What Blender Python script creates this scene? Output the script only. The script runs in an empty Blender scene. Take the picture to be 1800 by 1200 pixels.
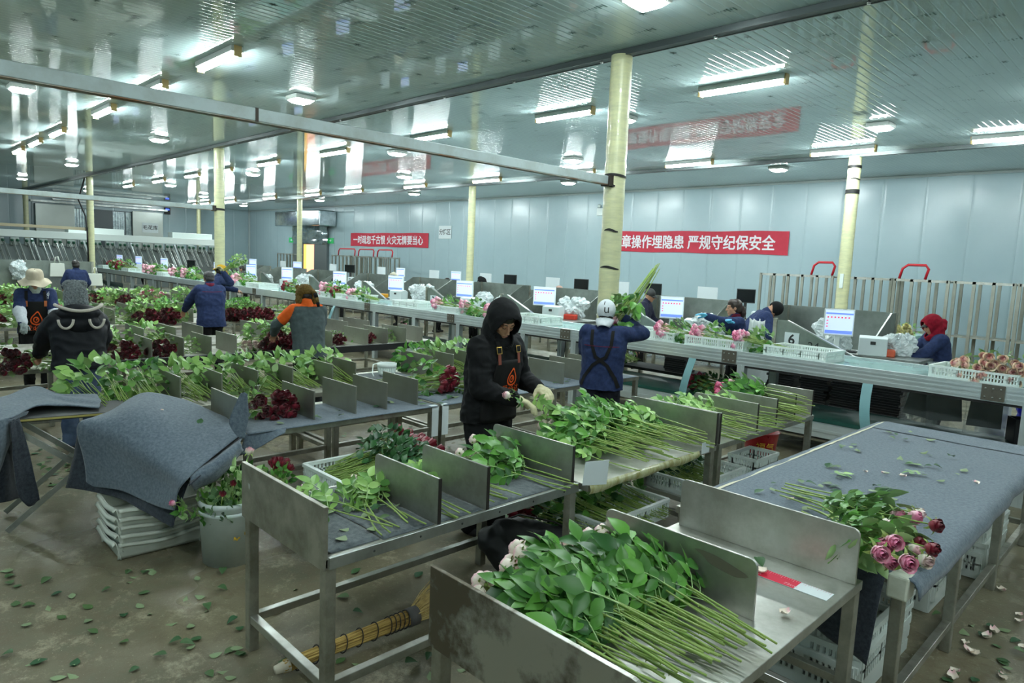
import bpy, bmesh, math, random
from mathutils import Vector, Matrix, noise
random.seed(7)
S = bpy.context.scene
COL = S.collection
PI = math.pi
R_ = math.radians

# ------------------------------------------------------------------ camera
def basis(yaw, pit, roll):
    f = Vector((math.sin(yaw) * math.cos(pit), math.cos(yaw) * math.cos(pit), math.sin(pit)))
    r = Vector((math.cos(yaw), -math.sin(yaw), 0))
    u = r.cross(f)
    c, s = math.cos(roll), math.sin(roll)
    return r * c + u * s, u * c - r * s, f
CR, CU, CF = basis(R_(-45.278), R_(-6.628), R_(2.432))
EYE = Vector((0, 0, 2.0))
cam = bpy.data.objects.new('camera', bpy.data.cameras.new('camera'))
COL.objects.link(cam)
cam.data.lens, cam.data.sensor_width = 24.0, 36.0
cam.data.clip_start, cam.data.clip_end = 0.05, 200
cam.matrix_world = Matrix(((CR.x, CU.x, -CF.x, EYE.x), (CR.y, CU.y, -CF.y, EYE.y), (CR.z, CU.z, -CF.z, EYE.z), (0, 0, 0, 1)))
S.camera = cam

# ------------------------------------------------------------------ world, exposure
wd = bpy.data.worlds.new('world'); S.world = wd; wd.use_nodes = True
wd.node_tree.nodes['Background'].inputs[0].default_value = (0.55, 0.7, 0.72, 1)
wd.node_tree.nodes['Background'].inputs[1].default_value = 0.02
S.view_settings.view_transform = 'Standard'
S.view_settings.look = 'None'
S.view_settings.gamma = 1
S.view_settings.use_curve_mapping = False
S.view_settings.exposure = 0.5
LAMP = 110.0                      # strength of every ceiling lamp's diffuser
LAMPCOL = (0.88, 1.0, 1.0)

# ------------------------------------------------------------------ helpers: photo pixel -> point in the hall
def ray(x, y): return CR * ((x - 900) / 1200) - CU * ((y - 600) / 1200) + CF
def gp(x, y, z=0.0):
    d = ray(x, y); return EYE + d * ((z - EYE.z) / d.z)
def gy(x, y, Y):
    d = ray(x, y); return EYE + d * (Y / d.y)
def gx(x, y, X):
    d = ray(x, y); return EYE + d * (X / d.x)

# ------------------------------------------------------------------ materials
def lin(c):
    return tuple(((v / 255 / 12.92) if v <= 10 else ((v / 255 + 0.055) / 1.055) ** 2.4) for v in c) + (1,)
MATS = {}
def mat(name, c, rough=0.5, metal=0.0, c2=None, scale=8.0, detail=4, bump=0.0, bscale=None, spec=0.5, emit=0, trans=0, alpha=1.0,
        sub=0, stretch=None, lo=0.35, hi=0.65, r2=None, coat=0, sheen=0):
    if name in MATS: return MATS[name]
    m = bpy.data.materials.new(name); m.use_nodes = True
    nt = m.node_tree; b = nt.nodes['Principled BSDF']; I = b.inputs
    I['Base Color'].default_value = lin(c); I['Roughness'].default_value = rough; I['Metallic'].default_value = metal
    I['Specular IOR Level'].default_value = spec
    I['Coat Weight'].default_value = coat; I['Sheen Weight'].default_value = sheen
    if trans: I['Transmission Weight'].default_value = trans; I['IOR'].default_value = 1.3
    if alpha < 1: I['Alpha'].default_value = alpha
    if emit: I['Emission Color'].default_value = lin(c); I['Emission Strength'].default_value = emit
    def co():
        t = nt.nodes.new('ShaderNodeTexCoord'); mp = nt.nodes.new('ShaderNodeMapping')
        nt.links.new(t.outputs['Object'], mp.inputs[0])
        if stretch: mp.inputs['Scale'].default_value = stretch
        return mp.outputs[0]
    if c2 is not None or r2 is not None:
        n = nt.nodes.new('ShaderNodeTexNoise'); n.inputs['Scale'].default_value = scale; n.inputs['Detail'].default_value = detail
        n.inputs['Roughness'].default_value = 0.65
        nt.links.new(co(), n.inputs['Vector'])
        mr = nt.nodes.new('ShaderNodeMapRange'); mr.inputs[1].default_value = lo; mr.inputs[2].default_value = hi
        nt.links.new(n.outputs[0], mr.inputs[0])
        if c2 is not None:
            mx = nt.nodes.new('ShaderNodeMix'); mx.data_type = 'RGBA'
            mx.inputs[6].default_value = lin(c); mx.inputs[7].default_value = lin(c2)
            nt.links.new(mr.outputs[0], mx.inputs[0]); nt.links.new(mx.outputs[2], I['Base Color'])
        if r2 is not None:
            m2 = nt.nodes.new('ShaderNodeMapRange'); m2.inputs[3].default_value = rough; m2.inputs[4].default_value = r2
            nt.links.new(mr.outputs[0], m2.inputs[0]); nt.links.new(m2.outputs[0], I['Roughness'])
    if bump:
        n = nt.nodes.new('ShaderNodeTexNoise'); n.inputs['Scale'].default_value = bscale or scale * 3; n.inputs['Detail'].default_value = 3
        nt.links.new(co(), n.inputs['Vector'])
        bp = nt.nodes.new('ShaderNodeBump'); bp.inputs['Strength'].default_value = min(1, bump); bp.inputs['Distance'].default_value = 0.01
        nt.links.new(n.outputs[0], bp.inputs['Height']); nt.links.new(bp.outputs[0], I['Normal'])
    MATS[name] = m
    return m

# ------------------------------------------------------------------ mesh builder
class MB:
    def __init__(s): s.v, s.f, s.m, s.sm, s.uv = [], [], [], [], None
    def add(s, v, f, mi=0, sm=False):
        o = len(s.v); s.v.extend([tuple(p) for p in v])
        for q in f: s.f.append(tuple(i + o for i in q)); s.m.append(mi); s.sm.append(sm)
        return s
    def box(s, x0, y0, z0, x1, y1, z1, mi=0):
        return s.add([(x0, y0, z0), (x1, y0, z0), (x1, y1, z0), (x0, y1, z0), (x0, y0, z1), (x1, y0, z1), (x1, y1, z1), (x0, y1, z1)],
                     [(0, 3, 2, 1), (4, 5, 6, 7), (0, 1, 5, 4), (1, 2, 6, 5), (2, 3, 7, 6), (3, 0, 4, 7)], mi)
    def cbox(s, c, d, mi=0):
        return s.box(c[0] - d[0] / 2, c[1] - d[1] / 2, c[2] - d[2] / 2, c[0] + d[0] / 2, c[1] + d[1] / 2, c[2] + d[2] / 2, mi)
    def bar(s, p, q, w, h=None, up=(0, 0, 1), mi=0):
        p, q = Vector(p), Vector(q); h = h or w; d = (q - p).normalized(); up = Vector(up)
        if abs(d.dot(up)) > 0.98: up = Vector((0, 1, 0))
        a = d.cross(up).normalized() * (w / 2); b = a.cross(d).normalized() * (h / 2)
        v = [e + i * a + j * b for e in (p, q) for i, j in ((-1, -1), (1, -1), (1, 1), (-1, 1))]
        return s.add(v, [(0, 1, 2, 3), (7, 6, 5, 4), (0, 4, 5, 1), (1, 5, 6, 2), (2, 6, 7, 3), (3, 7, 4, 0)], mi)
    def tube(s, pts, r, n=8, mi=0, cap=True, sq=None):
        pts = [Vector(p) for p in pts]; k = len(pts); rs = r if isinstance(r, (list, tuple)) else [r] * k
        v, f = [], []; ref = None
        for i, p in enumerate(pts):
            d = (pts[min(i + 1, k - 1)] - pts[max(i - 1, 0)]).normalized()
            if ref is None: ref = Vector((0, 0, 1)) if abs(d.z) < 0.9 else Vector((0, 1, 0))
            a = d.cross(ref).normalized(); b = a.cross(d).normalized(); ref = b
            for j in range(n):
                t = 2 * PI * j / n
                v.append(p + (a * math.cos(t) + b * math.sin(t) * (sq or 1)) * rs[i])
        for i in range(k - 1):
            for j in range(n):
                j2 = (j + 1) % n; f.append((i * n + j, i * n + j2, (i + 1) * n + j2, (i + 1) * n + j))
        if cap: f.append(tuple(range(n - 1, -1, -1))); f.append(tuple((k - 1) * n + j for j in range(n)))
        return s.add(v, f, mi, True)
    def lathe(s, prof, n=24, c=(0, 0, 0), mi=0, sx=1, sy=1, fn=None, close=True):
        v, f = [], []; k = len(prof)
        for i, (r, z) in enumerate(prof):
            for j in range(n):
                t = 2 * PI * j / n; p = [r * math.cos(t) * sx, r * math.sin(t) * sy, z]
                if fn: p = fn(p, t, i)
                v.append((p[0] + c[0], p[1] + c[1], p[2] + c[2]))
        for i in range(k - 1):
            for j in range(n):
                j2 = (j + 1) % n; f.append((i * n + j, i * n + j2, (i + 1) * n + j2, (i + 1) * n + j))
        if close:
            if prof[0][0] > 0: f.append(tuple(range(n - 1, -1, -1)))
            if prof[-1][0] > 0: f.append(tuple((k - 1) * n + j for j in range(n)))
        return s.add(v, f, mi, True)
    def ell(s, c, r, n=14, k=9, mi=0, M=None):
        v, f = [], []
        for i in range(k + 1):
            a = PI * i / k
            for j in range(n):
                t = 2 * PI * j / n
                p = Vector((r[0] * math.sin(a) * math.cos(t), r[1] * math.sin(a) * math.sin(t), -r[2] * math.cos(a)))
                if M: p = M @ p
                v.append(p + Vector(c))
        for i in range(k):
            for j in range(n):
                j2 = (j + 1) % n; f.append((i * n + j, i * n + j2, (i + 1) * n + j2, (i + 1) * n + j))
        return s.add(v, f, mi, True)
    def capsule(s, p, r0, q, r1, n=14):
        p, q = Vector(p), Vector(q); d = q - p; L = d.length
        if L < 1e-5: return s.ell(p, (r0, r0, r0))
        d /= L; pts, rs = [], []
        for t in (-0.98, -0.8, -0.5, 0): pts.append(p + d * r0 * t); rs.append(r0 * math.sqrt(max(0.03, 1 - t * t)))
        for t in (0, 0.5, 0.8, 0.98): pts.append(q + d * r1 * t); rs.append(r1 * math.sqrt(max(0.03, 1 - t * t)))
        return s.tube(pts, rs, n)
    def prism(s, poly, axis, a, b, mi=0):
        # poly: 2D outline, extruded along axis ('x','y','z') from a to b
        def P(u, w, t): return {'x': (t, u, w), 'y': (u, t, w), 'z': (u, w, t)}[axis]
        n = len(poly); v = [P(u, w, a) for u, w in poly] + [P(u, w, b) for u, w in poly]
        f = [tuple(range(n)), tuple(range(2 * n - 1, n - 1, -1))] + [(i, i + n, (i + 1) % n + n, (i + 1) % n) for i in range(n)]
        return s.add(v, f, mi)
    def sheet(s, P, nu, nv, mi=0, sm=True):
        v = [P(i / nu, j / nv) for j in range(nv + 1) for i in range(nu + 1)]
        f = [(j * (nu + 1) + i, j * (nu + 1) + i + 1, (j + 1) * (nu + 1) + i + 1, (j + 1) * (nu + 1) + i) for j in range(nv) for i in range(nu)]
        return s.add(v, f, mi, sm)
    def tr(s, M, start=0):
        for i in range(start, len(s.v)): s.v[i] = tuple(M @ Vector(s.v[i]))
        return s
    def mesh(s, name, mats):
        me = bpy.data.meshes.new(name); me.from_pydata(s.v, [], s.f)
        for m in (mats if isinstance(mats, (list, tuple)) else [mats]): me.materials.append(m)
        me.polygons.foreach_set('material_index', s.m); me.polygons.foreach_set('use_smooth', s.sm)
        if s.uv:
            l = me.uv_layers.new(name='UVMap'); idx = [lp.vertex_index for lp in me.loops]
            l.data.foreach_set('uv', [c for i in idx for c in s.uv[i]])
        me.validate(); me.update(); return me

def put(name, me, parent=None, loc=None, rot=None):
    o = bpy.data.objects.new(name, me); COL.objects.link(o)
    if parent is not None: o.parent = parent
    if loc is not None: o.location = loc
    if rot is not None: o.rotation_euler = rot
    return o
def fixn(me):
    bm = bmesh.new(); bm.from_mesh(me); bmesh.ops.recalc_face_normals(bm, faces=bm.faces); bm.to_mesh(me); bm.free(); return me
def obj(name, mb, mats, parent=None, loc=None, rot=None, bevel=0, seg=2, norm=False):
    me = mb.mesh(name, mats)
    if norm: fixn(me)
    o = put(name, me, parent, loc, rot)
    if bevel:
        b = o.modifiers.new('bevel', 'BEVEL'); b.width = bevel; b.segments = seg; b.limit_method = 'ANGLE'
    return o
def tag(o, label, cat, group=None, kind=None):
    if label: o['label'] = label
    if cat: o['category'] = cat
    if group: o['group'] = group
    if kind: o['kind'] = kind
    return o
def thing(name, label, cat, loc=(0, 0, 0), rz=0.0, group=None):
    o = bpy.data.objects.new(name, None); COL.objects.link(o); o.empty_display_size = 0.1
    o.location = loc; o.rotation_euler = (0, 0, rz)
    return tag(o, label, cat, group)
def struct(name, mb, mats, **k):
    o = obj(name, mb, mats, **k); o['kind'] = 'structure'; return o
def dup(root, loc=None, rot=None, label=None, group=None, scale=None):
    r = root.copy(); COL.objects.link(r)
    if loc is not None: r.location = loc
    if rot is not None: r.rotation_euler = rot
    if scale is not None: r.scale = scale
    if label: r['label'] = label
    if group: r['group'] = group
    for ch in root.children:
        c = ch.copy(); COL.objects.link(c); c.parent = r
        for g in ch.children:
            d = g.copy(); COL.objects.link(d); d.parent = c
    return r
ORD = ['first', 'second', 'third', 'fourth', 'fifth', 'sixth', 'seventh', 'eighth', 'ninth', 'tenth', 'eleventh', 'twelfth', 'thirteenth', 'fourteenth', 'fifteenth', 'sixteenth', 'seventeenth', 'eighteenth', 'nineteenth', 'twentieth']

def text_mesh(body, size, mname, m, bold=0.0, extrude=0.0, sx=1.0):
    cu = bpy.data.curves.new(mname, 'FONT'); cu.body = body; cu.size = size; cu.align_x = 'CENTER'; cu.align_y = 'CENTER'
    cu.offset = bold; cu.extrude = extrude; cu.resolution_u = 3
    o = bpy.data.objects.new(mname, cu); COL.objects.link(o)
    me = bpy.data.meshes.new_from_object(o.evaluated_get(bpy.context.evaluated_depsgraph_get()))
    bpy.data.objects.remove(o)
    for v in me.vertices: v.co.x *= sx
    me.materials.clear(); me.materials.append(m); me.name = mname
    return me
# ================================================================== materials of the place
M_STEEL = mat('brushed_steel', (196, 198, 192), 0.34, 0.9, c2=(158, 158, 148), scale=3.5, detail=6, r2=0.48, bump=0.02, bscale=300)
M_STEELD = mat('worn_steel', (186, 186, 176), 0.38, 0.88, c2=(140, 138, 124), scale=5, detail=7, r2=0.52)
M_DIV = mat('divider_steel', (160, 162, 152), 0.42, 0.85, c2=(140, 141, 130), scale=1.5, r2=0.5)
M_STEELL = mat('light_steel', (186, 192, 190), 0.28, 0.85, c2=(150, 154, 150), scale=4, r2=0.42)
M_ALU = mat('aluminium', (206, 216, 217), 0.35, 0.55, c2=(188, 199, 201), scale=2)
M_WHITE = mat('white_plastic', (222, 232, 228), 0.4)
M_CREAM = mat('cream_plastic', (214, 220, 210), 0.45, c2=(196, 200, 186), scale=3)
M_FELT = mat('grey_blue_felt', (112, 124, 134), 0.95, c2=(84, 97, 110), scale=55, detail=5, bump=0.35, bscale=260, spec=0.1, sheen=0.25)
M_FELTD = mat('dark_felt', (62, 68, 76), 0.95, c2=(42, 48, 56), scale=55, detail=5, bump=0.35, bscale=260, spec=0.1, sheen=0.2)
M_FELTG = mat('grey_felt_mat', (104, 112, 114), 0.95, c2=(74, 82, 86), scale=40, detail=5, bump=0.3, bscale=220, spec=0.1, sheen=0.2)
M_BLACK = mat('black_rubber', (20, 20, 20), 0.6)
M_DARK = mat('dark_grey', (44, 46, 46), 0.6)
M_RED = mat('red_paint', (186, 26, 40), 0.4)
M_FOAM = mat('wrapped_foam', (214, 214, 168), 0.35, c2=(196, 198, 158), scale=5, bump=0.25, bscale=14, stretch=(1, 1, 5), coat=0.3)
M_TEAL = mat('teal_belt', (150, 190, 186), 0.12, 0, c2=(136, 176, 172), scale=3, spec=0.7)
M_GREENBELT = mat('green_belt', (12, 66, 56), 0.4)
M_PAPER = mat('white_paper', (216, 226, 228), 0.7)
M_YELLOWTAPE = mat('clear_tape', (196, 200, 160), 0.25, c2=(150, 146, 90), scale=6, stretch=(1, 3, 1), coat=0.4)

# ------------------------------------------------------------------ room shell
XL, XR, YF, YB, ZC = -43.0, 8.0, -6.0, 18.76, 4.5
def ribbed(P, L0, L1, period, gw, gd, w0, w1, extra=0.0):
    # profile with narrow grooves repeated along L, extruded from w0 to w1
    mb = MB(); pts = []; L = L0; k = 0
    while L < L1:
        t = noise.noise((k * 1.7, 3.1, 0.2)) * extra; k += 1
        f = period - gw
        for u, d in ((0, 0), (0.06 * f, 0), (0.94 * f, 0), (f, 0), (f + gw * 0.25, 0.6), (f + gw * 0.5, 1), (f + gw * 0.75, 0.6)):
            pts.append((L + u, -d * gd + t * (u / period - 0.5)))
        L += period
    pts.append((L1, 0)); n = len(pts)
    v = [P(l, d, w0) for l, d in pts] + [P(l, d, w1) for l, d in pts]
    mb.add(v, [(i, i + 1, n + i + 1, n + i) for i in range(n - 1)], 0, True)
    return mb
M_WALL = mat('pale_blue_panel', (164, 186, 192), 0.22, 0, c2=(157, 180, 187), scale=0.5, spec=0.5)
M_CEIL = mat('glossy_ceiling_panel', (186, 207, 207), 0.035, 0.0, c2=(178, 199, 200), scale=0.4, spec=0.75)
struct('ceiling', ribbed(lambda l, d, w: (l, w, ZC - d), XL, XR, 0.105, 0.02, 0.0019, YF, YB), M_CEIL)
struct('wall_back', ribbed(lambda l, d, w: (l, YB - d, w), XL, XR, 0.95, 0.02, 0.006, 0, ZC, 0.004), M_WALL)
struct('wall_left', ribbed(lambda l, d, w: (XL + d, l, w), YF, YB, 0.95, 0.02, 0.006, 0, ZC, 0.004), M_WALL)
struct('wall_right', MB().add([(XR, YF, 0), (XR, YB, 0), (XR, YB, ZC), (XR, YF, ZC)], [(0, 1, 2, 3)]), M_WALL)
struct('wall_front', MB().add([(XL, YF, 0), (XR, YF, 0), (XR, YF, ZC), (XL, YF, ZC)], [(0, 1, 2, 3)]), M_WALL)
struct('trim_1', MB().bar((XL, YB - 0.03, ZC - 0.03), (XR, YB - 0.03, ZC - 0.03), 0.05), mat('wall_trim', (176, 190, 190), 0.3))
struct('trim_2', MB().bar((XL + 0.05, YB - 0.05, 0), (XL + 0.05, YB - 0.05, ZC), 0.09), MATS['wall_trim'])

def floor_mat():
    m = bpy.data.materials.new('worn_concrete'); m.use_nodes = True; nt = m.node_tree; b = nt.nodes['Principled BSDF']
    t = nt.nodes.new('ShaderNodeTexCoord')
    def nz(sc, det, lo, hi, rough=0.6):
        n = nt.nodes.new('ShaderNodeTexNoise'); n.inputs['Scale'].default_value = sc; n.inputs['Detail'].default_value = det; n.inputs['Roughness'].default_value = rough
        nt.links.new(t.outputs['Object'], n.inputs['Vector'])
        r = nt.nodes.new('ShaderNodeMapRange'); r.inputs[1].default_value = lo; r.inputs[2].default_value = hi
        nt.links.new(n.outputs[0], r.inputs[0]); return r.outputs[0]
    def mix(fac, a, c):
        x = nt.nodes.new('ShaderNodeMix'); x.data_type = 'RGBA'; nt.links.new(fac, x.inputs[0])
        if isinstance(a, tuple): x.inputs[6].default_value = lin(a)
        else: nt.links.new(a, x.inputs[6])
        x.inputs[7].default_value = lin(c); return x.outputs[2]
    big = nz(1.1, 4, 0.38, 0.62); fine = nz(9, 8, 0.42, 0.6, 0.75); pale = nz(3.3, 10, 0.53, 0.66, 0.85); speck = nz(60, 5, 0.62, 0.72, 0.7)
    c = mix(big, (126, 119, 96), (106, 104, 83)); c = mix(fine, c, (112, 103, 82)); c = mix(pale, c, (174, 166, 140)); c = mix(speck, c, (190, 184, 160))
    nt.links.new(c, b.inputs['Base Color'])
    wet = nz(0.55, 3, 0.42, 0.6); mr = nt.nodes.new('ShaderNodeMapRange'); mr.inputs[3].default_value = 0.26; mr.inputs[4].default_value = 0.6
    nt.links.new(wet, mr.inputs[0]); nt.links.new(mr.outputs[0], b.inputs['Roughness'])
    bp = nt.nodes.new('ShaderNodeBump'); bp.inputs['Strength'].default_value = 0.25; bp.inputs['Distance'].default_value = 0.004
    nt.links.new(fine, bp.inputs['Height']); nt.links.new(bp.outputs[0], b.inputs['Normal'])
    return m
struct('floor', MB().add([(XL, YF, 0), (XR, YF, 0), (XR, YB, 0), (XL, YB, 0)], [(0, 1, 2, 3)]), floor_mat())

# print on the protective film of the ceiling panels
def film():
    mb = MB(); rnd = random.Random(3); z = ZC - 0.0035
    y = 1.2; row = 0
    while y < 16:
        x = -24 + (row % 2) * 0.45
        while x < 3:
            if (x * x + y * y) < 500:
                if row % 3 == 2:
                    for a in (0, 60, 120):
                        c, s_ = math.cos(R_(a)) * 0.045, math.sin(R_(a)) * 0.045
                        mb.add([(x - c - s_ * .15, y - s_ + c * .15, z), (x - c + s_ * .15, y - s_ - c * .15, z), (x + c + s_ * .15, y + s_ - c * .15, z), (x + c - s_ * .15, y + s_ + c * .15, z)], [(0, 1, 2, 3)])
                else:
                    for i in range(9):
                        u = x + i * 0.034; hh = 0.026 + (0.034 if i in (6, 8) else 0) ; w = 0.008 if i < 5 else 0.015
                        mb.add([(u, y - hh * .4, z), (u + w, y - hh * .4, z), (u + w + 0.006, y + hh, z), (u + 0.006, y + hh, z)], [(0, 1, 2, 3)])
            x += 0.92
        y += 0.42; row += 1
    return mb
o = obj('film_print', film(), mat('film_ink', (52, 92, 84), 0.4), parent=bpy.data.objects['ceiling']); o['kind'] = 'stuff'

# ------------------------------------------------------------------ rails, posts, beams
for nm, Y, lab in (('near', 6.66, 'dark steel rail under the ceiling, passing over the nearest wrapped post'), ('far', 15.0, 'dark steel rail under the ceiling, nearer the back wall')):
    t = thing('ceiling_rail', lab, 'rail', (0, Y, ZC))
    obj('rail_channel', MB().box(XL, -0.05, -0.07, XR, 0.05, -0.002).box(XL, -0.07, -0.075, XR, -0.05, -0.055).box(XL, 0.05, -0.075, XR, 0.07, -0.055), mat('rail_steel', (84, 92, 92), 0.35, 0.6), t)
    for k in range(18): obj('bolt', MB().lathe([(0.018, -0.012), (0.018, 0.01)], 8, (-0.9 - k * 1.5, 0, -0.080)), M_STEELL, t)
POSTS = [(-5.1, 6.66, 0.125, 'thick foam-wrapped post in the middle, behind the white cap'), (-17.2, 6.75, 0.12, 'foam-wrapped post behind the yellow hat, second along the near rail'),
         (-29.2, 6.75, 0.115, 'foam-wrapped post before the grading machine, third along the near rail'), (-41.2, 6.75, 0.115, 'farthest foam-wrapped post along the near rail, left of the storage door'),
         (-5.37, 15.0, 0.125, 'foam-wrapped post at right in front of the steel racks'), (-17.4, 15.1, 0.12, 'slim foam-wrapped post between the two red banners'),
         (-29.3, 15.1, 0.115, 'foam-wrapped post left of the smaller red banner, beside the foil duct'), (-41.8, 15.2, 0.115, 'farthest foam-wrapped post near the left corner of the hall')]
for i, (x, y, r, lab) in enumerate(POSTS):
    t = thing('wrapped_post', lab, 'post', (x, y, 0))
    prof = [(r * (1 + 0.06 * noise.noise((k * 0.83, i * 3.3, 0))), 4.44 * k / 60) for k in range(61)]
    obj('foam_wrap', MB().lathe(prof, 20, fn=lambda p, a, k: (p[0] * (1 + 0.035 * noise.noise((a, k * 0.35, i))), p[1] * (1 + 0.035 * noise.noise((a * 1.3, k * 0.3, i + 9))), p[2])), M_FOAM, t)
    for z, hh, a0, a1 in (((3.06, .03, -150, 60), (2.42, .03, -95, -20), (1.98, .03, -110, 0), (2.95, .05, -120, -50)) if i == 0 else ((4.22, .06, -180, 180), (3.72, .09, -180, 180), (3.98, .03, -100, 0)) if i == 4 else ((2.97, .05, -180, 180),) if i == 1 else ()):
        obj('black_tape', MB().sheet(lambda u, v: (r * 1.075 * math.cos(R_(a0 + (a1 - a0) * u)), r * 1.075 * math.sin(R_(a0 + (a1 - a0) * u)), z + hh * (v - .5) * (1 if a1 - a0 > 300 else .35 + .65 * math.sin(PI * u)) + .012 * math.sin(u * 5)), 24, 2), M_BLACK, t)
    if i == 4: obj('thermometer', MB().box(-0.03, -r - 0.02, 1.75, 0.04, -r + 0.01, 2.05), M_WHITE, t)
M_BEAM = mat('painted_beam', (172, 186, 186), 0.45, 0.2, c2=(150, 158, 152), scale=3, detail=8, lo=0.45, hi=0.7)
M_RUST = mat('rusty_steel', (140, 100, 70), 0.7, 0.2, c2=(170, 178, 170), scale=4)
def beam(x, y0, y1, z, w, h, lab, m=M_BEAM):
    t = thing('steel_beam', lab, 'beam', (x, 0, z))
    obj('box_section', MB().box(-w / 2, y0, -h / 2, w / 2, y1, h / 2), m, t, bevel=0.006)
    obj('end_bracket', MB().box(-w * .8, y1 - 0.05, -h * .7, w * .8, y1 + 0.04, h * .6), mat('bracket', (70, 64, 58), 0.6, 0.5), t)
    obj('weld_seam', MB().box(-w / 2 - 0.002, (y0 + y1) * .5 - 0.012, -h / 2 - 0.002, w / 2 + 0.002, (y0 + y1) * .5 + 0.012, h / 2 + 0.002), mat('bracket', (70, 64, 58)), t)
    obj('rust_strip', MB().box(-w / 2 + 0.002, y0, -h / 2 - 0.006, w / 2 - 0.002, y1, -h / 2), M_RUST, t)
beam(-5.1, -2.0, 6.53, 3.0, 0.08, 0.095, 'long grey steel beam crossing high from upper left to the thick middle post')
beam(-17.2, -2.0, 6.62, 3.0, 0.08, 0.10, 'grey steel beam ending at the post behind the yellow hat')
beam(-29.2, 0, 6.62, 2.55, 0.07, 0.10, 'rusty pale beam across the storage door at far left', mat('cream_beam', (190, 180, 150), 0.6))
beam(-41.2, 2, 6.62, 2.45, 0.07, 0.09, 'short rusty beam at the far left edge below the others', MATS['cream_beam'])
tb = MB(); pts = [(-29.2, 6.6, 4.4), (-29.3, 6.4, 3.6), (-29.0, 6.55, 3.0), (-29.05, 6.6, 2.4), (-29.0, 6.6, 1.2)]
tag(obj('power_cable', MB().tube(pts, 0.025, 6), M_BLACK), 'black cable hanging down the third wrapped post at left', 'cable')

# ------------------------------------------------------------------ ceiling lamps
M_DIFF = bpy.data.materials.new('lamp_diffuser'); M_DIFF.use_nodes = True
_b = M_DIFF.node_tree.nodes['Principled BSDF']; _b.inputs['Base Color'].default_value = (0.9, 0.9, 0.9, 1)
_b.inputs['Emission Color'].default_value = LAMPCOL + (1,); _b.inputs['Emission Strength'].default_value = LAMP
M_HOUS = mat('lamp_housing', (206, 212, 208), 0.4); M_ENDC = mat('lamp_end_cap', (206, 178, 120), 0.5)
L0 = thing('batten_lamp', 'x', 'ceiling lamp', (0, 0, 0))
obj('housing', MB().box(-0.6, -0.075, 0.022, 0.6, 0.075, 0.09), M_HOUS, L0)
obj('diffuser', MB().prism([(-0.052, 0.022), (-0.016, -0.03), (0.016, -0.03), (0.052, 0.022)], 'x', -0.585, 0.585), M_DIFF, L0)
for s_ in (-1, 1): obj('end_cap', MB().box(min(s_ * 0.585, s_ * 0.62), -0.045, -0.035, max(s_ * 0.585, s_ * 0.62), 0.045, 0.09), M_ENDC, L0)
Q0 = thing('square_lamp', 'x', 'ceiling lamp', (0, 0, 0))
obj('housing', MB().box(-0.18, -0.18, 0.02, 0.18, 0.18, 0.09), M_HOUS, Q0, bevel=0.02)
obj('diffuser', MB().add([(sx * w, sy * w, z) for w, z in ((.105, -.02), (.15, .02)) for sx, sy in ((-1, -1), (1, -1), (1, 1), (-1, 1))], [(0, 3, 2, 1), (0, 1, 5, 4), (1, 2, 6, 5), (2, 3, 7, 6), (3, 0, 4, 7)]), M_DIFF, Q0)
ZL = ZC - 0.092
rows = {3.65: [(370, 106), (235, 155), (155, 194), (71, 231), (35, 249), (8, 263)],
        8.65: [(1291, 150), (969, 199), (728, 237), (566, 266), (449, 285), (370, 298), (307, 306), (252, 316), (202, 325)],
        14.2: [(1775, 238), (1462, 261), (1195, 286), (994, 302), (835, 315), (705, 325), (597, 334), (526, 340), (447, 346), (380, 352), (340, 356), (308, 357)]}
used = [False, False]
def lamp(kind, x, y, lab):
    src = (L0, Q0)[kind]
    if not used[kind]:
        used[kind] = True; src.location = (x, y, ZL); src['label'] = lab; src['group'] = ('batten lamps', 'square lamps')[kind]
    else: dup(src, (x, y, ZL), None, lab, ('batten lamps', 'square lamps')[kind])
RN = {3.65: 'row nearest the camera', 8.65: 'middle row', 14.2: 'row nearest the back wall'}
for Y, L in rows.items():
    for k, (x, y) in enumerate(L):
        lamp(0, gp(x, y, ZL).x, Y, 'batten ceiling lamp, %s from the right in the %s' % (ORD[k], RN[Y]))
for x, y in ((-2.6, 3.65), (2.4, 3.65), (1.2, 8.65), (-7.6, -1.2), (-2.6, -1.2), (2.4, -1.2), (-13.5, -1.2), (-20, -1.2), (5, 14.2), (-4.2, 8.65) if False else (5.6, 3.65)):
    lamp(0, x, y, 'batten ceiling lamp of the same rows, beyond the edge of the view')
SQ = [(1135, 8), (529, 179), (38, 160), (280, 248), (126, 291), (39, 315), (698, 272), (445, 308), (300, 327), (1007, 284), (710, 312), (999, 323), (1548, 227), (1095, 214), (1368, 300), (728, 342), (562, 353), (428, 362), (358, 346), (155, 336)]
for k, (x, y) in enumerate(SQ):
    p = gp(x, y, ZL)
    w = ['at the top edge, right of centre', 'alone above the long beam, near the orange reflection', 'at the upper left, under the long beam', 'in the second bay at left', 'far left, third bay', 'at the far left edge', 'above the smaller red banner', 'left of the second wrapped post row', 'above the storage door', 'left of the thick post, upper', 'below the batten over the smaller banner', 'left of the thick post, lower', 'beside the right wrapped post', 'half hidden by the thick middle post', 'above the larger red banner', 'right of the foil duct, near the wall', 'above the foil duct', 'above the left corner of the hall', 'left of the second wrapped post', 'behind the third wrapped post'][k]
    lamp(1, p.x, p.y, 'square ceiling lamp ' + w)
for x, y in ((1.5, 1.0), (-1.5, 11.4)): lamp(1, x, y, 'square ceiling lamp beyond the edge of the view')
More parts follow.
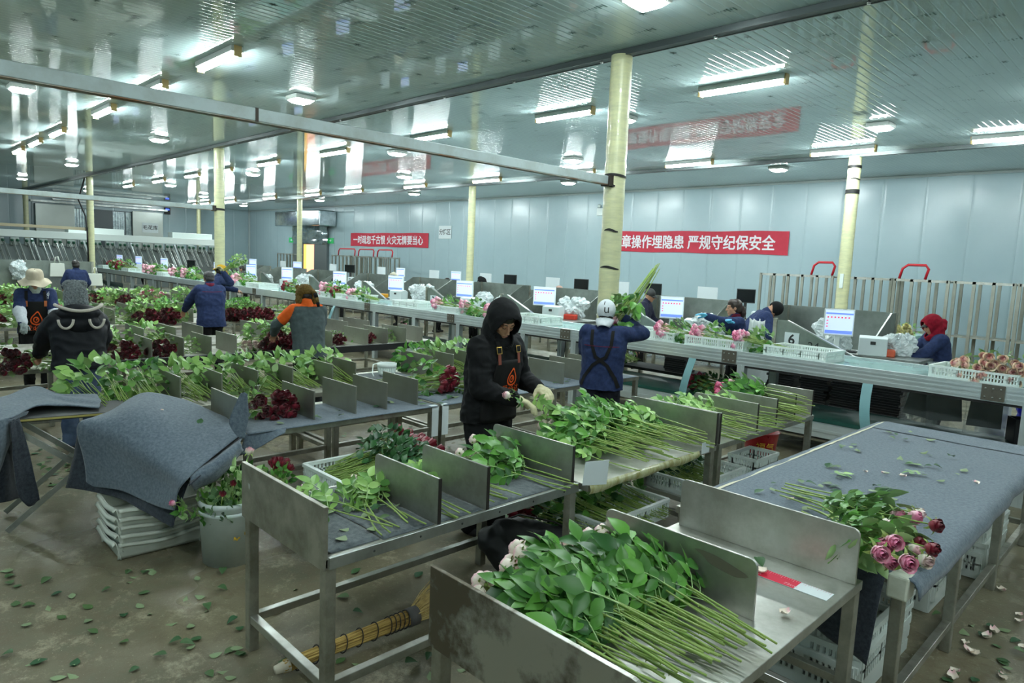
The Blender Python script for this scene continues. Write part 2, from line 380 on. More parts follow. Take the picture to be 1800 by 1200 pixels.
# ================================================================== stainless tables
ZT = 0.75
def divider(t, x0, x1, y, h=0.225, z=ZT, m=None, roundf=False, roundr=True, th=0.012, name='divider', edge=True, low=0.0):
    r = 0.03; P = []
    def arc(cx, cz, a0, a1): return [(cx + r * math.cos(R_(a0 + (a1 - a0) * i / 4)), cz + r * math.sin(R_(a0 + (a1 - a0) * i / 4))) for i in range(5)]
    P += [(x0, -low), (x1, -low)]
    P += arc(x1 - r, h - r, 0, 90) if roundf else [(x1, h)]
    P += arc(x0 + r, h - r, 90, 180) if roundr else [(x0, h)]
    o = obj(name, MB().prism(P, 'y', y - th / 2, y + th / 2), (M_DIV if m is M_STEELD and name == 'divider' else m) or M_STEEL, t, (0, 0, z), bevel=0.0015, seg=1, norm=True)
    if edge: obj('edge_strip', MB().box(x1, y - th * 0.75, 0, x1 + 0.004, y + th * 0.75, h), mat('rubber_edge', (34, 28, 24), 0.6), o)
    return o
def steel_table(name, lab, x0, x1, y0, y1, panels=(), m=None, legs=None, group=None, low=0.17, lw=0.05, rails=True, z=ZT, cat='table'):
    t = thing(name, lab, cat, (0, 0, 0), 0, group); m = m or M_STEEL
    obj('tabletop', MB().box(x0, y0, z - 0.04, x1, y1, z), m, t, bevel=0.003)
    for lx in (x0 + lw / 2 + 0.005, x1 - lw / 2 - 0.005):
        for ly in (legs or (y0 + lw / 2 + 0.005, y1 - lw / 2 - 0.005)):
            obj('leg', MB().box(lx - lw / 2, ly - lw / 2, 0, lx + lw / 2, ly + lw / 2, z - 0.04), M_STEELD, t, bevel=0.004)
    if rails:
        w = 0.04
        for lx in (x0 + 0.03, x1 - 0.03): obj('stretcher', MB().box(lx - w / 2, y0 + lw, low - w / 2, lx + w / 2, y1 - lw, low + w / 2), m, t, bevel=0.003)
        for ly in (y0 + 0.03, y1 - 0.03): obj('stretcher', MB().box(x0 + lw, ly - w / 2, low - w / 2, x1 - lw, ly + w / 2, low + w / 2), m, t, bevel=0.003)
    for p in panels: divider(t, p[0], p[1], p[2], z=z, m=m, **(p[3] if len(p) > 3 else {}))
    return t
# front table, left of centre
t1 = steel_table('sorting_table', 'front stainless table with grey felt mats, dividers and a heart scratch', -3.22, -2.42, 1.37, 2.98,
    [(-2.97, -2.43, 1.97), (-2.97, -2.43, 2.28), (-3.10, -2.43, 2.94)])
divider(t1, -3.22, -2.42, 1.372, 0.225, low=0.05, m=M_STEELD, roundr=False, th=0.02, name='end_panel', edge=False)
h = [(0.5 * 16 * math.sin(a) ** 3 / 17, (13 * math.cos(a) - 5 * math.cos(2 * a) - 2 * math.cos(3 * a)) / 17) for a in [2 * PI * k / 24 for k in range(24)]]
obj('heart_scratch', MB().add([(-3.13 + u * 0.022, 1.3605, 0.875 + w * 0.022) for u, w in h], [tuple(range(24))]), mat('scratch', (190, 196, 188), 0.5), t1)
obj('front_lip', MB().box(-2.424, 1.385, ZT - 0.045, -2.41, 2.98, ZT + 0.006), M_STEELL, t1, bevel=0.002)
b = MB()
for k in range(6): b.lathe([(0.006, 0), (0.005, 0.002)], 8).tr(Matrix.Translation((-2.41, 1.6 + k * 0.25, ZT - 0.02)) @ Matrix.Rotation(PI / 2, 4, 'Y'), len(b.v) - 16)
obj('rivets', b, M_DARK, t1)
# continuation of that row, toward the conveyor
t2 = steel_table('sorting_table', 'stainless table with tape-wrapped edge carrying the big heap of green stems', -3.12, -2.36, 3.0, 4.46, [(-3.12, -2.36, 4.44, dict(h=0.24))], legs=(4.42,))
obj('taped_edge', MB().sheet(lambda u, v: (-2.352 + 0.012 * math.sin(v * PI), 3.0 + 1.2 * u, ZT + 0.004 - 0.055 * v - 0.006 * math.sin(u * 17) * v), 24, 5), M_YELLOWTAPE, t2)
t3 = steel_table('sorting_table', 'stainless table with closely spaced dividers, right of the person in the white cap', -3.05, -2.36, 4.5, 6.2,
    [(-3.05, -2.37, 4.51, dict(h=0.23)), (-2.95, -2.38, 5.12), (-2.9, -2.38, 5.46), (-2.85, -2.38, 5.82), (-2.8, -2.37, 6.16)], low=0.25)
# nearest table
t4 = steel_table('sorting_table', 'nearest stainless sorting table at the bottom of the picture, with stained end panel and divider', -1.72, -0.87, 1.37, 2.97, [(-1.70, -1.02, 2.30, dict(roundf=True, edge=False)), (-1.70, -0.875, 2.90, dict(roundf=True, h=0.235, edge=False))], m=M_STEEL)
divider(t4, -1.72, -0.87, 1.372, 0.23, low=0.05, m=mat('stained_steel', (176, 178, 170), 0.36, 0.88, c2=(104, 97, 82), scale=2.6, detail=9, lo=0.50, hi=0.60, r2=0.6), roundr=False, roundf=True, th=0.016, name='end_panel', edge=False)
rl = tag(obj('measuring_strip', MB().box(-1.36, 2.66, ZT + 0.001, -0.90, 2.74, ZT + 0.003), M_PAPER), 'white and red printed measuring strip taped on the nearest table', 'measuring strip')
obj('red_section', MB().box(-1.19, 2.66, ZT + 0.003, -1.03, 2.74, ZT + 0.0036), mat('print_red', (214, 40, 70), 0.6), rl)
for tx, x in (('60', -1.2), ('72', -1.05)): put('printed_number', text_mesh(tx + 'cm', 0.025, 'printed_number', mat('print_pink', (235, 180, 190), 0.6)), rl, (x, 2.68, ZT + 0.0042), (0, 0, PI / 2 * 0))
mk = MB()
for k in range(46): mk.box(-1.35 + k * 0.0098, 2.74 - (0.014 if k % 5 else 0.024), ZT + 0.0036, -1.349 + k * 0.0098, 2.739, ZT + 0.0042)
obj('tick_marks', mk, mat('print_pink', (235, 180, 190), 0.6), rl)
obj('stain', MB().add([(-1.16 + 0.10 * math.cos(a) * (1 + .2 * math.sin(3 * a)), 2.2925, ZT + 0.165 + 0.022 * math.sin(a) - 0.06 * math.cos(a)*0.3) for a in [2 * PI * k / 20 for k in range(20)]], [tuple(range(20))]), mat('brown_stain', (112, 108, 94), 0.5, .4), t4)
# felt covered table
t5 = steel_table('packing_table', 'long steel-framed table covered in grey-blue felt, at right', -1.88, -0.76, 3.16, 6.5, legs=(3.2, 4.2, 5.3, 6.4), z=0.735, m=M_STEELD, low=0.16)
obj('wrapped_corner', MB().box(-0.83, 3.145, 0.64, -0.745, 3.245, 0.745), mat('white_wrap', (206, 210, 196), .3, c2=(186, 190, 172), scale=9, coat=.4), t5, bevel=0.01)
def felt(u, v):
    x = -1.905 + 1.24 * u; y = 3.3 + 3.22 * v; z = 0.738 + 0.004 * noise.noise((x * 3, y * 3, 0))
    if u > 0.93: d = (u - 0.93) / 0.07; x = -1.905 + 1.24 * 0.93 + 0.05 * math.sin(d * 1.5); z = 0.738 - 0.07 * d * d - 0.02 * noise.noise((y * 2.2, 5, 1)) * d
    if v > 0.985: z -= 0.01
    return (x + 0.012 * noise.noise((y * 4, 2, 0)) * (u > .9), y + 0.05 * u * (v < 0.02) * -3 + 0.0, z)
fm = tag(obj('felt_cover', MB().sheet(felt, 44, 60), M_FELT), 'grey-blue felt cover spread over the long table at right', 'felt cloth'); sm_ = fm.modifiers.new('solid', 'SOLIDIFY'); sm_.thickness = 0.006; sm_.offset = 1
obj('cream_edging', MB().sheet(lambda u, v: (-1.915 + 0.06 * u + 0.008 * noise.noise((v * 30, u, 0)), 3.3 + 3.2 * v, 0.747 - 0.02 * (1 - u) ** 2), 3, 60), mat('cream_cloth', (212, 208, 182), 0.9), fm)
obj('folded_end', MB().sheet(lambda u, v: (-1.86 + 1.1 * u, 6.15 + 0.36 * v, 0.749 + 0.004 * noise.noise((u * 4, v * 4, 2))), 20, 8), M_FELT, fm)
def strap(u, v):
    # strip of dark felt hanging over the near end
    d = v * 0.75
    x = -1.05 + 0.215 * u
    if d < 0.3: return (x, 3.28 - d * 0.4, 0.752 - 0.02 * d + 0.003)
    e = d - 0.3; return (x - 0.06 * e * (1 - u) * 2 + 0.1 * e * (0.3 - u), 3.16 - 0.03 * math.sin(min(1, e * 8) * PI / 2) - 0.02 * math.sin(u * 6) * e, 0.742 - e * (0.78 + 0.18 * u))
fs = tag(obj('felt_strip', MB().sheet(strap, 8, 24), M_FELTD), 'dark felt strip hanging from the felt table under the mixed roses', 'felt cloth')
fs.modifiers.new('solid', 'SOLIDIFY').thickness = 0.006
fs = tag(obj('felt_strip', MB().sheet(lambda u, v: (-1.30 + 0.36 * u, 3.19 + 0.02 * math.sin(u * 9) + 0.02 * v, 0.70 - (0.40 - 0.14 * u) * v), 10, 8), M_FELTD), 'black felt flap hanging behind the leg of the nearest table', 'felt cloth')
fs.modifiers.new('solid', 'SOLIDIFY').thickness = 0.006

# ------------------------------------------------------------------ middle row pair (dividers facing both ways)
C1 = [(1.93, 3.62, [1.95, 2.51, 2.87, 3.16, 3.47], 'stainless table with grey felt and open bays, between the draped blanket and the white tape'),
      (3.64, 5.05, [4.48], 'stainless table with felt top just left of the person in the black hoodie'), (5.08, 6.55, [5.36, 5.70, 6.03], 'stainless felt-topped table behind the person in the black hoodie, three pale dividers')]
for y0, y1, ps, lab in C1:
    steel_table('sorting_table', lab, -5.2, -4.5, y0, y1, [(-5.14, -4.62, y, dict(roundr=False, edge=False)) for y in ps], m=M_STEELD, low=0.22)
C2 = [(1.6, 3.2, [1.91, 2.24, 2.55, 2.87], 'back-to-back table of leafy green bunches in dark bays, left of the red roses'), (3.22, 4.4, [3.19 + 0.08, 3.52], 'back-to-back table with the little white basket'), (4.42, 6.5, [4.45, 4.74, 5.04, 5.6], 'back-to-back table of dark bays half hidden by the black hoodie')]
for y0, y1, ps, lab in C2:
    steel_table('sorting_table', lab, -6.3, -5.55, y0, y1, [(-6.24, -5.68, y, dict(roundr=False, edge=False)) for y in ps], m=M_STEELD, low=0.22)
def mat_felt(name, x0, x1, y0, y1, lab, m, curl=0.0, seed=0, z=ZT):
    def P(u, v):
        cx = 0.006 * noise.noise((u * 3 + seed, v * 3, 1)); return (x0 + (x1 - x0) * u, y0 + (y1 - y0) * v + 0.02 * noise.noise((u * 2, seed, 7)), z + 0.0015 + 0.003 + cx * 0.4 + curl * max(0, 0.12 - math.hypot(1 - u, v)) * 3)
    o = tag(obj(name, MB().sheet(P, 16, 16), m), lab, 'felt mat'); o.modifiers.new('solid', 'SOLIDIFY').thickness = 0.004; return o
mat_felt('felt_mat', -3.17, -2.46, 1.39, 1.66, 'grey felt mat with a curled corner in the nearest bay of the front table', M_FELTG, 0.06, 1)
mat_felt('felt_mat', -3.19, -2.445, 1.67, 1.955, 'grey felt mat under the cut leaves before the first divider of the front table', M_FELTG, 0, 2)
mat_felt('felt_mat', -3.10, -2.445, 1.985, 2.265, 'grey felt mat in the narrow bay between two dividers of the front table', M_FELTG, 0, 3)
mat_felt('felt_mat', -3.12, -2.445, 2.295, 2.92, 'grey felt mat in the widest bay of the front table', M_FELTG, 0, 4)
mat_felt('felt_mat', -5.1, -4.49, 1.95, 3.60, 'grey-blue felt lying on the table of red roses, left of the white tape', M_FELT, 0, 5)
mat_felt('felt_mat', -5.1, -4.49, 3.66, 5.03, 'grey-blue felt under the big bunch of red roses beside the black hoodie', M_FELT, 0, 6)
mat_felt('felt_mat', -5.1, -4.49, 5.1, 6.5, 'grey-blue felt with pale leaves, behind the black hoodie', M_FELT, 0, 8)
mat_felt('felt_mat', -6.2, -5.6, 3.6, 4.3, 'dark grey felt under the little white basket', M_FELTG, 0, 9)
cf = tag(obj('felt_corner', MB().sheet(lambda u, v: (-4.5 + 0.02 * u + 0.05 * u * v, 1.93 + 0.30 * v - 0.05 * u, 0.756 - 0.14 * u * (1 - v * 0.85) - 0.01 * math.sin(v * 5)), 8, 8), M_FELT), 'felt corner hanging off the table right of the draped blanket', 'felt cloth'); cf.modifiers.new('solid', 'SOLIDIFY').thickness = 0.006
for k, (y, lab) in enumerate(((3.57, 'left'), (3.68, 'right'))):
    tag(obj('tape_label', MB().sheet(lambda u, v: (-4.5 + (0.004 if v > .12 else -0.05 + 0.42 * v), y - 0.035 + 0.07 * u, 0.757 if v < .12 else 0.757 - (v - .12) * 0.30), 2, 12), M_PAPER), 'white paper tape hanging over the table joint, %s of the two' % lab, 'tape')

# ------------------------------------------------------------------ far row pairs
def far_row(xc, half, y0, y1, yspF, yspB, dw, front, back):
    a = steel_table('sorting_table', front, xc + 0.08, xc + half, y0, y1, [(xc + 0.3, xc + half - 0.12, y, dict(roundr=False, edge=False)) for y in yspF], m=M_STEELD, low=0.22)
    b = steel_table('sorting_table', back, xc - half, xc - 0.08, y0 + 0.6, y1, [(xc - half + 0.08, xc - 0.2, y, dict(roundr=False, edge=False)) for y in yspB], m=M_STEELD, low=0.22)
far_row(-9.1, 1.05, 2.05, 6.5, (2.45, 2.79, 3.1, 3.4, 4.0, 4.69, 5.25, 5.58, 5.9, 6.2), (2.70, 3.08, 3.42, 4.25, 4.55, 5.2, 5.6, 6.0), 0, 'third row table of red roses, with the black rubber lip', 'table of the third row facing away, grey dividers left of the grey shirt')
steel_table('sorting_table', 'table at the left edge carrying red roses before the beige bucket hat', -8.75, -8.0, -1.5, 1.62, m=M_STEELD, low=0.22)
steel_table('sorting_table', 'second table at the left edge, with green stems right under the beige bucket hat', -10.1, -9.3, -1.5, 2.3, m=M_STEELD, low=0.22)
far_row(-13.0, 1.0, 1.2, 6.5, (3.1, 3.4, 4.3, 4.7, 5.2, 5.6), (3.2, 3.6, 4.0, 4.6, 5.2), 0, 'table of the fourth row, red roses in front of the blue jacket', 'table of the fourth row facing away from the camera')
far_row(-16.9, 1.0, 1.2, 6.6, (4.31, 4.5, 4.86, 5.2, 5.6), (3.4, 4.0, 4.6, 5.2, 5.8), 0, 'table of the fifth row, holding pale green bunches', 'table of the fifth row facing away from the camera')
far_row(-21.3, 1.0, 1.0, 6.6, (3.8, 4.4, 5.0, 5.6), (4.0, 5.0), 0, 'table of the sixth row near the white tote bag', 'table of the sixth row facing the grading machine')
lipm = mat('black_edge', (26, 28, 30), 0.5)
tag(obj('rubber_lip', MB().box(-8.06, 2.1, 0.70, -8.0, 6.4, 0.785), lipm), 'black rubber lip along the front of the third row table', 'edge strip')

# ================================================================== conveyor
cv = thing('conveyor', 'long aluminium conveyor with pale teal belt running along the hall', 'conveyor', (0, 7.45, 0))
XA, XB = -35.6, 3.0
obj('belt', MB().box(XA, 0.05, 1.0, XB, 0.93, 1.045), M_TEAL, cv)
for y, nm in ((0, 'side_rail'), (0.93, 'side_rail')):
    b = MB().box(XA, y, 0.92, XB, y + 0.05, 1.075)
    for z in (0.955, 1.0, 1.04): b.box(XA, y - 0.006, z - 0.012, XB, y + 0.056, z + 0.006)
    obj(nm, b, M_ALU, cv)
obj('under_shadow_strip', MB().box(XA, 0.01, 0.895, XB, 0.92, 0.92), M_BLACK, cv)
for x in (-1.27, -3.87, -6.43, -9.03, -11.63, -14.2, -16.8): 
    p = obj('splice_plate', MB().box(x - 0.09, -0.016, 0.93, x + 0.09, -0.006, 1.075), mat('plate_zinc', (112, 108, 98), 0.45, 0.7), cv)
    bb = MB()
    for i in range(3):
        for z in (0.96, 1.04): bb.lathe([(0.009, 0), (0.008, 0.006)], 8).tr(Matrix.Translation((x - 0.06 + i * 0.06, -0.016, z)) @ Matrix.Rotation(PI / 2, 4, 'X'), len(bb.v) - 16)
    obj('bolts', bb, M_STEELL, p)
for k, x in enumerate((-1.0, -3.72, -6.28, -7.3, -8.85, -10.1, -11.4, -12.9, -14.6, -16.4, -18.3, -20.2, -22.3, -24.6, -27, -30, -33)):
    for y in (0.03, 0.9):
        b = MB().box(x - 0.045, y - 0.03, 0, x + 0.045, y + 0.05, 0.92).box(x - 0.012, y - 0.034, 0, x + 0.012, y - 0.03, 0.92)
        obj('leg', b, M_ALU, cv)
obj('lower_belt', MB().box(XA, 0.06, 0.42, XB, 0.88, 0.46), M_GREENBELT, cv)
obj('lower_rail', MB().box(XA, -0.02, 0.27, XB, 0.04, 0.42).box(XA, -0.026, 0.33, XB, -0.02, 0.36), M_ALU, cv)
M_STRAP = mat('teal_strap', (120, 166, 172), 0.4)
for k, (x, top, lx) in enumerate(((-2.33, 0.92, -0.1), (-5.75, 0.92, 0.35), (-4.35, 0.92, 0.15), (-12.9, 0.92, 0.2))):
    o = obj('hanging_strap', MB().sheet(lambda u, v: (x - 0.05 + 0.10 * u - lx * (v ** 1.5) * 0.7, 0.045 - 0.09 * math.sin(v * 3), top - 0.62 * v), 3, 12), M_STRAP, None, (0, 7.40, 0))
    tag(o, ('teal plastic strap hanging from the conveyor before the stacked black boxes', 'teal plastic strap slanting under the conveyor behind the black hoodie', 'teal plastic strap slanting under the conveyor right of the white cap', 'teal plastic strap under the far part of the conveyor left of the black hoodie')[k], 'strap')
# second conveyor at right
c2 = thing('conveyor', 'second conveyor with pale roses in front of the steel racks at right', 'conveyor', (0, 12.6, 0))
for xa, xb in ((-5.4, -3.3), (-1.55, 2.5)):
    obj('belt', MB().box(xa, 0.0, 1.0, xb, 0.8, 1.06), M_TEAL, c2); obj('side_rail', MB().box(xa, -0.05, 0.88, xb, 0.0, 1.06).box(xa, -0.058, 0.95, xb, -0.05, 0.98), M_ALU, c2)
    for x in (xa + 0.1, xb - 0.1): obj('leg', MB().box(x - 0.04, -0.04, 0, x + 0.04, 0.04, 0.88), M_ALU, c2)

# ================================================================== workstations behind the conveyor
M_SCREEN = mat('screen_glow', (196, 214, 250), 0.3, emit=0.55)
M_UI = mat('screen_blue', (110, 140, 240), 0.3, emit=0.5); M_UIR = mat('screen_red', (224, 90, 104), 0.3, emit=0.45)
M_SCRD = mat('screen_dark', (22, 26, 26), 0.2)
M_BOOTH = mat('booth_sheet', (152, 160, 154), 0.35, 0.75, c2=(128, 136, 130), scale=3)
def monitor(x, y, z, w, h, rz, lab, on=True, frame=None, grp=None, dz=1.03):
    t = thing('computer_monitor', lab, 'monitor', (x, y, z), rz, grp); f = frame or M_WHITE
    obj('bezel', MB().box(-w / 2, 0, 0, w / 2, 0.03, h), f, t, bevel=0.005)
    obj('stand', MB().box(-0.03, 0.03, dz - z + .01, 0.03, 0.06, 0.12).box(-0.1, -0.02, dz - z + .001, 0.1, 0.12, dz - z + .015), f, t)
    s = obj('screen', MB().box(-w / 2 + 0.015, -0.004, 0.02, w / 2 - 0.015, 0, h - 0.015), M_SCREEN if on else M_SCRD, t)
    if on:
        u = MB(); u.box(-w * .45, -0.006, h * .80, w * .45, -0.004, h * .86); u.box(-w * .45, -0.006, h * .08, w * .45, -0.004, h * .2)
        obj('window_bars', u, M_UI, s)
        u = MB()
        for k in range(7): u.box(-w * .4 + k * w * .115, -0.006, h * .66, -w * .4 + k * w * .115 + 0.02, -0.004, h * .72)
        for k in range(3): u.box(-w * .42, -0.006, h * (.32 + .11 * k), -w * .36, -0.004, h * (.36 + .11 * k))
        obj('icons', u, M_UIR, s)
    return t
def printer(x, y, z, lab, rz=0, grp=None, s_=1.0):
    t = thing('label_printer', lab, 'printer', (x, y, z), rz, grp)
    obj('case', MB().prism([(-0.13 * s_, 0), (0.13 * s_, 0), (0.13 * s_, 0.2 * s_), (0.05 * s_, 0.24 * s_), (-0.13 * s_, 0.22 * s_)], 'x', -0.16 * s_, 0.16 * s_), mat('printer_white', (204, 216, 216), 0.4), t, bevel=0.01, norm=True)
    obj('control_window', MB().box(-0.03, -0.135 * s_, 0.14 * s_, 0.03, -0.128 * s_, 0.18 * s_), M_DARK, t)
def desk(x0, x1, y0, y1, z, lab, grp=None):
    t = thing('packing_desk', lab, 'desk', (0, 0, 0), 0, grp)
    obj('worktop', MB().box(x0, y0, z - 0.04, x1, y1, z), M_STEELL, t)
    for x in (x0 + 0.03, x1 - 0.03):
        for y in (y0 + 0.03, y1 - 0.03): obj('leg', MB().box(x - .02, y - .02, 0, x + .02, y + .02, z - .04), M_STEELD, t)
    obj('shelf', MB().box(x0 + .02, y0 + .02, 0.3, x1 - .02, y1 - .02, 0.33), M_STEELD, t)
def number_sign(n, parent, x, y, z, sz=0.17):
    s = obj('number_plate', MB().box(x - sz * .55, y - 0.004, z - sz * .55, x + sz * .55, y, z + sz * .55), M_PAPER, parent)
    put('digit', text_mesh(n, sz * 1.05, 'digit', mat('ink', (40, 42, 44), 0.6), bold=0.004), s, (x, y - 0.006, z), (PI / 2, 0, 0))
ST = [-3.3, -5.8, -8.5, -10.75, -13.2, -15.7, -18.6, -21.0, -23.6, -26.1, -29.0, -32.2, -35.0]
for k, x in enumerate(ST):
    o_ = ORD[k]; pos = 'the %s station from the right' % o_
    dz = 1.03
    desk(x - 0.75, x + 1.0, 9.07 if k < 2 else 8.75, 9.65, dz, 'steel packing desk of ' + pos)
    wing = thing('station_divider', ('sloping steel divider with a number plate at ' if k < 5 else 'sloping steel divider at ') + pos, 'divider', (0, 0, 0))
    obj('sheet', MB().prism([(x - 0.62, 0.75), (x + 0.42, 0.98), (x + 0.38, 1.04), (x - 0.45, 1.40), (x - 0.62, 1.40)], 'y', 8.70, 8.715), M_BOOTH, wing, norm=True)
    obj('folded_edge', MB().bar((x - 0.45, 8.705, 1.40), (x + 0.4, 8.705, 1.035), 0.05, 0.015), M_STEELL, wing)
    obj('post', MB().box(x - 0.64, 8.69, 0, x - 0.59, 8.74, 1.42), M_STEELD, wing)
    if k < 5:
        number_sign(str(6 - k), wing, x - 0.38, 8.695, 1.16)
        if k == 0: put('handwritten_number', text_mesh('24', 0.15, 'handwritten_number', mat('ink', (40, 42, 44), 0.6)), wing, (x - 0.1, 8.694, 1.1), (PI / 2, 0, 0))
    tilt = 0.5 if k < 3 else 0.25
    monitor(x, 9.2, 1.23, (0.36, 0.36, 0.42, 0.42, 0.46)[min(k, 4)], 0.345, tilt, ('narrow lit monitor with a blue page behind the digit 6' if k == 0 else 'lit monitor showing a blue and white page at ' + pos), on=(k != 9), frame=(M_WHITE if k != 9 else M_DARK))
    printer(x + 0.42, 9.24 if k < 2 else 9.0, dz, 'white label printer at ' + pos, 0.3)
    if k < 9:
        w = thing('booth_partition', 'grey sheet-steel booth partition behind ' + pos, 'partition', (0, 0, 0))
        obj('back_sheet', MB().box(x - 1.45, 10.98, 0.6, x + 0.15, 11.0, 1.5), M_BOOTH, w)
        for xx, s_ in ((x - 1.45, 1), (x + 0.15, 1)):
            tag(obj('side_wing', MB().prism([(9.9, 1.02), (10.97, 0.8), (10.97, 1.5), (10.75, 1.5)], 'x', xx - 0.01, xx + 0.01), M_BOOTH, None, norm=True), 'sloping side wing, %s, of the booth behind ' % ('left' if xx < x - 1 else 'right') + pos, 'partition')
        obj('post', MB().box(x - 1.47, 10.95, 0, x - 1.42, 11.0, 1.5).box(x + 0.12, 10.95, 0, x + 0.17, 11.0, 1.5), M_STEELD, w)
S2 = [-4.3, -6.5, -8.7, -10.8, -13.3, -15.6, -18.4, -21.5, -25.4, -29.5]
for k, x in enumerate(S2):
    if k == 0: continue
    pos = 'the %s rear-line station from the right' % ORD[k - 1]
    desk(x - 0.98, x + 0.9, 12.6, 13.5, 1.05, 'steel desk of ' + pos)
    dark = k in (1, 2, 3, 4, 7)
    monitor(x, 13.0, 1.38, 0.36 if k < 7 else 0.5, 0.28, 0.5 if k < 5 else 0.2, ('switched-off black monitor at ' if dark else 'small lit monitor at ') + pos, on=not dark, frame=M_DARK if dark else M_WHITE, dz=1.05)
    w = thing('booth_partition', 'low grey partition at ' + pos, 'partition', (0, 0, 0))
    obj('back_sheet', MB().box(x - 1.3, 12.4, 0.6, x + 0.3, 12.42, 1.33), M_BOOTH, w)
    tag(obj('side_wing', MB().prism([(11.5, 1.0), (12.39, 0.8), (12.39, 1.33), (12.2, 1.33)], 'x', x + 0.29, x + 0.31), M_BOOTH, None, norm=True), 'sloping side wing of the partition at ' + pos, 'partition')
    bd = tag(obj('white_board', MB().box(x - 0.95, 12.75, 1.05, x - 0.5, 12.77, 1.66), M_PAPER), 'white carton sheet standing behind the partition of ' + pos, 'board')
    printer(x + 0.35, 12.9, 1.05, 'small white printer at ' + pos, 0.2, s_=0.8)

# ================================================================== steel racks by the back wall
def rack_trolley(x0, x1, y, lab, handle=0, zt=2.0):
    t = thing('rack_trolley', lab, 'rack', (0, 0, 0))
    n = max(2, round((x1 - x0) / 0.33))
    for i in range(n + 1):
        x = x0 + (x1 - x0) * i / n
        for yy in (y, y + 0.55): obj('upright', MB().box(x - 0.03, yy - 0.02, 0.12, x + 0.03, yy + 0.02, zt), M_DIV, t)
    b = MB()
    for yy in (y, y + 0.55):
        for z in (0.15, zt - 0.03): b.box(x0, yy - 0.02, z - 0.025, x1, yy + 0.02, z + 0.025)
    for i in range(n + 1): b.box(x0 + (x1 - x0) * i / n - 0.015, y, zt - 0.05, x0 + (x1 - x0) * i / n + 0.015, y + 0.55, zt - 0.02)
    obj('frame_rails', b, M_STEEL, t); obj('shelf', MB().box(x0, y, 0.85, x1, y + 0.55, 0.88), M_STEELD, t)
    if handle:
        for hx0, hx1 in handle: obj('red_handle', MB().tube([(hx0 - .05, y + 0.28, zt), (hx0, y + 0.28, zt + 0.22), (hx0 + 0.1, y + 0.28, zt + 0.3), (hx1 - .06, y + 0.28, zt + 0.3), (hx1, y + 0.28, zt + 0.22), (hx1 - 0.05, y + 0.28, zt)], 0.028, 8), M_RED, t)
    cast = MB()
    for x in (x0 + .08, x1 - .08):
        for yy in (y + .05, y + .5): cast.lathe([(0.06, -0.02), (0.06, 0.02)], 12).tr(Matrix.Translation((x, yy, 0.06)) @ Matrix.Rotation(PI / 2, 4, 'Y'), len(cast.v) - 24)
    obj('casters', cast, M_BLACK, t)
xs = [(-7.75, -6.05), (-5.95, -4.85), (-4.75, -3.75), (-3.65, -2.65), (-2.55, -1.3), (-1.2, 0.2)]
for k, (a, b) in enumerate(xs):
    rack_trolley(a, b, 16.2 + 0.1 * (k % 2), 'tall steel rack trolley by the back wall, %s from the left at right' % ORD[k], handle={0: [(-6.6, -6.12)], 2: [(-4.7, -4.2)]}.get(k, 0))
for k, (a, b) in enumerate(((-28.3, -26.7), (-26.6, -25.2), (-25.1, -23.8))):
    rack_trolley(a, b, 16.2, 'steel rack trolley with red rail under the smaller banner, %s from the left' % ORD[k], handle=[(a + .1, b - .1)], zt=1.98)
rack_trolley(-34.6, -32.9, 16.6, 'distant white rack before the orange-lit doorway', zt=1.95)

# ================================================================== back wall: banners, signs, duct
M_BAN = mat('banner_red', (196, 34, 62), 0.55, c2=(186, 30, 56), scale=4); M_BTX = mat('banner_text', (232, 226, 232), 0.6)
def embolden(me, e):
    bm = bmesh.new()
    for k, (a, b) in enumerate(((0, 0), (e, 0), (-e, 0), (0, e * .7), (0, -e * .7))):
        n0 = len(bm.verts); bm.from_mesh(me); bm.verts.ensure_lookup_table()
        for v in bm.verts[n0:]: v.co += Vector((a, b, .0004 * k))
    bm.to_mesh(me); bm.free(); return me
def banner(x0, x1, z0, z1, txt, lab, sz):
    t = thing('banner', lab, 'banner', (0, YB - 0.03, 0))
    obj('cloth', MB().sheet(lambda u, v: (x0 + (x1 - x0) * u, -0.006 * noise.noise((u * 9, v * 3, 1)), z0 + (z1 - z0) * v + 0.01 * math.sin(u * 17)), 40, 4), M_BAN, t)
    me = embolden(text_mesh(txt, sz, 'lettering', M_BTX), 0.013); xs_ = [v.co.x for v in me.vertices]; w = max(xs_) - min(xs_)
    zz = [v.co.y for v in me.vertices]; k = (x1 - x0) * 0.9 / w; kz = (z1 - z0) * 0.66 / (max(zz) - min(zz)); cx = (max(xs_) + min(xs_)) / 2; cz = (max(zz) + min(zz)) / 2
    for v in me.vertices: v.co.x = (v.co.x - cx) * k; v.co.y = (v.co.y - cz) * kz
    put('lettering', me, t, ((x0 + x1) / 2 - 0.05, -0.016, (z0 + z1) / 2), (PI / 2, 0, 0))
banner(-14.56, -8.25, 2.51, 3.17, '违章操作埋隐患 严规守纪保安全', 'large red banner with white lettering at right, behind the thick post', 0.5)
banner(-30.9, -24.44, 2.47, 3.12, '一时疏忽千古恨 火灾无情要当心', 'smaller-looking red banner with white Chinese lettering, left of the middle', 0.5)
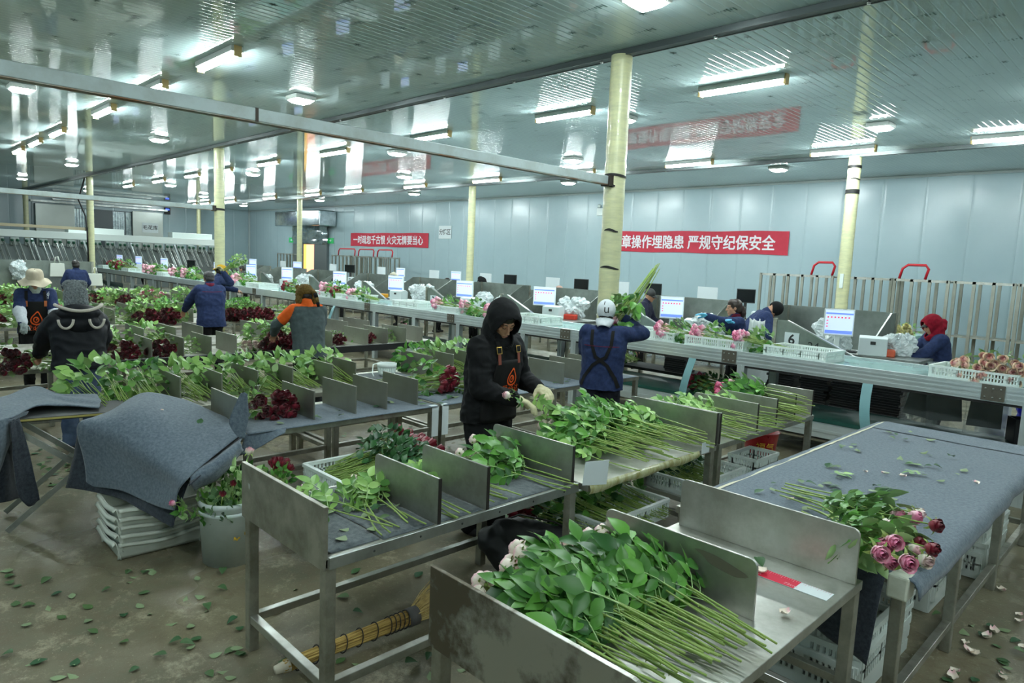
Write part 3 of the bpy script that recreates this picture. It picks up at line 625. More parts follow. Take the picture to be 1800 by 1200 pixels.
def sign(x, z, w, h, txt, lab, left=None, ts=0.3):
    if left is None: o = tag(obj('wall_sign', MB().box(-w / 2, -0.01, -h / 2, w / 2, 0, h / 2), M_PAPER, None, (x, YB - 0.02, z)), lab, 'sign'); rot = (PI / 2, 0, 0); l = (0, -0.014, 0)
    else: o = tag(obj('wall_sign', MB().box(0, -w / 2, -h / 2, 0.01, w / 2, h / 2), M_PAPER, None, (left, x, z)), lab, 'sign'); rot = (PI / 2, 0, PI / 2); l = (0.014, 0, 0)
    put('lettering', text_mesh(txt, ts, 'lettering', mat('ink', (40, 42, 44), 0.6), bold=0.004), o, l, rot)
sign(-23.3, 3.15, 0.85, 0.55, '分拣区', 'white paper sign on the back wall right of the smaller banner', ts=0.26)
t = thing('emergency_light', 'small white twin-head emergency light high on the back wall, left of the larger banner', 'emergency light', (-14.8, YB - 0.06, 3.85))
obj('box', MB().box(-0.17, -0.06, -0.14, 0.17, 0.03, 0.1), M_WHITE, t)
for s_ in (-.1, .1): obj('lamp_head', MB().ell((s_, -0.02, 0.17), (0.06, 0.05, 0.06)), M_WHITE, t)
for k, (x, w) in enumerate(((-37.3, 'left'), (-32.9, 'right'))):
    t = tag(obj('exit_sign', MB().box(-0.28, -0.03, -0.14, 0.28, 0, 0.14), mat('exit_green', (30, 150, 80), 0.4, emit=0.4), None, (x, YB - 0.02, 2.72)), 'small green exit sign, %s of the foil duct' % w, 'exit sign')
    obj('pictogram', MB().prism([(-0.1, -0.02), (0.02, -0.02), (0.02, -0.07), (0.12, 0), (0.02, 0.07), (0.02, 0.02), (-0.1, 0.02)], 'y', -0.036, -0.03), M_PAPER, t)
M_FOIL = mat('foil_duct', (190, 202, 206), 0.14, 0.9, c2=(140, 152, 156), scale=2.5, bump=0.35, bscale=5)
t = thing('foil_duct', 'silver foil-wrapped duct and hood around the orange-lit doorway', 'duct', (-35.0, YB - 0.05, 0))
obj('hood', MB().box(-2.3, -1.0, 3.45, 2.7, 0, 4.25), M_FOIL, t, bevel=0.05); obj('wrap', MB().sheet(lambda u, v: (-1.9 + 3.9 * u, -0.12 - 0.1 * noise.noise((u * 5, v * 4, 2)), 2.5 + 0.95 * v), 16, 8), M_FOIL, t)
d = MB().box(-1.9, -0.1, 0, -0.65, 0, 2.5).box(0.55, -0.1, 0, 1.9, 0, 2.5); obj('grey_curtain', d, mat('corrugated_grey', (110, 118, 120), 0.5, 0.4), t)
obj('lit_gap', MB().box(-0.65, -0.06, 0, 0.55, -0.02, 3.4), mat('warm_opening', (255, 176, 140), 0.5, emit=1.1), t)
obj('warm_edge', MB().box(-0.65, -0.08, 0, -0.4, -0.05, 2.5), mat('amber_strip', (255, 200, 90), 0.5, emit=1.0), t)

# ================================================================== left wall: cold store door, grading machine
M_DOOR = mat('cold_door', (186, 194, 188), 0.3, 0.3, c2=(176, 184, 178), scale=0.6)
t = struct('door_1', MB().box(XL + 0.15, 7.4, 0, XL + 0.27, 9.15, 4.0), M_DOOR, bevel=0.02); t2_ = struct('door_2', MB().box(XL + 0.15, 11.95, 0, XL + 0.27, 13.55, 3.95), M_DOOR, bevel=0.02)
obj('handle', MB().box(XL + 0.27, 9.0, 1.0, XL + 0.32, 9.05, 1.5), M_STEEL, t)
struct('trim_3', MB().box(XL + 0.1, 7.2, 4.06, XL + 0.3, 13.8, 4.16).box(XL + 0.1, 8.2, 4.22, XL + 0.2, 13.0, 4.3), M_STEELL)
struct('door_3', MB().box(XL + 0.02, 9.1, 0, XL + 0.06, 12.0, 3.9), mat('dark_opening', (72, 84, 88), 0.3))
cur = thing('strip_curtain', 'clear strip curtain hanging in the cold store doorway', 'curtain', (XL + 0.09, 0, 0))
for y0, y1 in ((9.15, 9.75), (11.0, 11.6), (11.65, 11.95)):
    obj('plastic_strips', MB().sheet(lambda u, v: (0.02 * math.sin(u * 30), y0 + (y1 - y0) * u, 3.85 * v), 24, 6), mat('clear_strip', (150, 166, 170), 0.15, 0.3, c2=(200, 214, 216), scale=6, spec=0.8), cur)
sign(12.85, 3.06, 0.85, 0.55, '毛花库', 'white paper sign on the right cold store door', left=XL + 0.28, ts=0.27)
t = thing('temperature_display', 'small dark display box with blue digits, right of the cold store door', 'display', (XL + 0.02, 13.85, 4.1))
obj('case', MB().box(0, -0.16, -0.2, 0.08, 0.16, 0.2), M_DARK, t); obj('digits', MB().box(0.08, -0.1, 0.05, 0.085, 0.1, 0.13), mat('blue_led', (60, 90, 240), 0.4, emit=2.0), t)
XM = -37.0
gm = thing('grading_machine', 'long white rose grading machine with a row of slanted chutes, at far left', 'machine', (XM, 0, 0))
ya, yb = gx(0, 415, XM).y, gx(386, 428, XM).y
zt0, zb0 = gx(200, 414, XM).z, gx(200, 424, XM).z
ya -= 3
obj('top_housing', MB().box(-0.9, ya, zb0, 0.1, yb, zt0 + 0.05), M_WHITE, gm, bevel=0.02)
for k, (p0, p1, hh) in enumerate((((115, 398), (213, 404), 0.0), ((297, 408), (367, 418), 0.0))):
    a, b_ = gx(*p0, XM - 1), gx(*p1, XM - 1); obj('upper_cover', MB().box(-1.2, a.y, zt0, -0.5, b_.y, a.z), M_WHITE, gm, bevel=0.03)
nu = 23; sl = []
for k in range(nu):
    y = ya + 0.3 + (yb - ya - 0.8) * k / (nu - 1)
    t = obj('head_unit', MB().box(0.1, y - 0.16, zb0 - 0.36, 0.3, y + 0.16, zb0 - 0.02), mat('unit_grey', (160, 170, 166), 0.4, 0.4), gm, bevel=0.02)
    for s_ in (-0.1, 0.1):
        obj('green_motor', MB().lathe([(0.055, -0.06), (0.06, 0), (0.05, 0.05)], 10, (0.36, y + s_, zb0 - 0.14)), mat('motor_green', (28, 84, 62), 0.5), t)
        obj('chute_rail', MB().bar((0.36, y + s_, zb0 - 0.2), (0.95, y + s_ + 0.16, zb0 - 1.1), 0.03).bar((0.40, y + s_ + .05, zb0 - 0.2), (0.99, y + s_ + 0.21, zb0 - 1.1), 0.03), M_STEELL, t)
obj('body', MB().box(-0.8, ya, 0, 0.1, yb, zb0 - 0.3), mat('machine_grey', (120, 130, 130), 0.4, 0.4), gm)
for k in range(7):
    y = ya + 0.1 + (yb - ya - .5) * k / 6; obj('support_beam', MB().bar((0.3, y, zb0 - 0.05), (1.1, y + 0.35, 0.3), 0.09), M_ALU, gm)
# ================================================================== roses
def leaf_mat(name, top, under, rough=0.38):
    # every leaf (mesh island) has its own green; the underside is paler
    m = bpy.data.materials.new(name); m.use_nodes = True; nt = m.node_tree; b = nt.nodes['Principled BSDF']
    g = nt.nodes.new('ShaderNodeNewGeometry'); oi = nt.nodes.new('ShaderNodeObjectInfo'); ad = nt.nodes.new('ShaderNodeMath'); ad.operation = 'ADD'; fr = nt.nodes.new('ShaderNodeMath'); fr.operation = 'FRACT'
    nt.links.new(g.outputs['Random Per Island'], ad.inputs[0]); nt.links.new(oi.outputs['Random'], ad.inputs[1]); nt.links.new(ad.outputs[0], fr.inputs[0])
    a = nt.nodes.new('ShaderNodeMix'); a.data_type = 'RGBA'; a.inputs[6].default_value = lin(top[0]); a.inputs[7].default_value = lin(top[1]); nt.links.new(fr.outputs[0], a.inputs[0])
    c = nt.nodes.new('ShaderNodeMix'); c.data_type = 'RGBA'; nt.links.new(g.outputs['Backfacing'], c.inputs[0]); nt.links.new(a.outputs[2], c.inputs[6]); c.inputs[7].default_value = lin(under)
    nt.links.new(c.outputs[2], b.inputs['Base Color']); b.inputs['Roughness'].default_value = rough; b.inputs['Specular IOR Level'].default_value = 0.4
    MATS[name] = m; return m
M_LEAF = leaf_mat('rose_leaf', ((36, 84, 34), (98, 158, 60)), (158, 192, 128))
M_LEAFP = leaf_mat('pale_leaf', ((82, 132, 60), (156, 196, 108)), (178, 208, 148))
M_LEAFD = leaf_mat('dark_leaf', ((26, 66, 36), (48, 96, 46)), (90, 124, 82))
M_LITTER = leaf_mat('fallen_leaf', ((40, 84, 52), (84, 112, 66)), (132, 152, 112), 0.5)
M_STEM = mat('rose_stem_green', (122, 156, 70), 0.45, c2=(150, 170, 92), scale=18)
M_STEMD = mat('rose_stem_dark', (74, 104, 50), 0.5, c2=(94, 96, 58), scale=18)
def petal_mat(name, inner, outer, tip, rough=0.5, w0=0.72):
    # inner petals / outer petals / rim colour of the bloom
    m = bpy.data.materials.new(name); m.use_nodes = True; nt = m.node_tree; b = nt.nodes['Principled BSDF']
    uv = nt.nodes.new('ShaderNodeUVMap'); sp = nt.nodes.new('ShaderNodeSeparateXYZ'); nt.links.new(uv.outputs[0], sp.inputs[0])
    def mx(sock, lo, hi, a, c):
        mr = nt.nodes.new('ShaderNodeMapRange'); mr.inputs[1].default_value = lo; mr.inputs[2].default_value = hi; nt.links.new(sock, mr.inputs[0])
        x = nt.nodes.new('ShaderNodeMix'); x.data_type = 'RGBA'; nt.links.new(mr.outputs[0], x.inputs[0])
        for k, q in ((6, a), (7, c)):
            if isinstance(q, tuple): x.inputs[k].default_value = lin(q)
            else: nt.links.new(q, x.inputs[k])
        return x.outputs[2]
    c = mx(sp.outputs['X'], 0.15, 0.75, inner, outer); c = mx(sp.outputs['Y'], w0, 1.0, c, tip)
    nt.links.new(c, b.inputs['Base Color']); b.inputs['Roughness'].default_value = rough; b.inputs['Sheen Weight'].default_value = 0.2
    MATS[name] = m; return m
PET = {'blush': petal_mat('petal_blush', (246, 190, 196), (240, 228, 212), (244, 190, 200)), 'pink': petal_mat('petal_pink', (232, 120, 164), (246, 196, 208), (238, 140, 178)), 'red': petal_mat('petal_red', (100, 8, 26), (136, 14, 42), (104, 8, 32), .42),
       'peach': petal_mat('petal_peach', (250, 172, 182), (255, 238, 212), (255, 226, 206), w0=.9), 'white': petal_mat('petal_white', (238, 206, 200), (240, 238, 214), (244, 214, 216)), 'cream': petal_mat('petal_cream', (236, 226, 160), (238, 234, 180), (242, 238, 196)), 'deep': petal_mat('petal_deep', (170, 30, 70), (214, 110, 146), (206, 66, 110))}

def add_bloom(mb, M, rnd, n=13, g=4, op=1.0, s=1.0, mi=0):
    # petals spiralling round +Z, base at origin
    if mb.uv is None: mb.uv = [(0, 0)] * len(mb.v)
    for i in range(n):
        t = (i + 0.5) / n; a0 = i * 2.39996 + rnd.uniform(-.2, .2)
        r0 = (0.005 + 0.0215 * t ** 0.75) * rnd.uniform(.95, 1.05); hh = (0.056 - 0.012 * t) * rnd.uniform(0.93, 1.05); aw = 1.3 - 0.45 * t
        fl = op * 0.013 * t * t * rnd.uniform(.6, 1.3); lean = rnd.uniform(-.15, .15)
        v = []
        for jj in range(g + 1):
            w = jj / g
            for k in range(g + 1):
                u = 2 * k / g - 1
                wd = 0.55 + 0.45 * math.sin(min(1, w * 1.35 + 0.12) * PI * 0.5)
                r = r0 * (0.40 + 0.66 * math.sin(PI * (0.06 + 0.74 * w))) + fl * w ** 4 * (1.2 - .5 * u * u)
                a = a0 + u * aw * wd + lean * w
                z = hh * w * (1 - 0.17 * u * u * w) - fl * .55 * w ** 5
                v.append(M @ (Vector((r * math.cos(a), r * math.sin(a), z)) * s)); mb.uv.append((t, w))
        f = [(p * (g + 1) + q, p * (g + 1) + q + 1, (p + 1) * (g + 1) + q + 1, (p + 1) * (g + 1) + q) for p in range(g) for q in range(g)]
        mb.add(v, f, mi, True)
def add_calyx(mb, M, s=1.0, mi=0):
    o = len(mb.v); mb.lathe([(0.004, -0.012), (0.010, -0.004), (0.013, 0.006), (0.010, 0.012)], 7, mi=mi, close=False)
    for k in range(5):
        a = 2 * PI * k / 5; c, s_ = math.cos(a), math.sin(a); P = []
        for r, z, w in ((0.012, 0.004, 0.006), (0.024, 0.010, 0.006), (0.034, 0.006, 0.004), (0.042, -0.004, 0.001)):
            for q in (-1, 1): P.append((r * c - q * w * s_, r * s_ + q * w * c, z))
        mb.add(P, [(0, 1, 3, 2), (2, 3, 5, 4), (4, 5, 7, 6)], mi, True)
    for i in range(o, len(mb.v)): mb.v[i] = tuple(M @ (Vector(mb.v[i]) * s))
def add_leaf(mb, M, L=0.055, W=0.036, curl=0.25, fold=0.25, nv=4, mi=0):
    v = []
    for j in range(nv + 1):
        t = j / nv; w = W / 2 * math.sin(PI * (t ** 0.8 * 0.94 + 0.05)); y = L * t; z = -curl * L * t * t
        for u in (-1, 0, 1): v.append(M @ Vector((u * w, y, z + abs(u) * w * fold)))
    f = [(3 * j + i, 3 * j + i + 1, 3 * j + i + 4, 3 * j + i + 3) for j in range(nv) for i in (0, 1)]
    mb.add(v, f, mi, True)
def frame(p, d, up):
    d = d.normalized(); x = d.cross(up)
    if x.length < 1e-4: x = d.cross(Vector((1, 0, 0)))
    x.normalize(); z = x.cross(d)
    return Matrix(((x.x, d.x, z.x, p.x), (x.y, d.y, z.y, p.y), (x.z, d.z, z.z, p.z), (0, 0, 0, 1)))
def add_sprig(mb, p, d, up, rnd, s=1.0, nv=4, pairs=2):
    # compound leaf: petiole with pairs of leaflets and a terminal one
    d = d.normalized(); L = 0.085 * s; q = p + d * L
    mb.tube([p, p + d * L * .5 + up * 0.006 * s, q], 0.0016 * s, 4, cap=False)
    M = frame(p, d, up)
    def lf(t, ang, sc):
        o = p + d * L * t; dd = (M.to_3x3() @ Vector((math.sin(ang), math.cos(ang), rnd.uniform(-.35, .25)))).normalized()
        uu = (up + Vector((rnd.uniform(-.5, .5), rnd.uniform(-.5, .5), rnd.uniform(-.2, .2)))).normalized()
        add_leaf(mb, frame(o, dd, uu), 0.062 * s * sc, 0.037 * s * sc, rnd.uniform(0, .4), rnd.uniform(.1, .4), nv)
    lf(1.0, rnd.uniform(-.2, .2), 1.15)
    for i in range(pairs):
        for sd in (-1, 1): lf(0.9 - 0.42 * i, sd * rnd.uniform(0.9, 1.25), 1.0 - 0.16 * i)
# --- single cut roses: root mesh is the stem, lying along +X, cut end at x=0
def rose_meshes(seed, L, color, bare=0.42, n=13, op=1.0, nspr=7, flat=0.6, bs=1.0, lm=None, sm_=None, bend=0.03, nv=4, lsc=1.0, ftop=.93):
    rnd = random.Random(seed)
    pts = [Vector((L * t, bend * math.sin(t * 3 + seed) + 0.008 * noise.noise((t * 6, seed, 0)), bend * 0.6 * (1 - math.cos(t * 2 + seed * .7)) * .5)) for t in [k / 8 for k in range(9)]]
    st = MB().tube(pts, [0.0042 - 0.0012 * k / 8 for k in range(9)], 6)
    for k in range(5): q = pts[1 + k]; st.lathe([(0.003, 0), (0.0004, 0.007)], 4, close=False).tr(Matrix.Translation(q) @ Matrix.Rotation(rnd.uniform(0, 6), 4, 'X') @ Matrix.Translation((0, 0, .003)), len(st.v) - 8)
    fo = MB()
    for k in range(nspr):
        t = bare + (ftop - bare) * (k + rnd.uniform(0, .6)) / nspr; i = min(7, int(t * 8)); p = pts[i].lerp(pts[i + 1], t * 8 - i); a = k * 2.4 + rnd.uniform(-.4, .4)
        rad = Vector((0, math.cos(a), math.sin(a) * flat)); d = Vector((0.75, 0, 0)) + rad * 0.9
        add_sprig(fo, p, d, (Vector((-.35, 0, 0.55)) + rad * 0.7).normalized(), rnd, rnd.uniform(.85, 1.2) * lsc, nv)
    d = (pts[8] - pts[7]).normalized(); M = frame(pts[8], d, Vector((0, 0, 1))) @ Matrix.Rotation(-PI / 2, 4, 'X')
    add_calyx(st, M @ Matrix.Translation((0, 0, .01)), bs)
    bl = MB(); add_bloom(bl, M @ Matrix.Translation((0, 0, .006)), rnd, n, 4, op, bs)
    return st.mesh('stem', sm_ or M_STEM), fo.mesh('foliage', lm or M_LEAF), bl.mesh('bloom', PET[color])
RV = {}
def rose_var(key, **k):
    if key not in RV: RV[key] = rose_meshes(**k)
    return RV[key]
def rose(var, loc, rot, label, group, sc=1.0):
    st, fo, bl = var
    o = put('rose', st, None, loc, rot); o.scale = (sc,) * 3; tag(o, label, 'rose', group)
    put('foliage', fo, o)
    if bl: put('bloom', bl, o)
    return o
def variants(color, cnt, L=0.66, **k): return [rose_var((color, i, L, str(sorted(k.items(), key=str))), seed=i * 7 + len(color), L=L, color=color, **k) for i in range(cnt)]
HB = rose_meshes(seed=5, L=0.32, color='blush', bare=.55, n=15, op=.5, nspr=2, bs=1.05, lsc=.8)
def heap(vs, n, base, width, height, yaw, label, group, seed, jit=0.12, pitch=0.0, lift=0.012, sc=(0.92, 1.05), along=0.06, taper=1.0):
    # base = point where the cut ends lie; roses run toward direction yaw (world), stacked in a mound of given width
    rnd = random.Random(seed); d = Vector((math.cos(yaw), math.sin(yaw), 0)); w = Vector((-d.y, d.x, 0)); out = []
    for i in range(n):
        u = rnd.uniform(-1, 1); hmax = height * math.sqrt(max(0, 1 - u * u)); z = lift + hmax * (i / n)
        p = Vector(base) + w * (u * width / 2 * taper) + d * rnd.uniform(-along, along); p.z += z
        y = yaw + rnd.uniform(-jit, jit) + (u * width / 2 * (1 - taper)) / 0.6
        out.append(rose(rnd.choice(vs), p, (rnd.uniform(-0.7, 0.7), -(pitch + rnd.uniform(-.02, .05)), y), label, group, rnd.uniform(*sc)))
    return out
# bundles (further away): a tied bunch with stems, foliage, blooms as parts; local +X from cut ends to blooms
def bunch_meshes(seed, color, L=0.6, n=14, w=0.13, h=0.085, leaves=46, nb=5, g=3, bloomface=1.0, lm=None, bs=1.15, fol=(0.42, 0.95), spread=1.0, ls=1.0, hl=.90):
    rnd = random.Random(seed); st, fo, bl = MB(), MB(), MB()
    for i in range(n):
        a, r = rnd.uniform(0, 2 * PI), math.sqrt(rnd.random()); y1, z1 = w * r * math.cos(a), h * (0.9 + r * math.sin(a)); y0, z0 = y1 * .6 + rnd.uniform(-.02, .02), z1 * .35 + 0.01
        Li = L * rnd.uniform(hl, 1.05); x0 = rnd.uniform(-.05, .05)
        st.tube([(x0, y0, z0), (L * .5, (y0 + y1) / 2 + rnd.uniform(-.015, .015), (z0 + z1) / 2), (Li, y1, z1 + 0.01)], 0.0034, 4)
        if color:
            d = Vector((1, (y1) * 3 * spread, (z1 - h) * 2.5 + .15 * spread)).normalized(); M = frame(Vector((Li, y1, z1 + 0.01)), d, Vector((0, 0, 1))) @ Matrix.Rotation(-PI / 2, 4, 'X')
            add_bloom(bl, M, rnd, nb + 2, g, 1.1, bs * rnd.uniform(.9, 1.1))
    for i in range(leaves):
        t = rnd.uniform(*fol); a = rnd.uniform(0, 2 * PI); q = 0.55 + 0.6 * math.sin((t - fol[0]) / (fol[1] - fol[0]) * PI)
        p = Vector((L * t, w * q * 1.15 * math.cos(a), max(0.012, h * .95 + h * q * 1.25 * math.sin(a)))); out = Vector((0, math.cos(a), math.sin(a)))
        d = Vector((rnd.uniform(-.2, 1), 0, 0)) + out * rnd.uniform(.3, .9) + Vector((0, rnd.uniform(-.5, .5), 0)); up = (out + Vector((rnd.uniform(-.6, .3), rnd.uniform(-.4, .4), .35))).normalized()
        add_leaf(fo, frame(p, d, up), rnd.uniform(.05, .075) * ls, rnd.uniform(.036, .052) * ls, rnd.uniform(0, .4), rnd.uniform(.1, .35), 4)
    return st.mesh('stems', M_STEM), fo.mesh('foliage', lm or M_LEAF), (bl.mesh('blooms', PET[color]) if color else None)
BV = {}
def bunch(kind, loc, yaw, label, group=None, sc=1.0, pitch=0.0, seed=0, roll=0.0):
    key = (kind, seed % 3)
    if key not in BV:
        kw = dict(red=dict(color='red', n=30, leaves=80, ls=1.15, lm=M_LEAF, nb=8, g=3, bs=1.3, w=.16, h=.10, hl=.86), pink=dict(color='pink', n=26, w=.15, h=.10, bs=1.35, nb=8, hl=.82, leaves=80, ls=1.2, fol=(.35, .8)), held=dict(color='pink', n=16, leaves=130, fol=(.5, .98), ls=1.3, w=.14, bs=1.2), peach=dict(color='peach', n=24, hl=.88, nb=13, g=4, w=.18, h=.11, bs=1.4), green=dict(color=None, n=26, leaves=120, lm=M_LEAFP, fol=(.42, 1.12), w=.16, h=.10, ls=1.2), dgreen=dict(color=None, n=24, leaves=120, fol=(.40, 1.1), w=.16, h=.10, ls=1.2),
                  blush=dict(color='blush', n=16), darkred=dict(color='red', n=22, lm=M_LEAFD, leaves=80, nb=8, bs=1.3, w=.15), deep=dict(color='deep', n=22, bs=1.3, nb=8), cream=dict(color='cream', n=22, leaves=24, bs=1.4, nb=8), white=dict(color='white', n=14, bs=1.3, lm=M_LEAFP))[kind]
        BV[key] = bunch_meshes(seed % 3 * 13 + len(kind), **kw)
    st, fo, bl = BV[key]
    t = thing('rose_bunch', label, 'rose bunch', loc, 0, group); t.rotation_euler = (roll, -pitch, yaw); t.scale = (sc,) * 3
    put('stems', st, t); put('foliage', fo, t)
    if bl: put('blooms', bl, t)
    return t

BL = variants('blush', 5, L=0.70, ftop=.84, n=16, op=0.6, bs=1.12, nspr=8, lsc=1.28)
PK = variants('pink', 3, L=0.62, n=14, op=0.8, bs=1.0)
WH = variants('white', 3, L=0.62, n=14, op=0.6, bs=0.95)
RD = variants('red', 3, L=0.62, n=14, op=0.8, bs=1.0, lsc=1.15)
FW = variants('white', 3, L=0.62, n=15, op=.7, bs=1.15, ftop=.74, nspr=5, lsc=1.2); FB = variants('blush', 3, L=0.62, n=15, op=.7, bs=1.15, ftop=.74, nspr=5, lsc=1.2); FP = variants('pink', 3, L=0.62, n=15, op=.8, bs=1.2, ftop=.74, nspr=5, lsc=1.2); FR = variants('red', 3, L=0.62, n=14, op=.8, bs=1.05, ftop=.74, nspr=5, lsc=1.2)
GR = variants('blush', 4, L=0.66, bare=0.5, n=9, op=0.3, bs=0.75, lm=M_LEAFP, nspr=6, nv=4, lsc=1.15)
GD = variants('pink', 3, L=0.66, bare=0.55, n=9, op=0.3, bs=0.8, nspr=7, nv=4, lsc=1.15)
RDK = variants('red', 3, L=0.60, bare=0.4, n=11, op=0.8, bs=1.0, lm=M_LEAFD, nspr=7, nv=3)
# nearest table: two overlapping heaps of blush roses, heads to the aisle (-X), stems to the right
heap(BL, 26, (-0.98, 1.82, ZT), 0.40, 0.11, PI + 0.06, 'pale pink rose in the near heap on the nearest table', 'roses in the near heap on the nearest table', 1, 0.16, 0.06, taper=.8)
heap(BL, 22, (-0.93, 2.02, ZT), 0.26, 0.10, PI - 0.10, 'pale pink rose in the heap against the nearest table\'s divider', 'roses against the divider of the nearest table', 2, 0.14, 0.06, taper=.8)
heap(BL, 7, (-0.93, 1.72, ZT), 0.20, 0.03, PI - 0.02, 'pale pink rose lying low beside the nearest table\'s end panel', 'roses beside the end panel of the nearest table', 3, 0.10, 0.02)
# pink roses on the felt table, heads toward the camera side
for i, (c, p) in enumerate((('w', (1607, 980)), ('p', (1545, 992)), ('p', (1535, 955)), ('w', (1580, 925)), ('w', (1545, 925)), ('r', (1628, 928)), ('r', (1610, 955)), ('r', (1625, 970)), ('p', (1575, 985)), ('w', (1590, 960)), ('p', (1560, 912)), ('p', (1556, 958)), ('w', (1600, 905)), ('p', (1590, 915)), ('p', (1530, 975)), ('w', (1570, 945)))):
    z = 0.79 + 0.06 * (i % 3); hd = gp(p[0], p[1], z); rnd = random.Random(i)
    st_ = Vector((-1.74 + rnd.uniform(-.1, .1), 3.84 + rnd.uniform(-.10, .2), 0.765)); d = hd - st_
    yaw = math.atan2(d.y, d.x); L = d.length
    rose({'w': FB if i % 2 else FW, 'p': FP, 'r': FR}[c][i % 3], hd - d.normalized() * 0.66 * 1.0 if L > .66 else st_, (rnd.uniform(-.5, .5), -math.atan2(d.z, math.hypot(d.x, d.y)), yaw), {'w': 'cream-pink rose among the mixed roses at the corner of the felt table', 'p': 'pink rose among the mixed roses at the corner of the felt table', 'r': 'dark red rose among the mixed roses at the corner of the felt table'}[c], 'mixed roses on the felt table: ' + {'w': 'cream-pink', 'p': 'pink', 'r': 'dark red'}[c], 1.05)
# front table: sparse cut stems
heap(GR, 7, (-2.46, 1.78, ZT), 0.2, 0.06, PI - 0.05, 'leafy cut stem in the bay before the first divider of the front table', 'cut stems before the first divider', 5, 0.3, 0.02)
heap(GR, 4, (-2.38, 2.10, ZT), 0.1, 0.02, PI - 0.1, 'cut stem in the narrow bay between two dividers of the front table', 'cut stems in the narrow bay', 6, 0.12)
heap(GR, 6, (-2.44, 2.42, ZT), 0.16, 0.03, PI + 0.1, 'pale cut stem lying just behind the third panel of the front table', 'cut stems behind the third panel', 8, 0.15)
heap(BL, 5, (-2.40, 2.86, ZT), 0.12, 0.10, PI + 0.2, 'leafy rose leaning on the last divider of the front table', 'leafy roses leaning on the last divider', 7, 0.14, 0.05)
# big heap on the taped table
heap(GD + GR, 62, (-2.38, 3.86, ZT), 0.86, 0.20, PI, 'rose in the big heap of long green stems behind the white card', 'roses in the big heap of green stems', 9, 0.13, 0.03, along=.1)
heap(BL[:2], 8, (-2.44, 3.64, ZT + 0.03), 0.6, 0.12, PI - .05, 'pale pink rose in the front of the big green heap by the gloved hands', 'pale roses at the head of the big heap', 10, 0.12, 0.05)
# dividers right of the white cap
heap(GR, 26, (-2.30, 4.82, ZT), 0.36, 0.17, PI, 'rose of the bunch behind the taped steel end panel', 'roses in the first bay by the conveyor', 11, 0.10, 0.02)
heap(GR, 18, (-2.28, 5.28, ZT), 0.22, 0.15, PI, 'rose of the bunch with stems sticking out past the second bay', 'roses in the second bay by the conveyor', 12, 0.10, 0.0)
heap(GD, 26, (-2.26, 5.66, ZT), 0.26, 0.22, PI, 'rose of the darker tall bunch in the third bay by the conveyor', 'roses in the third bay by the conveyor', 13, 0.10, 0.04)
bunch('deep', (-2.55, 6.0, ZT), PI, 'bunch of deep pink roses in the last bay by the conveyor', sc=1.0, seed=1)

# bunches in the middle pair of rows (C1 heads to the camera side, C2 foliage away)
bunch('red', (-5.42, 2.24, ZT), 0.08, 'big bunch of dark red roses beside the draped blanket', sc=1.0, seed=0)
bunch('red', (-5.42, 3.60, ZT), 0.80, 'tall bunch of dark red roses left of the black hoodie', sc=1.12, seed=1); bunch('dgreen', (-5.12, 4.2, ZT), 0.1, 'pale green bunch right beside the black hoodie, behind the red roses', sc=.9, seed=2)
for k, (y, kd, lab) in enumerate(((1.45, 'green', 'large leafy bunch at the end of the back-to-back table, above the blanket'), (1.72, 'dgreen', 'leafy bunch with dark red heads behind the first dark divider'), (2.08, 'green', 'green bunch in the first bay, thick stems toward the camera'), (2.40, 'green', 'green bunch in the second bay, under the orange-shouldered shirt row'), (2.71, 'green', 'green bunch in the third bay of the back-to-back table'), (3.0, 'green', 'green bunch in the fourth bay, stems fanned to the right'), (3.4, 'green', 'green bunch left of the white basket'), (4.62, 'dgreen', 'leafy bunch above the brown dividers behind the red roses'), (4.9, 'green', 'leafy bunch right of the white basket'), (5.3, 'green', 'green stems in the bay touching the black hoodie'))):
    bunch(kd, (-5.62, y, ZT), PI + random.uniform(-.1, .1), lab, sc=1.3 if k == 0 else 1.15, seed=k)
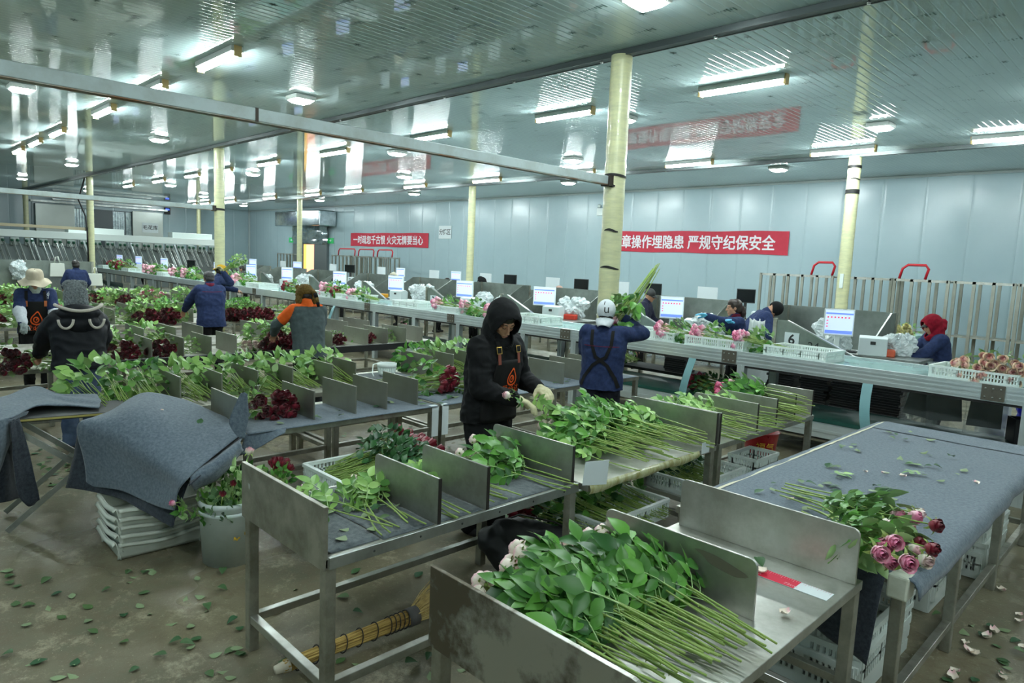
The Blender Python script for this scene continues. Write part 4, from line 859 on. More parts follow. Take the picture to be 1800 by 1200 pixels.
# third row (D), fourth (E), fifth, ...
def bunches(L):
    for k, (kd, x, y, yaw, lab, sc) in enumerate(L): bunch(kd, (x, y, ZT), yaw, lab, sc=sc, seed=k)
bunches([('red', -8.85, 2.12, .1, 'bunch of red roses right of the fur hat parka, on the third row table', .95), ('red', -8.85, 2.6, 0, 'second bunch of red roses right of the parka, same table', .95), ('green', -8.9, 2.95, 0, 'few leaves beside the grey dividers of the third row', .7), ('white', -8.8, 3.58, 0, 'bunch of white-pink buds in front of the big red heap', .9), ('red', -8.9, 3.85, .1, 'large heap of dark red roses left of the grey shirt, front part', 1.2), ('red', -8.9, 4.1, -.1, 'large heap of dark red roses left of the grey shirt, back part', 1.1),
    ('green', -8.85, 4.45, 0, 'pale leafy bunch touching the grey shirt', .9), ('red', -8.85, 4.95, 0, 'red roses on the dark table right of the grey shirt', .7), ('red', -8.85, 5.4, 0, 'small red roses under the conveyor, right of the grey shirt', .7), ('dgreen', -8.85, 5.75, 0, 'leaves beside the last dividers of the third row', .7),
    ('green', -9.35, 2.3, PI, 'green bunch just right of the parka, behind its shoulder', 1), ('green', -9.35, 2.88, PI, 'green bunch in the second bay right of the parka', 1), ('green', -9.35, 4.4, PI, 'leafy bunch between grey dividers left of the grey shirt', .9), ('dgreen', -9.35, 4.8, PI, 'leafy bunch the grey-shirted person is working on', 1),
    ('red', -8.55, 0.75, .1, 'bunch of red roses hanging over the table edge at far left', 1.0), ('red', -8.55, 1.15, -.1, 'bunch of red roses under the bucket hat person\'s apron', 1.05), ('dgreen', -9.4, 0.4, PI + .2, 'green bunch with long stems at the left edge, before the bucket hat', 1.1), ('dgreen', -8.5, 1.4, .3, 'bunch of leaves left of the parka\'s sleeve', .9), ('dgreen', -9.4, .05, PI - .1, 'second green bunch at the left edge under the white glove', 1.0)])
bunches([('red', -12.7, 3.55, 0, 'dark red roses in the fourth row, left of the blue jacket', 1.1), ('red', -12.7, 3.8, .1, 'tall dark red roses just left of the blue jacket', 1.2), ('dgreen', -12.7, 3.3, 0, 'leafy bunch left of the fourth row red roses', 1), ('dgreen', -12.7, 4.05, 0, 'leaves by the blue jacket\'s elbow', .8), ('red', -12.7, 4.95, 0, 'dark red roses right of the blue jacket', 1.1), ('red', -12.7, 5.25, 0, 'second dark red bunch right of the blue jacket', 1.2), ('red', -12.7, 5.55, 0, 'third dark red bunch right of the blue jacket', 1.0), ('green', -12.7, 5.9, 0, 'pale green bunch at the end of the fourth row', 1), 
    ('green', -13.35, 2.5, PI, 'pale green bunch right of the fur hat', 1.1), ('red', -12.6, 2.6, PI, 'red roses behind the fur hat, at right', 1.1), ('green', -13.35, 4.0, PI, 'pale bunch with stems left of the blue jacket', 1.1), ('red', -12.7, 1.5, 0, 'red roses between the bucket hat and the fur hat', 1.0), ('deep', -13.4, 4.45, PI, 'pink bunch left of the blue jacket\'s shoulder', .9), ('green', -13.3, 5.4, PI, 'leaves behind the fourth row red roses', 1),
    ('green', -13.35, 1.75, PI, 'green bunch on the left of the fur hat', 1.0), ('red', -12.8, 0.9, 0, 'red roses left behind the bucket hat', 1.1), ('dgreen', -13.3, .7, PI, 'green bunch behind the bucket hat\'s shoulder at left', 1.1)])
bunches([('green', -17.2, 4.4, PI, 'pale bunch in the fifth row, left bay', 1), ('green', -17.2, 4.7, PI, 'pale bunch in the fifth row, second bay', 1), ('pink', -17.3, 4.95, 0, 'big pink rose bunch standing up in the fifth row', 1.4), ('green', -17.2, 5.1, PI, 'pale bunch in the fifth row, third bay', 1), ('green', -17.2, 5.4, PI, 'pale bunch in the fifth row, fourth bay', 1), ('darkred', -17.2, 3.85, 0, 'dark red bunch in the fifth row near the tote bag', 1.1), ('green', -17.3, 2.6, PI, 'green bunch below the tote bag', 1.2), ('red', -17.0, 2.2, 0, 'red roses behind the bucket hat\'s crown', 1.2), ('dgreen', -17.2, 1.7, PI, 'dark green heap behind the bucket hat at far left', 1.4), ('red', -17.0, 1.4, 0, 'red roses at the far left edge under the clear bags', 1.2), ('green', -17.3, 3.2, PI, 'pale green bunch between tote bag and fur hat', 1.2)])

# trays with bunches on the conveyor
def tray_mesh(w=0.62, d=0.42, h=0.11, slats=True):
    b = MB().box(-w / 2, -d / 2, 0, w / 2, d / 2, 0.006); t = 0.012
    for sx, sy, L, ax in ((0, -1, w, 'x'), (0, 1, w, 'x'), (-1, 0, d, 'y'), (1, 0, d, 'y')):
        def seg(a, c, z0, z1, th=t):
            if ax == 'x': b.box(a, sy * d / 2 - th / 2, z0, c, sy * d / 2 + th / 2, z1)
            else: b.box(sx * w / 2 - th / 2, a, z0, sx * w / 2 + th / 2, c, z1)
        seg(-L / 2, L / 2, 0, h * .3); seg(-L / 2, L / 2, h * .52, h * .6); seg(-L / 2, L / 2, h * .84, h, t * 1.8)
        n = int(L / 0.022)
        for k in range(n):
            a = -L / 2 + L * k / n
            if k % 8 == 0: seg(a, a + L / n * 1.6, h * .3, h * .84)
            else: seg(a, a + L / n * .5, h * .3, h * .84)
    return b
TRAYM = tray_mesh().mesh('flower_tray', M_WHITE)
def tray(loc, rz, label, group=None, me=None, sc=1.0):
    o = put('flower_tray', me or TRAYM, None, loc, (0, 0, rz)); o.scale = (sc,) * 3; return tag(o, label, 'tray', group)
ZB = 1.047
for k, (px, py, lab) in enumerate(((1722, 668, 'holding the peach roses at right'), (1420, 628, 'empty but for cut leaves, before the digit 6'), (1300, 608, 'with pink roses, left of the nearly empty tray'), (1195, 593, 'with pink roses, right of the white cap'), (985, 566, 'empty, just left of the white cap'), (870, 549, 'with pink roses, beside the black hoodie'), (800, 540, 'with pink roses, before the digit 5'), (735, 527, 'empty and pale, left of the digit 5'), (640, 522, 'with pink roses at the digit 4'), (545, 507, 'with red roses by the brown fur hat'), (450, 502, 'with two pink bunches, right of the blue jacket'), (330, 486, 'with pink roses left of the blue jacket'), (270, 478, 'with pink roses on the far part'), (200, 472, 'with red roses at the far end'))):
    p = gp(px, py, ZB); tray((p.x, 7.84, ZB), random.uniform(-.06, .06), 'white perforated tray on the conveyor, ' + lab, sc=1.15 if k < 2 else 1.25)
def cbunch(px, py, kind, lab, yaw=-0.4, sc=1.0, seed=0, y=7.75):
    p = gy(px, py, y); t = bunch(kind, (p.x, y, ZB + 0.02), yaw, lab, sc=sc, seed=seed); t.location = Vector((p.x, y, ZB + 0.02)) - Vector((math.cos(yaw), math.sin(yaw), 0)) * 0.6 * sc
cbunch(1720, 650, 'peach', 'bunch of peach roses in the tray at the right end of the view', -PI / 2 - 0.15, 1.05, 0, 7.66); cbunch(1765, 655, 'peach', 'second bunch of peach roses at the far right of the same tray', -PI / 2 + .1, 1.0, 1, 7.66)
def onbelt(px, py, kind, yaw, lab, seed, sc=1.0):
    h = gy(px, py, 7.70); d = Vector((math.cos(yaw), math.sin(yaw), 0)); o = bunch(kind, (0, 0, 0), yaw, lab, sc=sc, seed=seed, pitch=.07); o.location = Vector((h.x, 7.68, ZB + .015)) - d * .6 * sc
for k, (px, py, w) in enumerate(((1300, 592, 'rightmost, left of the nearly empty tray'), (1225, 583, 'in front of the ponytail person\'s arms'), (1163, 575, 'just right of the white cap'), (862, 545, 'beside the black hoodie'), (815, 540, 'left of the black hoodie, largest'), (770, 535, 'third from the black hoodie'), (620, 517, 'fourth from the black hoodie, alone in its tray'), (570, 512, 'right of the brown fur hat'), (417, 493, 'right of the yellow hat, second'), (392, 490, 'right of the yellow hat, first'), (324, 481, 'left of the grey-haired worker, second'), (306, 479, 'left of the grey-haired worker, first'), (268, 475, 'on the far part of the conveyor, right one'), (256, 473, 'on the far part of the conveyor, left one'))):
    onbelt(px, py, 'pink', PI + .55 if k < 8 else PI + .8, 'bunch of pink roses on the conveyor, ' + w, k, 1.0 if k < 7 else 1.25)
for k, (px, py, w) in enumerate(((506, 506, 'beside the brown fur hat'), (590, 514, 'just right of the brown fur hat'), (200, 468, 'at the far end of the conveyor'), (215, 469, 'second at the far end of the conveyor'))):
    onbelt(px, py, 'red', PI + .5, 'bunch of red roses on the conveyor, ' + w, k, 1.0 if k < 2 else 1.4)
rnd = random.Random(21)
for k in range(26):
    row = (-12.75, -13.35, -16.6, -17.25, -16.45, -13.5)[k % 6]; y = rnd.uniform(1.3, 3.0) if k < 14 else rnd.uniform(3.6, 6.2)
    bunch('dgreen' if k % 3 else 'green', (row, y, ZT), (0 if k % 2 == 0 else PI) + rnd.uniform(-.2, .2), 'leafy bunch among the crowded far rows, beyond the fur hat and navy jacket', 'leafy bunches in the crowded far rows', sc=1.1, seed=k)
for k in range(8): bunch('red', (-12.6 if k % 2 else -16.5, 1.3 + .75 * k, ZT), rnd.uniform(-.2, .2), 'dark red bunch among the crowded far rows behind the workers', 'red bunches in the crowded far rows', sc=1.05, seed=k)
pb = bunch('held', (-2.0, 0, 0), 0, 'bundle of pink roses with long stems held up by the person in the white cap', sc=1.0, seed=2); HELD = pb

# ------------------------------------------------------------------ fallen leaves and petals
LM = []
for k in range(6):
    b = MB(); rnd = random.Random(k); add_leaf(b, Matrix.Translation((0, -0.03, 0.004)), 0.06, 0.04 + 0.004 * (k % 3), rnd.uniform(-.25, .3), rnd.uniform(.05, .45), 5)
    z0 = min(v[2] for v in b.v); b.v = [(v[0], v[1], v[2] - z0 + 0.001) for v in b.v]; LM.append(b.mesh('fallen_leaf', M_LITTER))
SPR = []
for k in range(4):
    b = MB(); add_sprig(b, Vector((-0.07, 0, 0.008)), Vector((1, 0, 0)), Vector((0, 0, 1)), random.Random(k + 40), 1.1, 4)
    z0 = min(v[2] for v in b.v); b.v = [(v[0], v[1], (v[2] - z0) * .4 - 0.003) for v in b.v]; SPR.append(b.mesh('leaf_sprig', M_LITTER if k < 2 else M_LEAFP))
PM = []
for k in range(3):
    b = MB(); b.uv = []
    for j in range(5):
        for i in range(5):
            u, w = i / 2 - 1, j / 4; ww = 0.021 * math.sin(PI * (0.15 + 0.75 * w)); b.v.append((u * ww, 0.045 * w - .022, 0.012 * u * u + 0.010 * (w - .4) ** 2 * 4 * (k + 1) / 3)); b.uv.append((.9, w))
    b.f = [(j * 5 + i, j * 5 + i + 1, j * 5 + i + 6, j * 5 + i + 5) for j in range(4) for i in range(4)]; b.m = [0] * 16; b.sm = [True] * 16
    z0 = min(v[2] for v in b.v); b.v = [(v[0], v[1], v[2] - z0 + 0.001) for v in b.v]; PM.append(b.mesh('fallen_petal', PET['blush']))
def scatter(n, fn, label, group, meshes, name, cat, seed, s=(.8, 1.25), skip=None):
    rnd = random.Random(seed); k = 0; tries = 0
    while k < n and tries < n * 30:
        tries += 1; p = fn(rnd)
        if p is None: continue
        o = put(name, rnd.choice(meshes), None, p, (PI if name == 'fallen_leaf' and rnd.random() < .4 else rnd.uniform(-.12, .12), 0, rnd.uniform(0, 6.28))); sc = rnd.uniform(*s); o.scale = (sc, sc, sc); o.location.z += (.014 if o.rotation_euler[0] > 1 else .002); tag(o, label, cat, group); k += 1
def region(x0, y0, x1, y1, z=0.002, test=None):
    def f(rnd):
        p = gp(rnd.uniform(x0, x1), rnd.uniform(y0, y1), z)
        return p if (test is None or test(p)) else None
    return f
fl = lambda p: p.length < 9
scatter(60, region(0, 1000, 430, 1195), 'fallen rose leaf on the bare concrete at lower left', 'fallen leaves on the concrete at lower left', LM, 'fallen_leaf', 'leaf', 1)
scatter(14, region(430, 960, 830, 1190), 'fallen rose leaf on the floor under the front table', 'fallen leaves under the front table', LM, 'fallen_leaf', 'leaf', 2)
scatter(36, region(60, 770, 130, 870), 'fallen rose leaf in the pile seen between the two blankets', 'leaves piled between the blankets', LM, 'fallen_leaf', 'leaf', 3)
scatter(22, region(880, 860, 1015, 925), 'fallen rose leaf on the floor behind the front table, near the black bag', 'leaves behind the front table', LM, 'fallen_leaf', 'leaf', 4)
scatter(26, region(345, 745, 830, 800), 'fallen rose leaf on the floor under the row of red roses', 'leaves under the red rose table', LM, 'fallen_leaf', 'leaf', 5)
scatter(24, region(1620, 1010, 1800, 1200), 'fallen rose leaf on the floor right of the felt table', 'leaves right of the felt table', LM, 'fallen_leaf', 'leaf', 6)
scatter(34, lambda r: Vector((r.uniform(-.74, -.2), r.uniform(3.3, 5.6), .003)), 'fallen blush petal on the floor right of the felt table', 'petals right of the felt table', PM, 'fallen_petal', 'petal', 7, (.9, 1.4))
scatter(8, region(430, 960, 1050, 1060), 'fallen rose leaf on the concrete between front table and nearest table', 'leaves between the two near tables', LM, 'fallen_leaf', 'leaf', 16)
on = lambda x0, x1, y0, y1, z: (lambda r: Vector((r.uniform(x0, x1), r.uniform(y0, y1), z)))
scatter(44, on(-1.75, -1.0, 3.45, 6.3, .754), 'loose green leaf on the felt-covered table', 'loose leaves on the felt table', LM, 'fallen_leaf', 'leaf', 8, (.6, 1.2))
scatter(7, on(-1.5, -.85, 3.5, 5.8, .752), 'loose leaf sprig on the felt-covered table', 'leaf sprigs on the felt table', SPR, 'leaf_sprig', 'leaf', 9, (.9, 1.2))
scatter(6, on(-1.5, -.85, 3.5, 5.0, .752), 'loose petal on the felt-covered table', 'petals on the felt table', PM, 'fallen_petal', 'petal', 10)
scatter(14, on(-3.1, -2.5, 1.45, 1.93, .76), 'loose leaf on the mats in the nearest bay of the front table', 'loose leaves on the front table', LM, 'fallen_leaf', 'leaf', 11, (.8, 1.2))
scatter(24, on(-4.85, -4.5, 2.1, 4.9, .76), 'loose leaf along the front of the red rose tables', 'loose leaves on the red rose tables', LM, 'fallen_leaf', 'leaf', 12, (.8, 1.3))
scatter(9, on(-4.8, -4.5, 5.2, 6.0, .76), 'loose leaf on the felt behind the black hoodie', 'loose leaves behind the hoodie', LM, 'fallen_leaf', 'leaf', 13)
scatter(4, on(-1.3, -.95, 2.45, 2.8, .752), 'leaf lying on the bare steel of the nearest table by the printed strip', 'leaves on the bare steel', LM, 'fallen_leaf', 'leaf', 14)
scatter(3, on(-1.3, -.95, 2.42, 2.8, .753), 'pale petal on the bare steel of the nearest table', 'petals on the bare steel', PM, 'fallen_petal', 'petal', 15)
# ================================================================== people
from mathutils.bvhtree import BVHTree
M_SKIN = mat('skin', (196, 150, 120), 0.5, c2=(184, 134, 106), scale=12)
def cloth(name, c, c2=None, rough=0.85, sc=30): return mat(name, c, rough, c2=c2 or tuple(int(v * .8) for v in c), scale=sc, bump=0.1, bscale=200, spec=0.25)
M_NAVY = cloth('navy_workwear', (42, 56, 94), (34, 45, 78)); M_BLK = cloth('black_fabric', (22, 23, 25), (17, 18, 20)); M_APR = cloth('black_apron', (18, 18, 18), (14, 14, 14), 0.7)
M_JEAN = cloth('blue_jeans', (88, 104, 130), (58, 72, 98), sc=5); M_GLOVE = cloth('cream_knit_glove', (206, 200, 164), (186, 180, 144), sc=60); M_HAIR = mat('dark_hair', (34, 27, 23), 0.45, c2=(22, 17, 15), scale=40, stretch=(1, 1, .2))
M_ORG = mat('orange_print', (236, 92, 24), 0.6); M_LEATHER = mat('brown_leather', (128, 64, 48), 0.5); M_BRASS = mat('brass_buckle', (206, 168, 90), 0.3, 0.9)
M_LIP = mat('lips', (150, 88, 82), 0.5); M_MAROON = cloth('maroon_collar', (110, 30, 54)); M_SHOE = mat('dark_shoe', (26, 26, 28), 0.5)

def blob(name, mb, vox, mt, parent, smooth=3, disp=0.0, dsc=6.0, zmin=None, cut=None, seed=0, fold=None):
    me = mb.mesh('tmp', mt); fixn(me); o = bpy.data.objects.new('tmp', me); COL.objects.link(o)
    r = o.modifiers.new('r', 'REMESH'); r.mode = 'VOXEL'; r.voxel_size = vox
    if smooth: s = o.modifiers.new('s', 'SMOOTH'); s.factor = 0.5; s.iterations = smooth
    m2 = bpy.data.meshes.new_from_object(o.evaluated_get(bpy.context.evaluated_depsgraph_get())); bpy.data.objects.remove(o); bpy.data.meshes.remove(me)
    m2.name = name
    if disp:
        ns = [v.normal.copy() for v in m2.vertices]
        for v, n in zip(m2.vertices, ns):
            p = v.co
            d = noise.noise((p.x * dsc + seed, p.y * dsc, p.z * dsc * (fold or 1))) + 0.6 * (1 - 2 * abs(noise.noise((p.x * dsc * 1.7 + 5, p.y * dsc * 1.7 + seed, p.z * dsc * 2.2 * (fold or 1)))))
            v.co = p + n * disp * d
    if zmin is not None:
        for v in m2.vertices:
            if v.co.z < zmin: v.co.z = zmin + (v.co.z - zmin) * 0.02
    if cut:
        bm = bmesh.new(); bm.from_mesh(m2); bmesh.ops.delete(bm, geom=[f for f in bm.faces if cut(f.calc_center_median())], context='FACES')
        bmesh.ops.delete(bm, geom=[v for v in bm.verts if not v.link_faces], context='VERTS'); bm.to_mesh(m2); bm.free()
    m2.materials.clear(); m2.materials.append(mt)
    m2.polygons.foreach_set('use_smooth', [True] * len(m2.polygons)); m2.update()
    return put(name, m2, parent)
def project(me, T, axis_from, mesh_obj, off=0.004, d=Vector((0, -1, 0))):
    md = mesh_obj if isinstance(mesh_obj, bpy.types.Mesh) else mesh_obj.data; bv = BVHTree.FromPolygons([v.co[:] for v in md.vertices], [p.vertices[:] for p in md.polygons])
    last = None
    for v in me.vertices:
        p = T(v.co); h = bv.ray_cast(p - d * 1.5, d)[0]
        if h is None: h = Vector((p.x, (last.y if last else p.y), p.z))
        last = h; v.co = h - d * off
    me.update()
def decal(name, me, x, z, surf, mt, parent, front=True, off=0.004, sx=1):
    # flat mesh (XY) laid on the body's front (+Y) or back
    d = Vector((0, -1, 0)) if front else Vector((0, 1, 0)); m_ = -1 if front else 1
    bm = bmesh.new(); bm.from_mesh(me); bmesh.ops.triangulate(bm, faces=bm.faces); bm.to_mesh(me); bm.free()
    project(me, lambda c: Vector((x + m_ * c.x * sx, 0, z + c.y)), None, surf, off, d)
    if not me.materials: me.materials.append(mt)
    return put(name, me, parent)
def grid2(w0, w1, z0, z1, nu, nv, shape=None):
    mb = MB()
    mb.sheet(lambda u, v: ((w0 + (w1 - w0) * u) * (shape(v) if shape else 1), z0 + (z1 - z0) * v, 0), nu, nv); return mb
def ribbon(pts, w, n=24):
    P = [Vector((p[0], p[1], 0)) for p in pts]; mb = MB(); k = len(P) - 1
    def at(t): i = min(k - 1, int(t * k)); return P[i].lerp(P[i + 1], t * k - i)
    def f(u, v):
        p = at(v); d = at(min(1, v + .02)) - at(max(0, v - .02)); d.normalize(); return p + Vector((-d.y, d.x, 0)) * (u - .5) * w
    mb.sheet(f, 2, n); return mb

def hand_prims(mb, W, d, n, side, s=1.0, curl=0.5, spread=0.2, g=0.0):
    d = d.normalized(); n = (n - d * n.dot(d)).normalized(); x = d.cross(n) * side; g = g
    M = Matrix((x, d, n)).transposed()
    mb.ell(W + d * 0.045 * s, (0.040 * s + g, 0.052 * s + g, 0.017 * s + g), 12, 8, M=M)
    mb.capsule(W - d * 0.02 * s, 0.026 * s + g, W + d * 0.02 * s, 0.028 * s + g, 10)
    for k in range(4):
        o = (k - 1.5) * 0.0195 * s; L = (0.040, 0.046, 0.043, 0.034)[k] * s; b = W + d * 0.085 * s + x * o; r = 0.0088 * s + g
        c1 = curl * (0.8 + 0.15 * k); e = (d * math.cos(c1) - n * math.sin(c1) + x * (k - 1.5) * spread * .12).normalized(); p1 = b + e * L
        c2 = c1 + curl * 0.9; e2 = (d * math.cos(c2) - n * math.sin(c2) + x * (k - 1.5) * spread * .1).normalized(); p2 = p1 + e2 * L * .85
        mb.capsule(b - d * .012, r * 1.08, p1, r, 8); mb.capsule(p1, r, p2, r * .85, 8)
    tb = W + d * 0.022 * s - x * 0.03 * s - n * .004; e = (-x * 0.75 + d * 0.65 - n * 0.35).normalized(); p1 = tb + e * 0.045 * s; e2 = (-x * 0.25 + d * 0.85 - n * 0.5).normalized()
    mb.capsule(tb, 0.014 * s + g, p1, 0.0105 * s + g, 8); mb.capsule(p1, 0.0105 * s + g, p1 + e2 * 0.034 * s, 0.009 * s + g, 8)

class Person:
    def __init__(self, label, x, y, heading, H=1.66, lean=8, hp=15, hy=0, hands=None, sit=False, group=None, vox=0.012, bare=True, elbow=None, z=0.0, twist=0, female=False, curl=0.6, hips=None):
        s = self.s = H / 1.68; self.vox = vox
        self.t = thing('person', label, 'person', (x, y, z), R_(heading) - PI / 2, group)
        self.inv = (Matrix.Translation((x, y, z)) @ Matrix.Rotation(R_(heading) - PI / 2, 4, 'Z')).inverted()
        l = R_(lean); self.up = up = Vector((0, math.sin(l), math.cos(l))); self.fw = fw = Vector((0, math.cos(l), -math.sin(l)))
        pz = 0.62 * s if sit else 0.90 * s
        P = self.P = Vector((0, 0 if not lean else -0.05 * math.sin(l) * 2, pz)); tz = Matrix.Rotation(R_(twist), 3, up)
        X = tz @ Vector((1, 0, 0)); self.X = X
        self.S = {sd: P + up * 0.475 * s + X * 0.165 * s * sd for sd in (-1, 1)}; self.N = P + up * 0.53 * s
        a = R_(hp); Mh = Matrix.Rotation(R_(hy), 3, 'Z') @ Matrix.Rotation(-a, 3, 'X'); hu = Mh @ Vector((0, 0, 1)); hf = Mh @ Vector((0, 1, 0))
        mid = (up + hu).normalized(); self.Hc = self.N + mid * 0.135 * s + hf * 0.02
        self.HM = Matrix.Translation(self.Hc) @ Mh.to_4x4() @ Matrix.Scale(s, 4)
        self.legs = []
        for sd in (-1, 1):
            h_ = P + Vector((0.088 * s * sd, 0, -0.02))
            if sit: k = h_ + Vector((0.04 * sd, 0.40 * s, -0.02)); an = Vector((k.x, k.y - 0.02, 0.08))
            else: k = Vector((0.095 * s * sd, 0.03 + 0.02 * sd, 0.48 * s)); an = Vector((0.10 * s * sd, -0.02 - 0.03 * sd, 0.08 * s))
            self.legs.append((h_, k, an))
        self.arms = {}
        hands = hands or {}
        for sd in (-1, 1):
            S = self.S[sd]; Tg = hands.get(sd)
            if Tg is None: Tg = S + Vector((0.06 * sd, 0.26, -0.40 * s))
            else: Tg = self.inv @ Vector(Tg)
            a_, b_ = 0.285 * s, 0.255 * s; D = Tg - S; L = D.length
            if L > (a_ + b_) * .985: Tg = S + D * ((a_ + b_) * .985 / L); D = Tg - S; L = D.length
            d = D / L; c = (a_ * a_ + L * L - b_ * b_) / (2 * a_ * L); c = max(-1, min(1, c)); hint = (elbow or {}).get(sd, Vector((0.55 * sd, -0.35, -0.75)))
            hn = Vector(hint); hn = (hn - d * hn.dot(d)).normalized(); E = S + d * a_ * c + hn * a_ * math.sqrt(1 - c * c)
            self.arms[sd] = (S, E, Tg)
        self.hd = {}
        # body: one continuous surface (head, neck, trunk, arms, hands, legs)
        mb = MB(); M = self.HM
        def e(c, r): mb.ell(M @ Vector(c), [q * s for q in r], 14, 10, M=Mh)
        def cp(a1, r1, a2, r2): mb.capsule(M @ Vector(a1), r1 * s, M @ Vector(a2), r2 * s, 10)
        e((0, -.012, .03), (.074, .092, .085)); e((0, .02, -.035), (.058, .062, .075)); cp((-.034, 0, -.066), .03, (.034, 0, -.066), .03); e((0, .060, -.098), (.024, .021, .019))
        for q in (-1, 1):
            e((q * .042, .050, -.022), (.022, .022, .022)); e((q * .030, .072, .006), (.015, .010, .010)); e((q * .076, -.006, -.008), (.009, .019, .030)); e((q * .011, .098, -.037), (.008, .009, .007))
        cp((-.036, .075, .024), .011, (.036, .075, .024), .011); cp((0, .083, .014), .007, (0, .107, -.031), .010); cp((-.016, .081, -.063), .0068, (.016, .081, -.063), .0068); cp((-.013, .079, -.075), .0075, (.013, .079, -.075), .0075)
        mb.capsule(M @ Vector((0, -.02, -.05)), .052 * s, self.N - up * .06, .062 * s, 12)
        for t, w, d in ((0, .07, .10), (.1, .065, .095), (.2, .07, .10), (.3, .085, .10), (.4, .10, .09), (.45, .1, .075)): mb.capsule(P + up * t * s - X * w * s, d * s, P + up * t * s + X * w * s, d * s, 12)
        for h_, k, an in self.legs: mb.capsule(h_, .085 * s, k, .058 * s, 10); mb.capsule(k, .056 * s, an, .038 * s, 10); mb.capsule(an - Vector((0, .03, .035)), .036 * s, an + Vector((0, .13 * s, -.045)), .03 * s, 10)
        for sd, (S_, E_, T_) in self.arms.items():
            mb.capsule(S_, .055 * s, E_, .044 * s, 10); mb.capsule(E_, .042 * s, T_, .026 * s, 10)
            fd = (T_ - E_).normalized(); nn = Vector((0.25 * -sd, 0.1, 1)); self.hd[sd] = (T_, fd, nn)
            hand_prims(mb, T_, fd, nn, sd, s, curl)
        self.body = blob('body', mb, min(vox, 0.0085) if vox <= .012 else vox, M_SKIN, self.t, 2)
        self.nm(self.body)
    def nm(self, o): return o
    def face(self, closed=True):
        s = self.s; M = self.HM; b = MB(); h = MB()
        for q in (-1, 1):
            b.tube([M @ Vector((q * x, y, z)) for x, y, z in ((.017, .080, .0), (.030, .0835, -.003 if closed else .004), (.043, .076, .001))], 0.0022 * s, 5)
            h.tube([M @ Vector((q * x, y, z)) for x, y, z in ((.015, .086, .026), (.030, .085, .031), (.047, .070, .025))], [.003 * s, .0034 * s, .0015 * s], 5)
            if not closed: b.ell(M @ Vector((q * .030, .0805, .001)), (.006, .003, .005))
        obj('eyes', b, M_HAIR, self.t); obj('eyebrows', h, M_HAIR, self.t)
        l = MB(); l.tube([M @ Vector((x, .0885 - abs(x) * .22, -.069 + (.001 if abs(x) > .01 else 0))) for x in (-.021, -.01, 0, .01, .021)], [.002 * s, .0042 * s, .0045 * s, .0042 * s, .002 * s], 6); obj('lips', l, M_LIP, self.t)
    def jacket(self, mt, puff=0.0, hem=-0.08, name='jacket', disp=0.010, sleeve_end=1.0, collar=True, sm=3, dsc=7):
        s, P, up, X = self.s, self.P, self.up, self.X; mb = MB(); p = puff
        KT = ((0, .078, .122), (.09, .075, .117), (.18, .077, .117), (.27, .088, .118), (.36, .102, .110), (.44, .108, .09))
        for q in range(21):
            q = q / 4; i_ = min(4, int(q)); f_ = q - i_; t, w, d = [KT[i_][z_] * (1 - f_) + KT[i_ + 1][z_] * f_ for z_ in range(3)]
            c = P + up * t * s; mb.capsule(c - X * w * s, (d + p) * s, c + X * w * s, (d + p) * s, 14)
        z = P.z
        for k in range(1, 9):
            zz = P.z + hem * s * k / 8 * 1.25; c = Vector((0, P.y, zz)); mb.capsule(c - X * .082 * s, (.122 + p) * s, c + X * .082 * s, (.122 + p) * s, 14)
        tb_ = MB(); tb_.v, tb_.f, tb_.m, tb_.sm = list(mb.v), list(mb.f), list(mb.m), list(mb.sm)
        o_ = blob('torso', tb_, .016, mt, self.t, 3, zmin=P.z + hem * s); self.tm = o_.data; bpy.data.objects.remove(o_)
        if collar: mb.capsule(self.N - up * .05, (.075 + p * .5) * s, self.N + up * 0.03, (.066 + p * .3) * s, 12)
        for sd, (S_, E_, T_) in self.arms.items():
            mb.capsule(S_ - up * 0.01, (.070 + p * .8) * s, E_, (.058 + p * .8) * s, 12); e2 = E_.lerp(T_, 0.97 * sleeve_end); mb.capsule(E_, (.058 + p * .8) * s, e2, (.042 + p * .5) * s, 12)
            mb.capsule(self.N - up * .06 + X * .06 * sd, (.065 + p * .5) * s, S_, (.066 + p * .6) * s, 12)
        self.jk = blob(name, mb, self.vox, mt, self.t, sm, disp, dsc, zmin=P.z + hem * s, seed=P.x + hem * 9 + self.t.location.x); return self.jk
    def trousers(self, mt, r=0.0, name='trousers'):
        s = self.s; mb = MB(); P = self.P
        mb.capsule(P - self.X * .07 * s, .112 * s, P + self.X * .07 * s, .112 * s, 12)
        for h_, k, an in self.legs:
            mb.capsule(h_, (.098 + r) * s, k, (.070 + r) * s, 12); mb.capsule(k, (.070 + r) * s, an + Vector((0, 0, .0)), (.055 + r) * s, 12)
        blob(name, mb, self.vox, mt, self.t, 2, 0.008, 9)
        sh = []
        for h_, k, an in self.legs:
            b = MB(); b.capsule(an + Vector((0, -.04, -.04)), .040 * s, an + Vector((0, .12 * s, -.046)), .034 * s, 12); b.ell(an + Vector((0, .02, 0)), (.046 * s, .06 * s, .05 * s)); b.v = [(v[0], v[1], max(v[2], 0.0)) for v in b.v]
            obj('shoe', b, M_SHOE, self.t)
    def glove(self, mt, sd, cuff=0.05, curl=0.6):
        T_, fd, nn = self.hd[sd]; mb = MB(); hand_prims(mb, T_, fd, nn, sd, self.s * 1.06, curl, g=0.004); mb.capsule(T_ - fd * cuff, .034 * self.s, T_ + fd * .02, .032 * self.s, 10)
        return blob('glove', mb, min(0.006, self.vox), mt, self.t, 2)
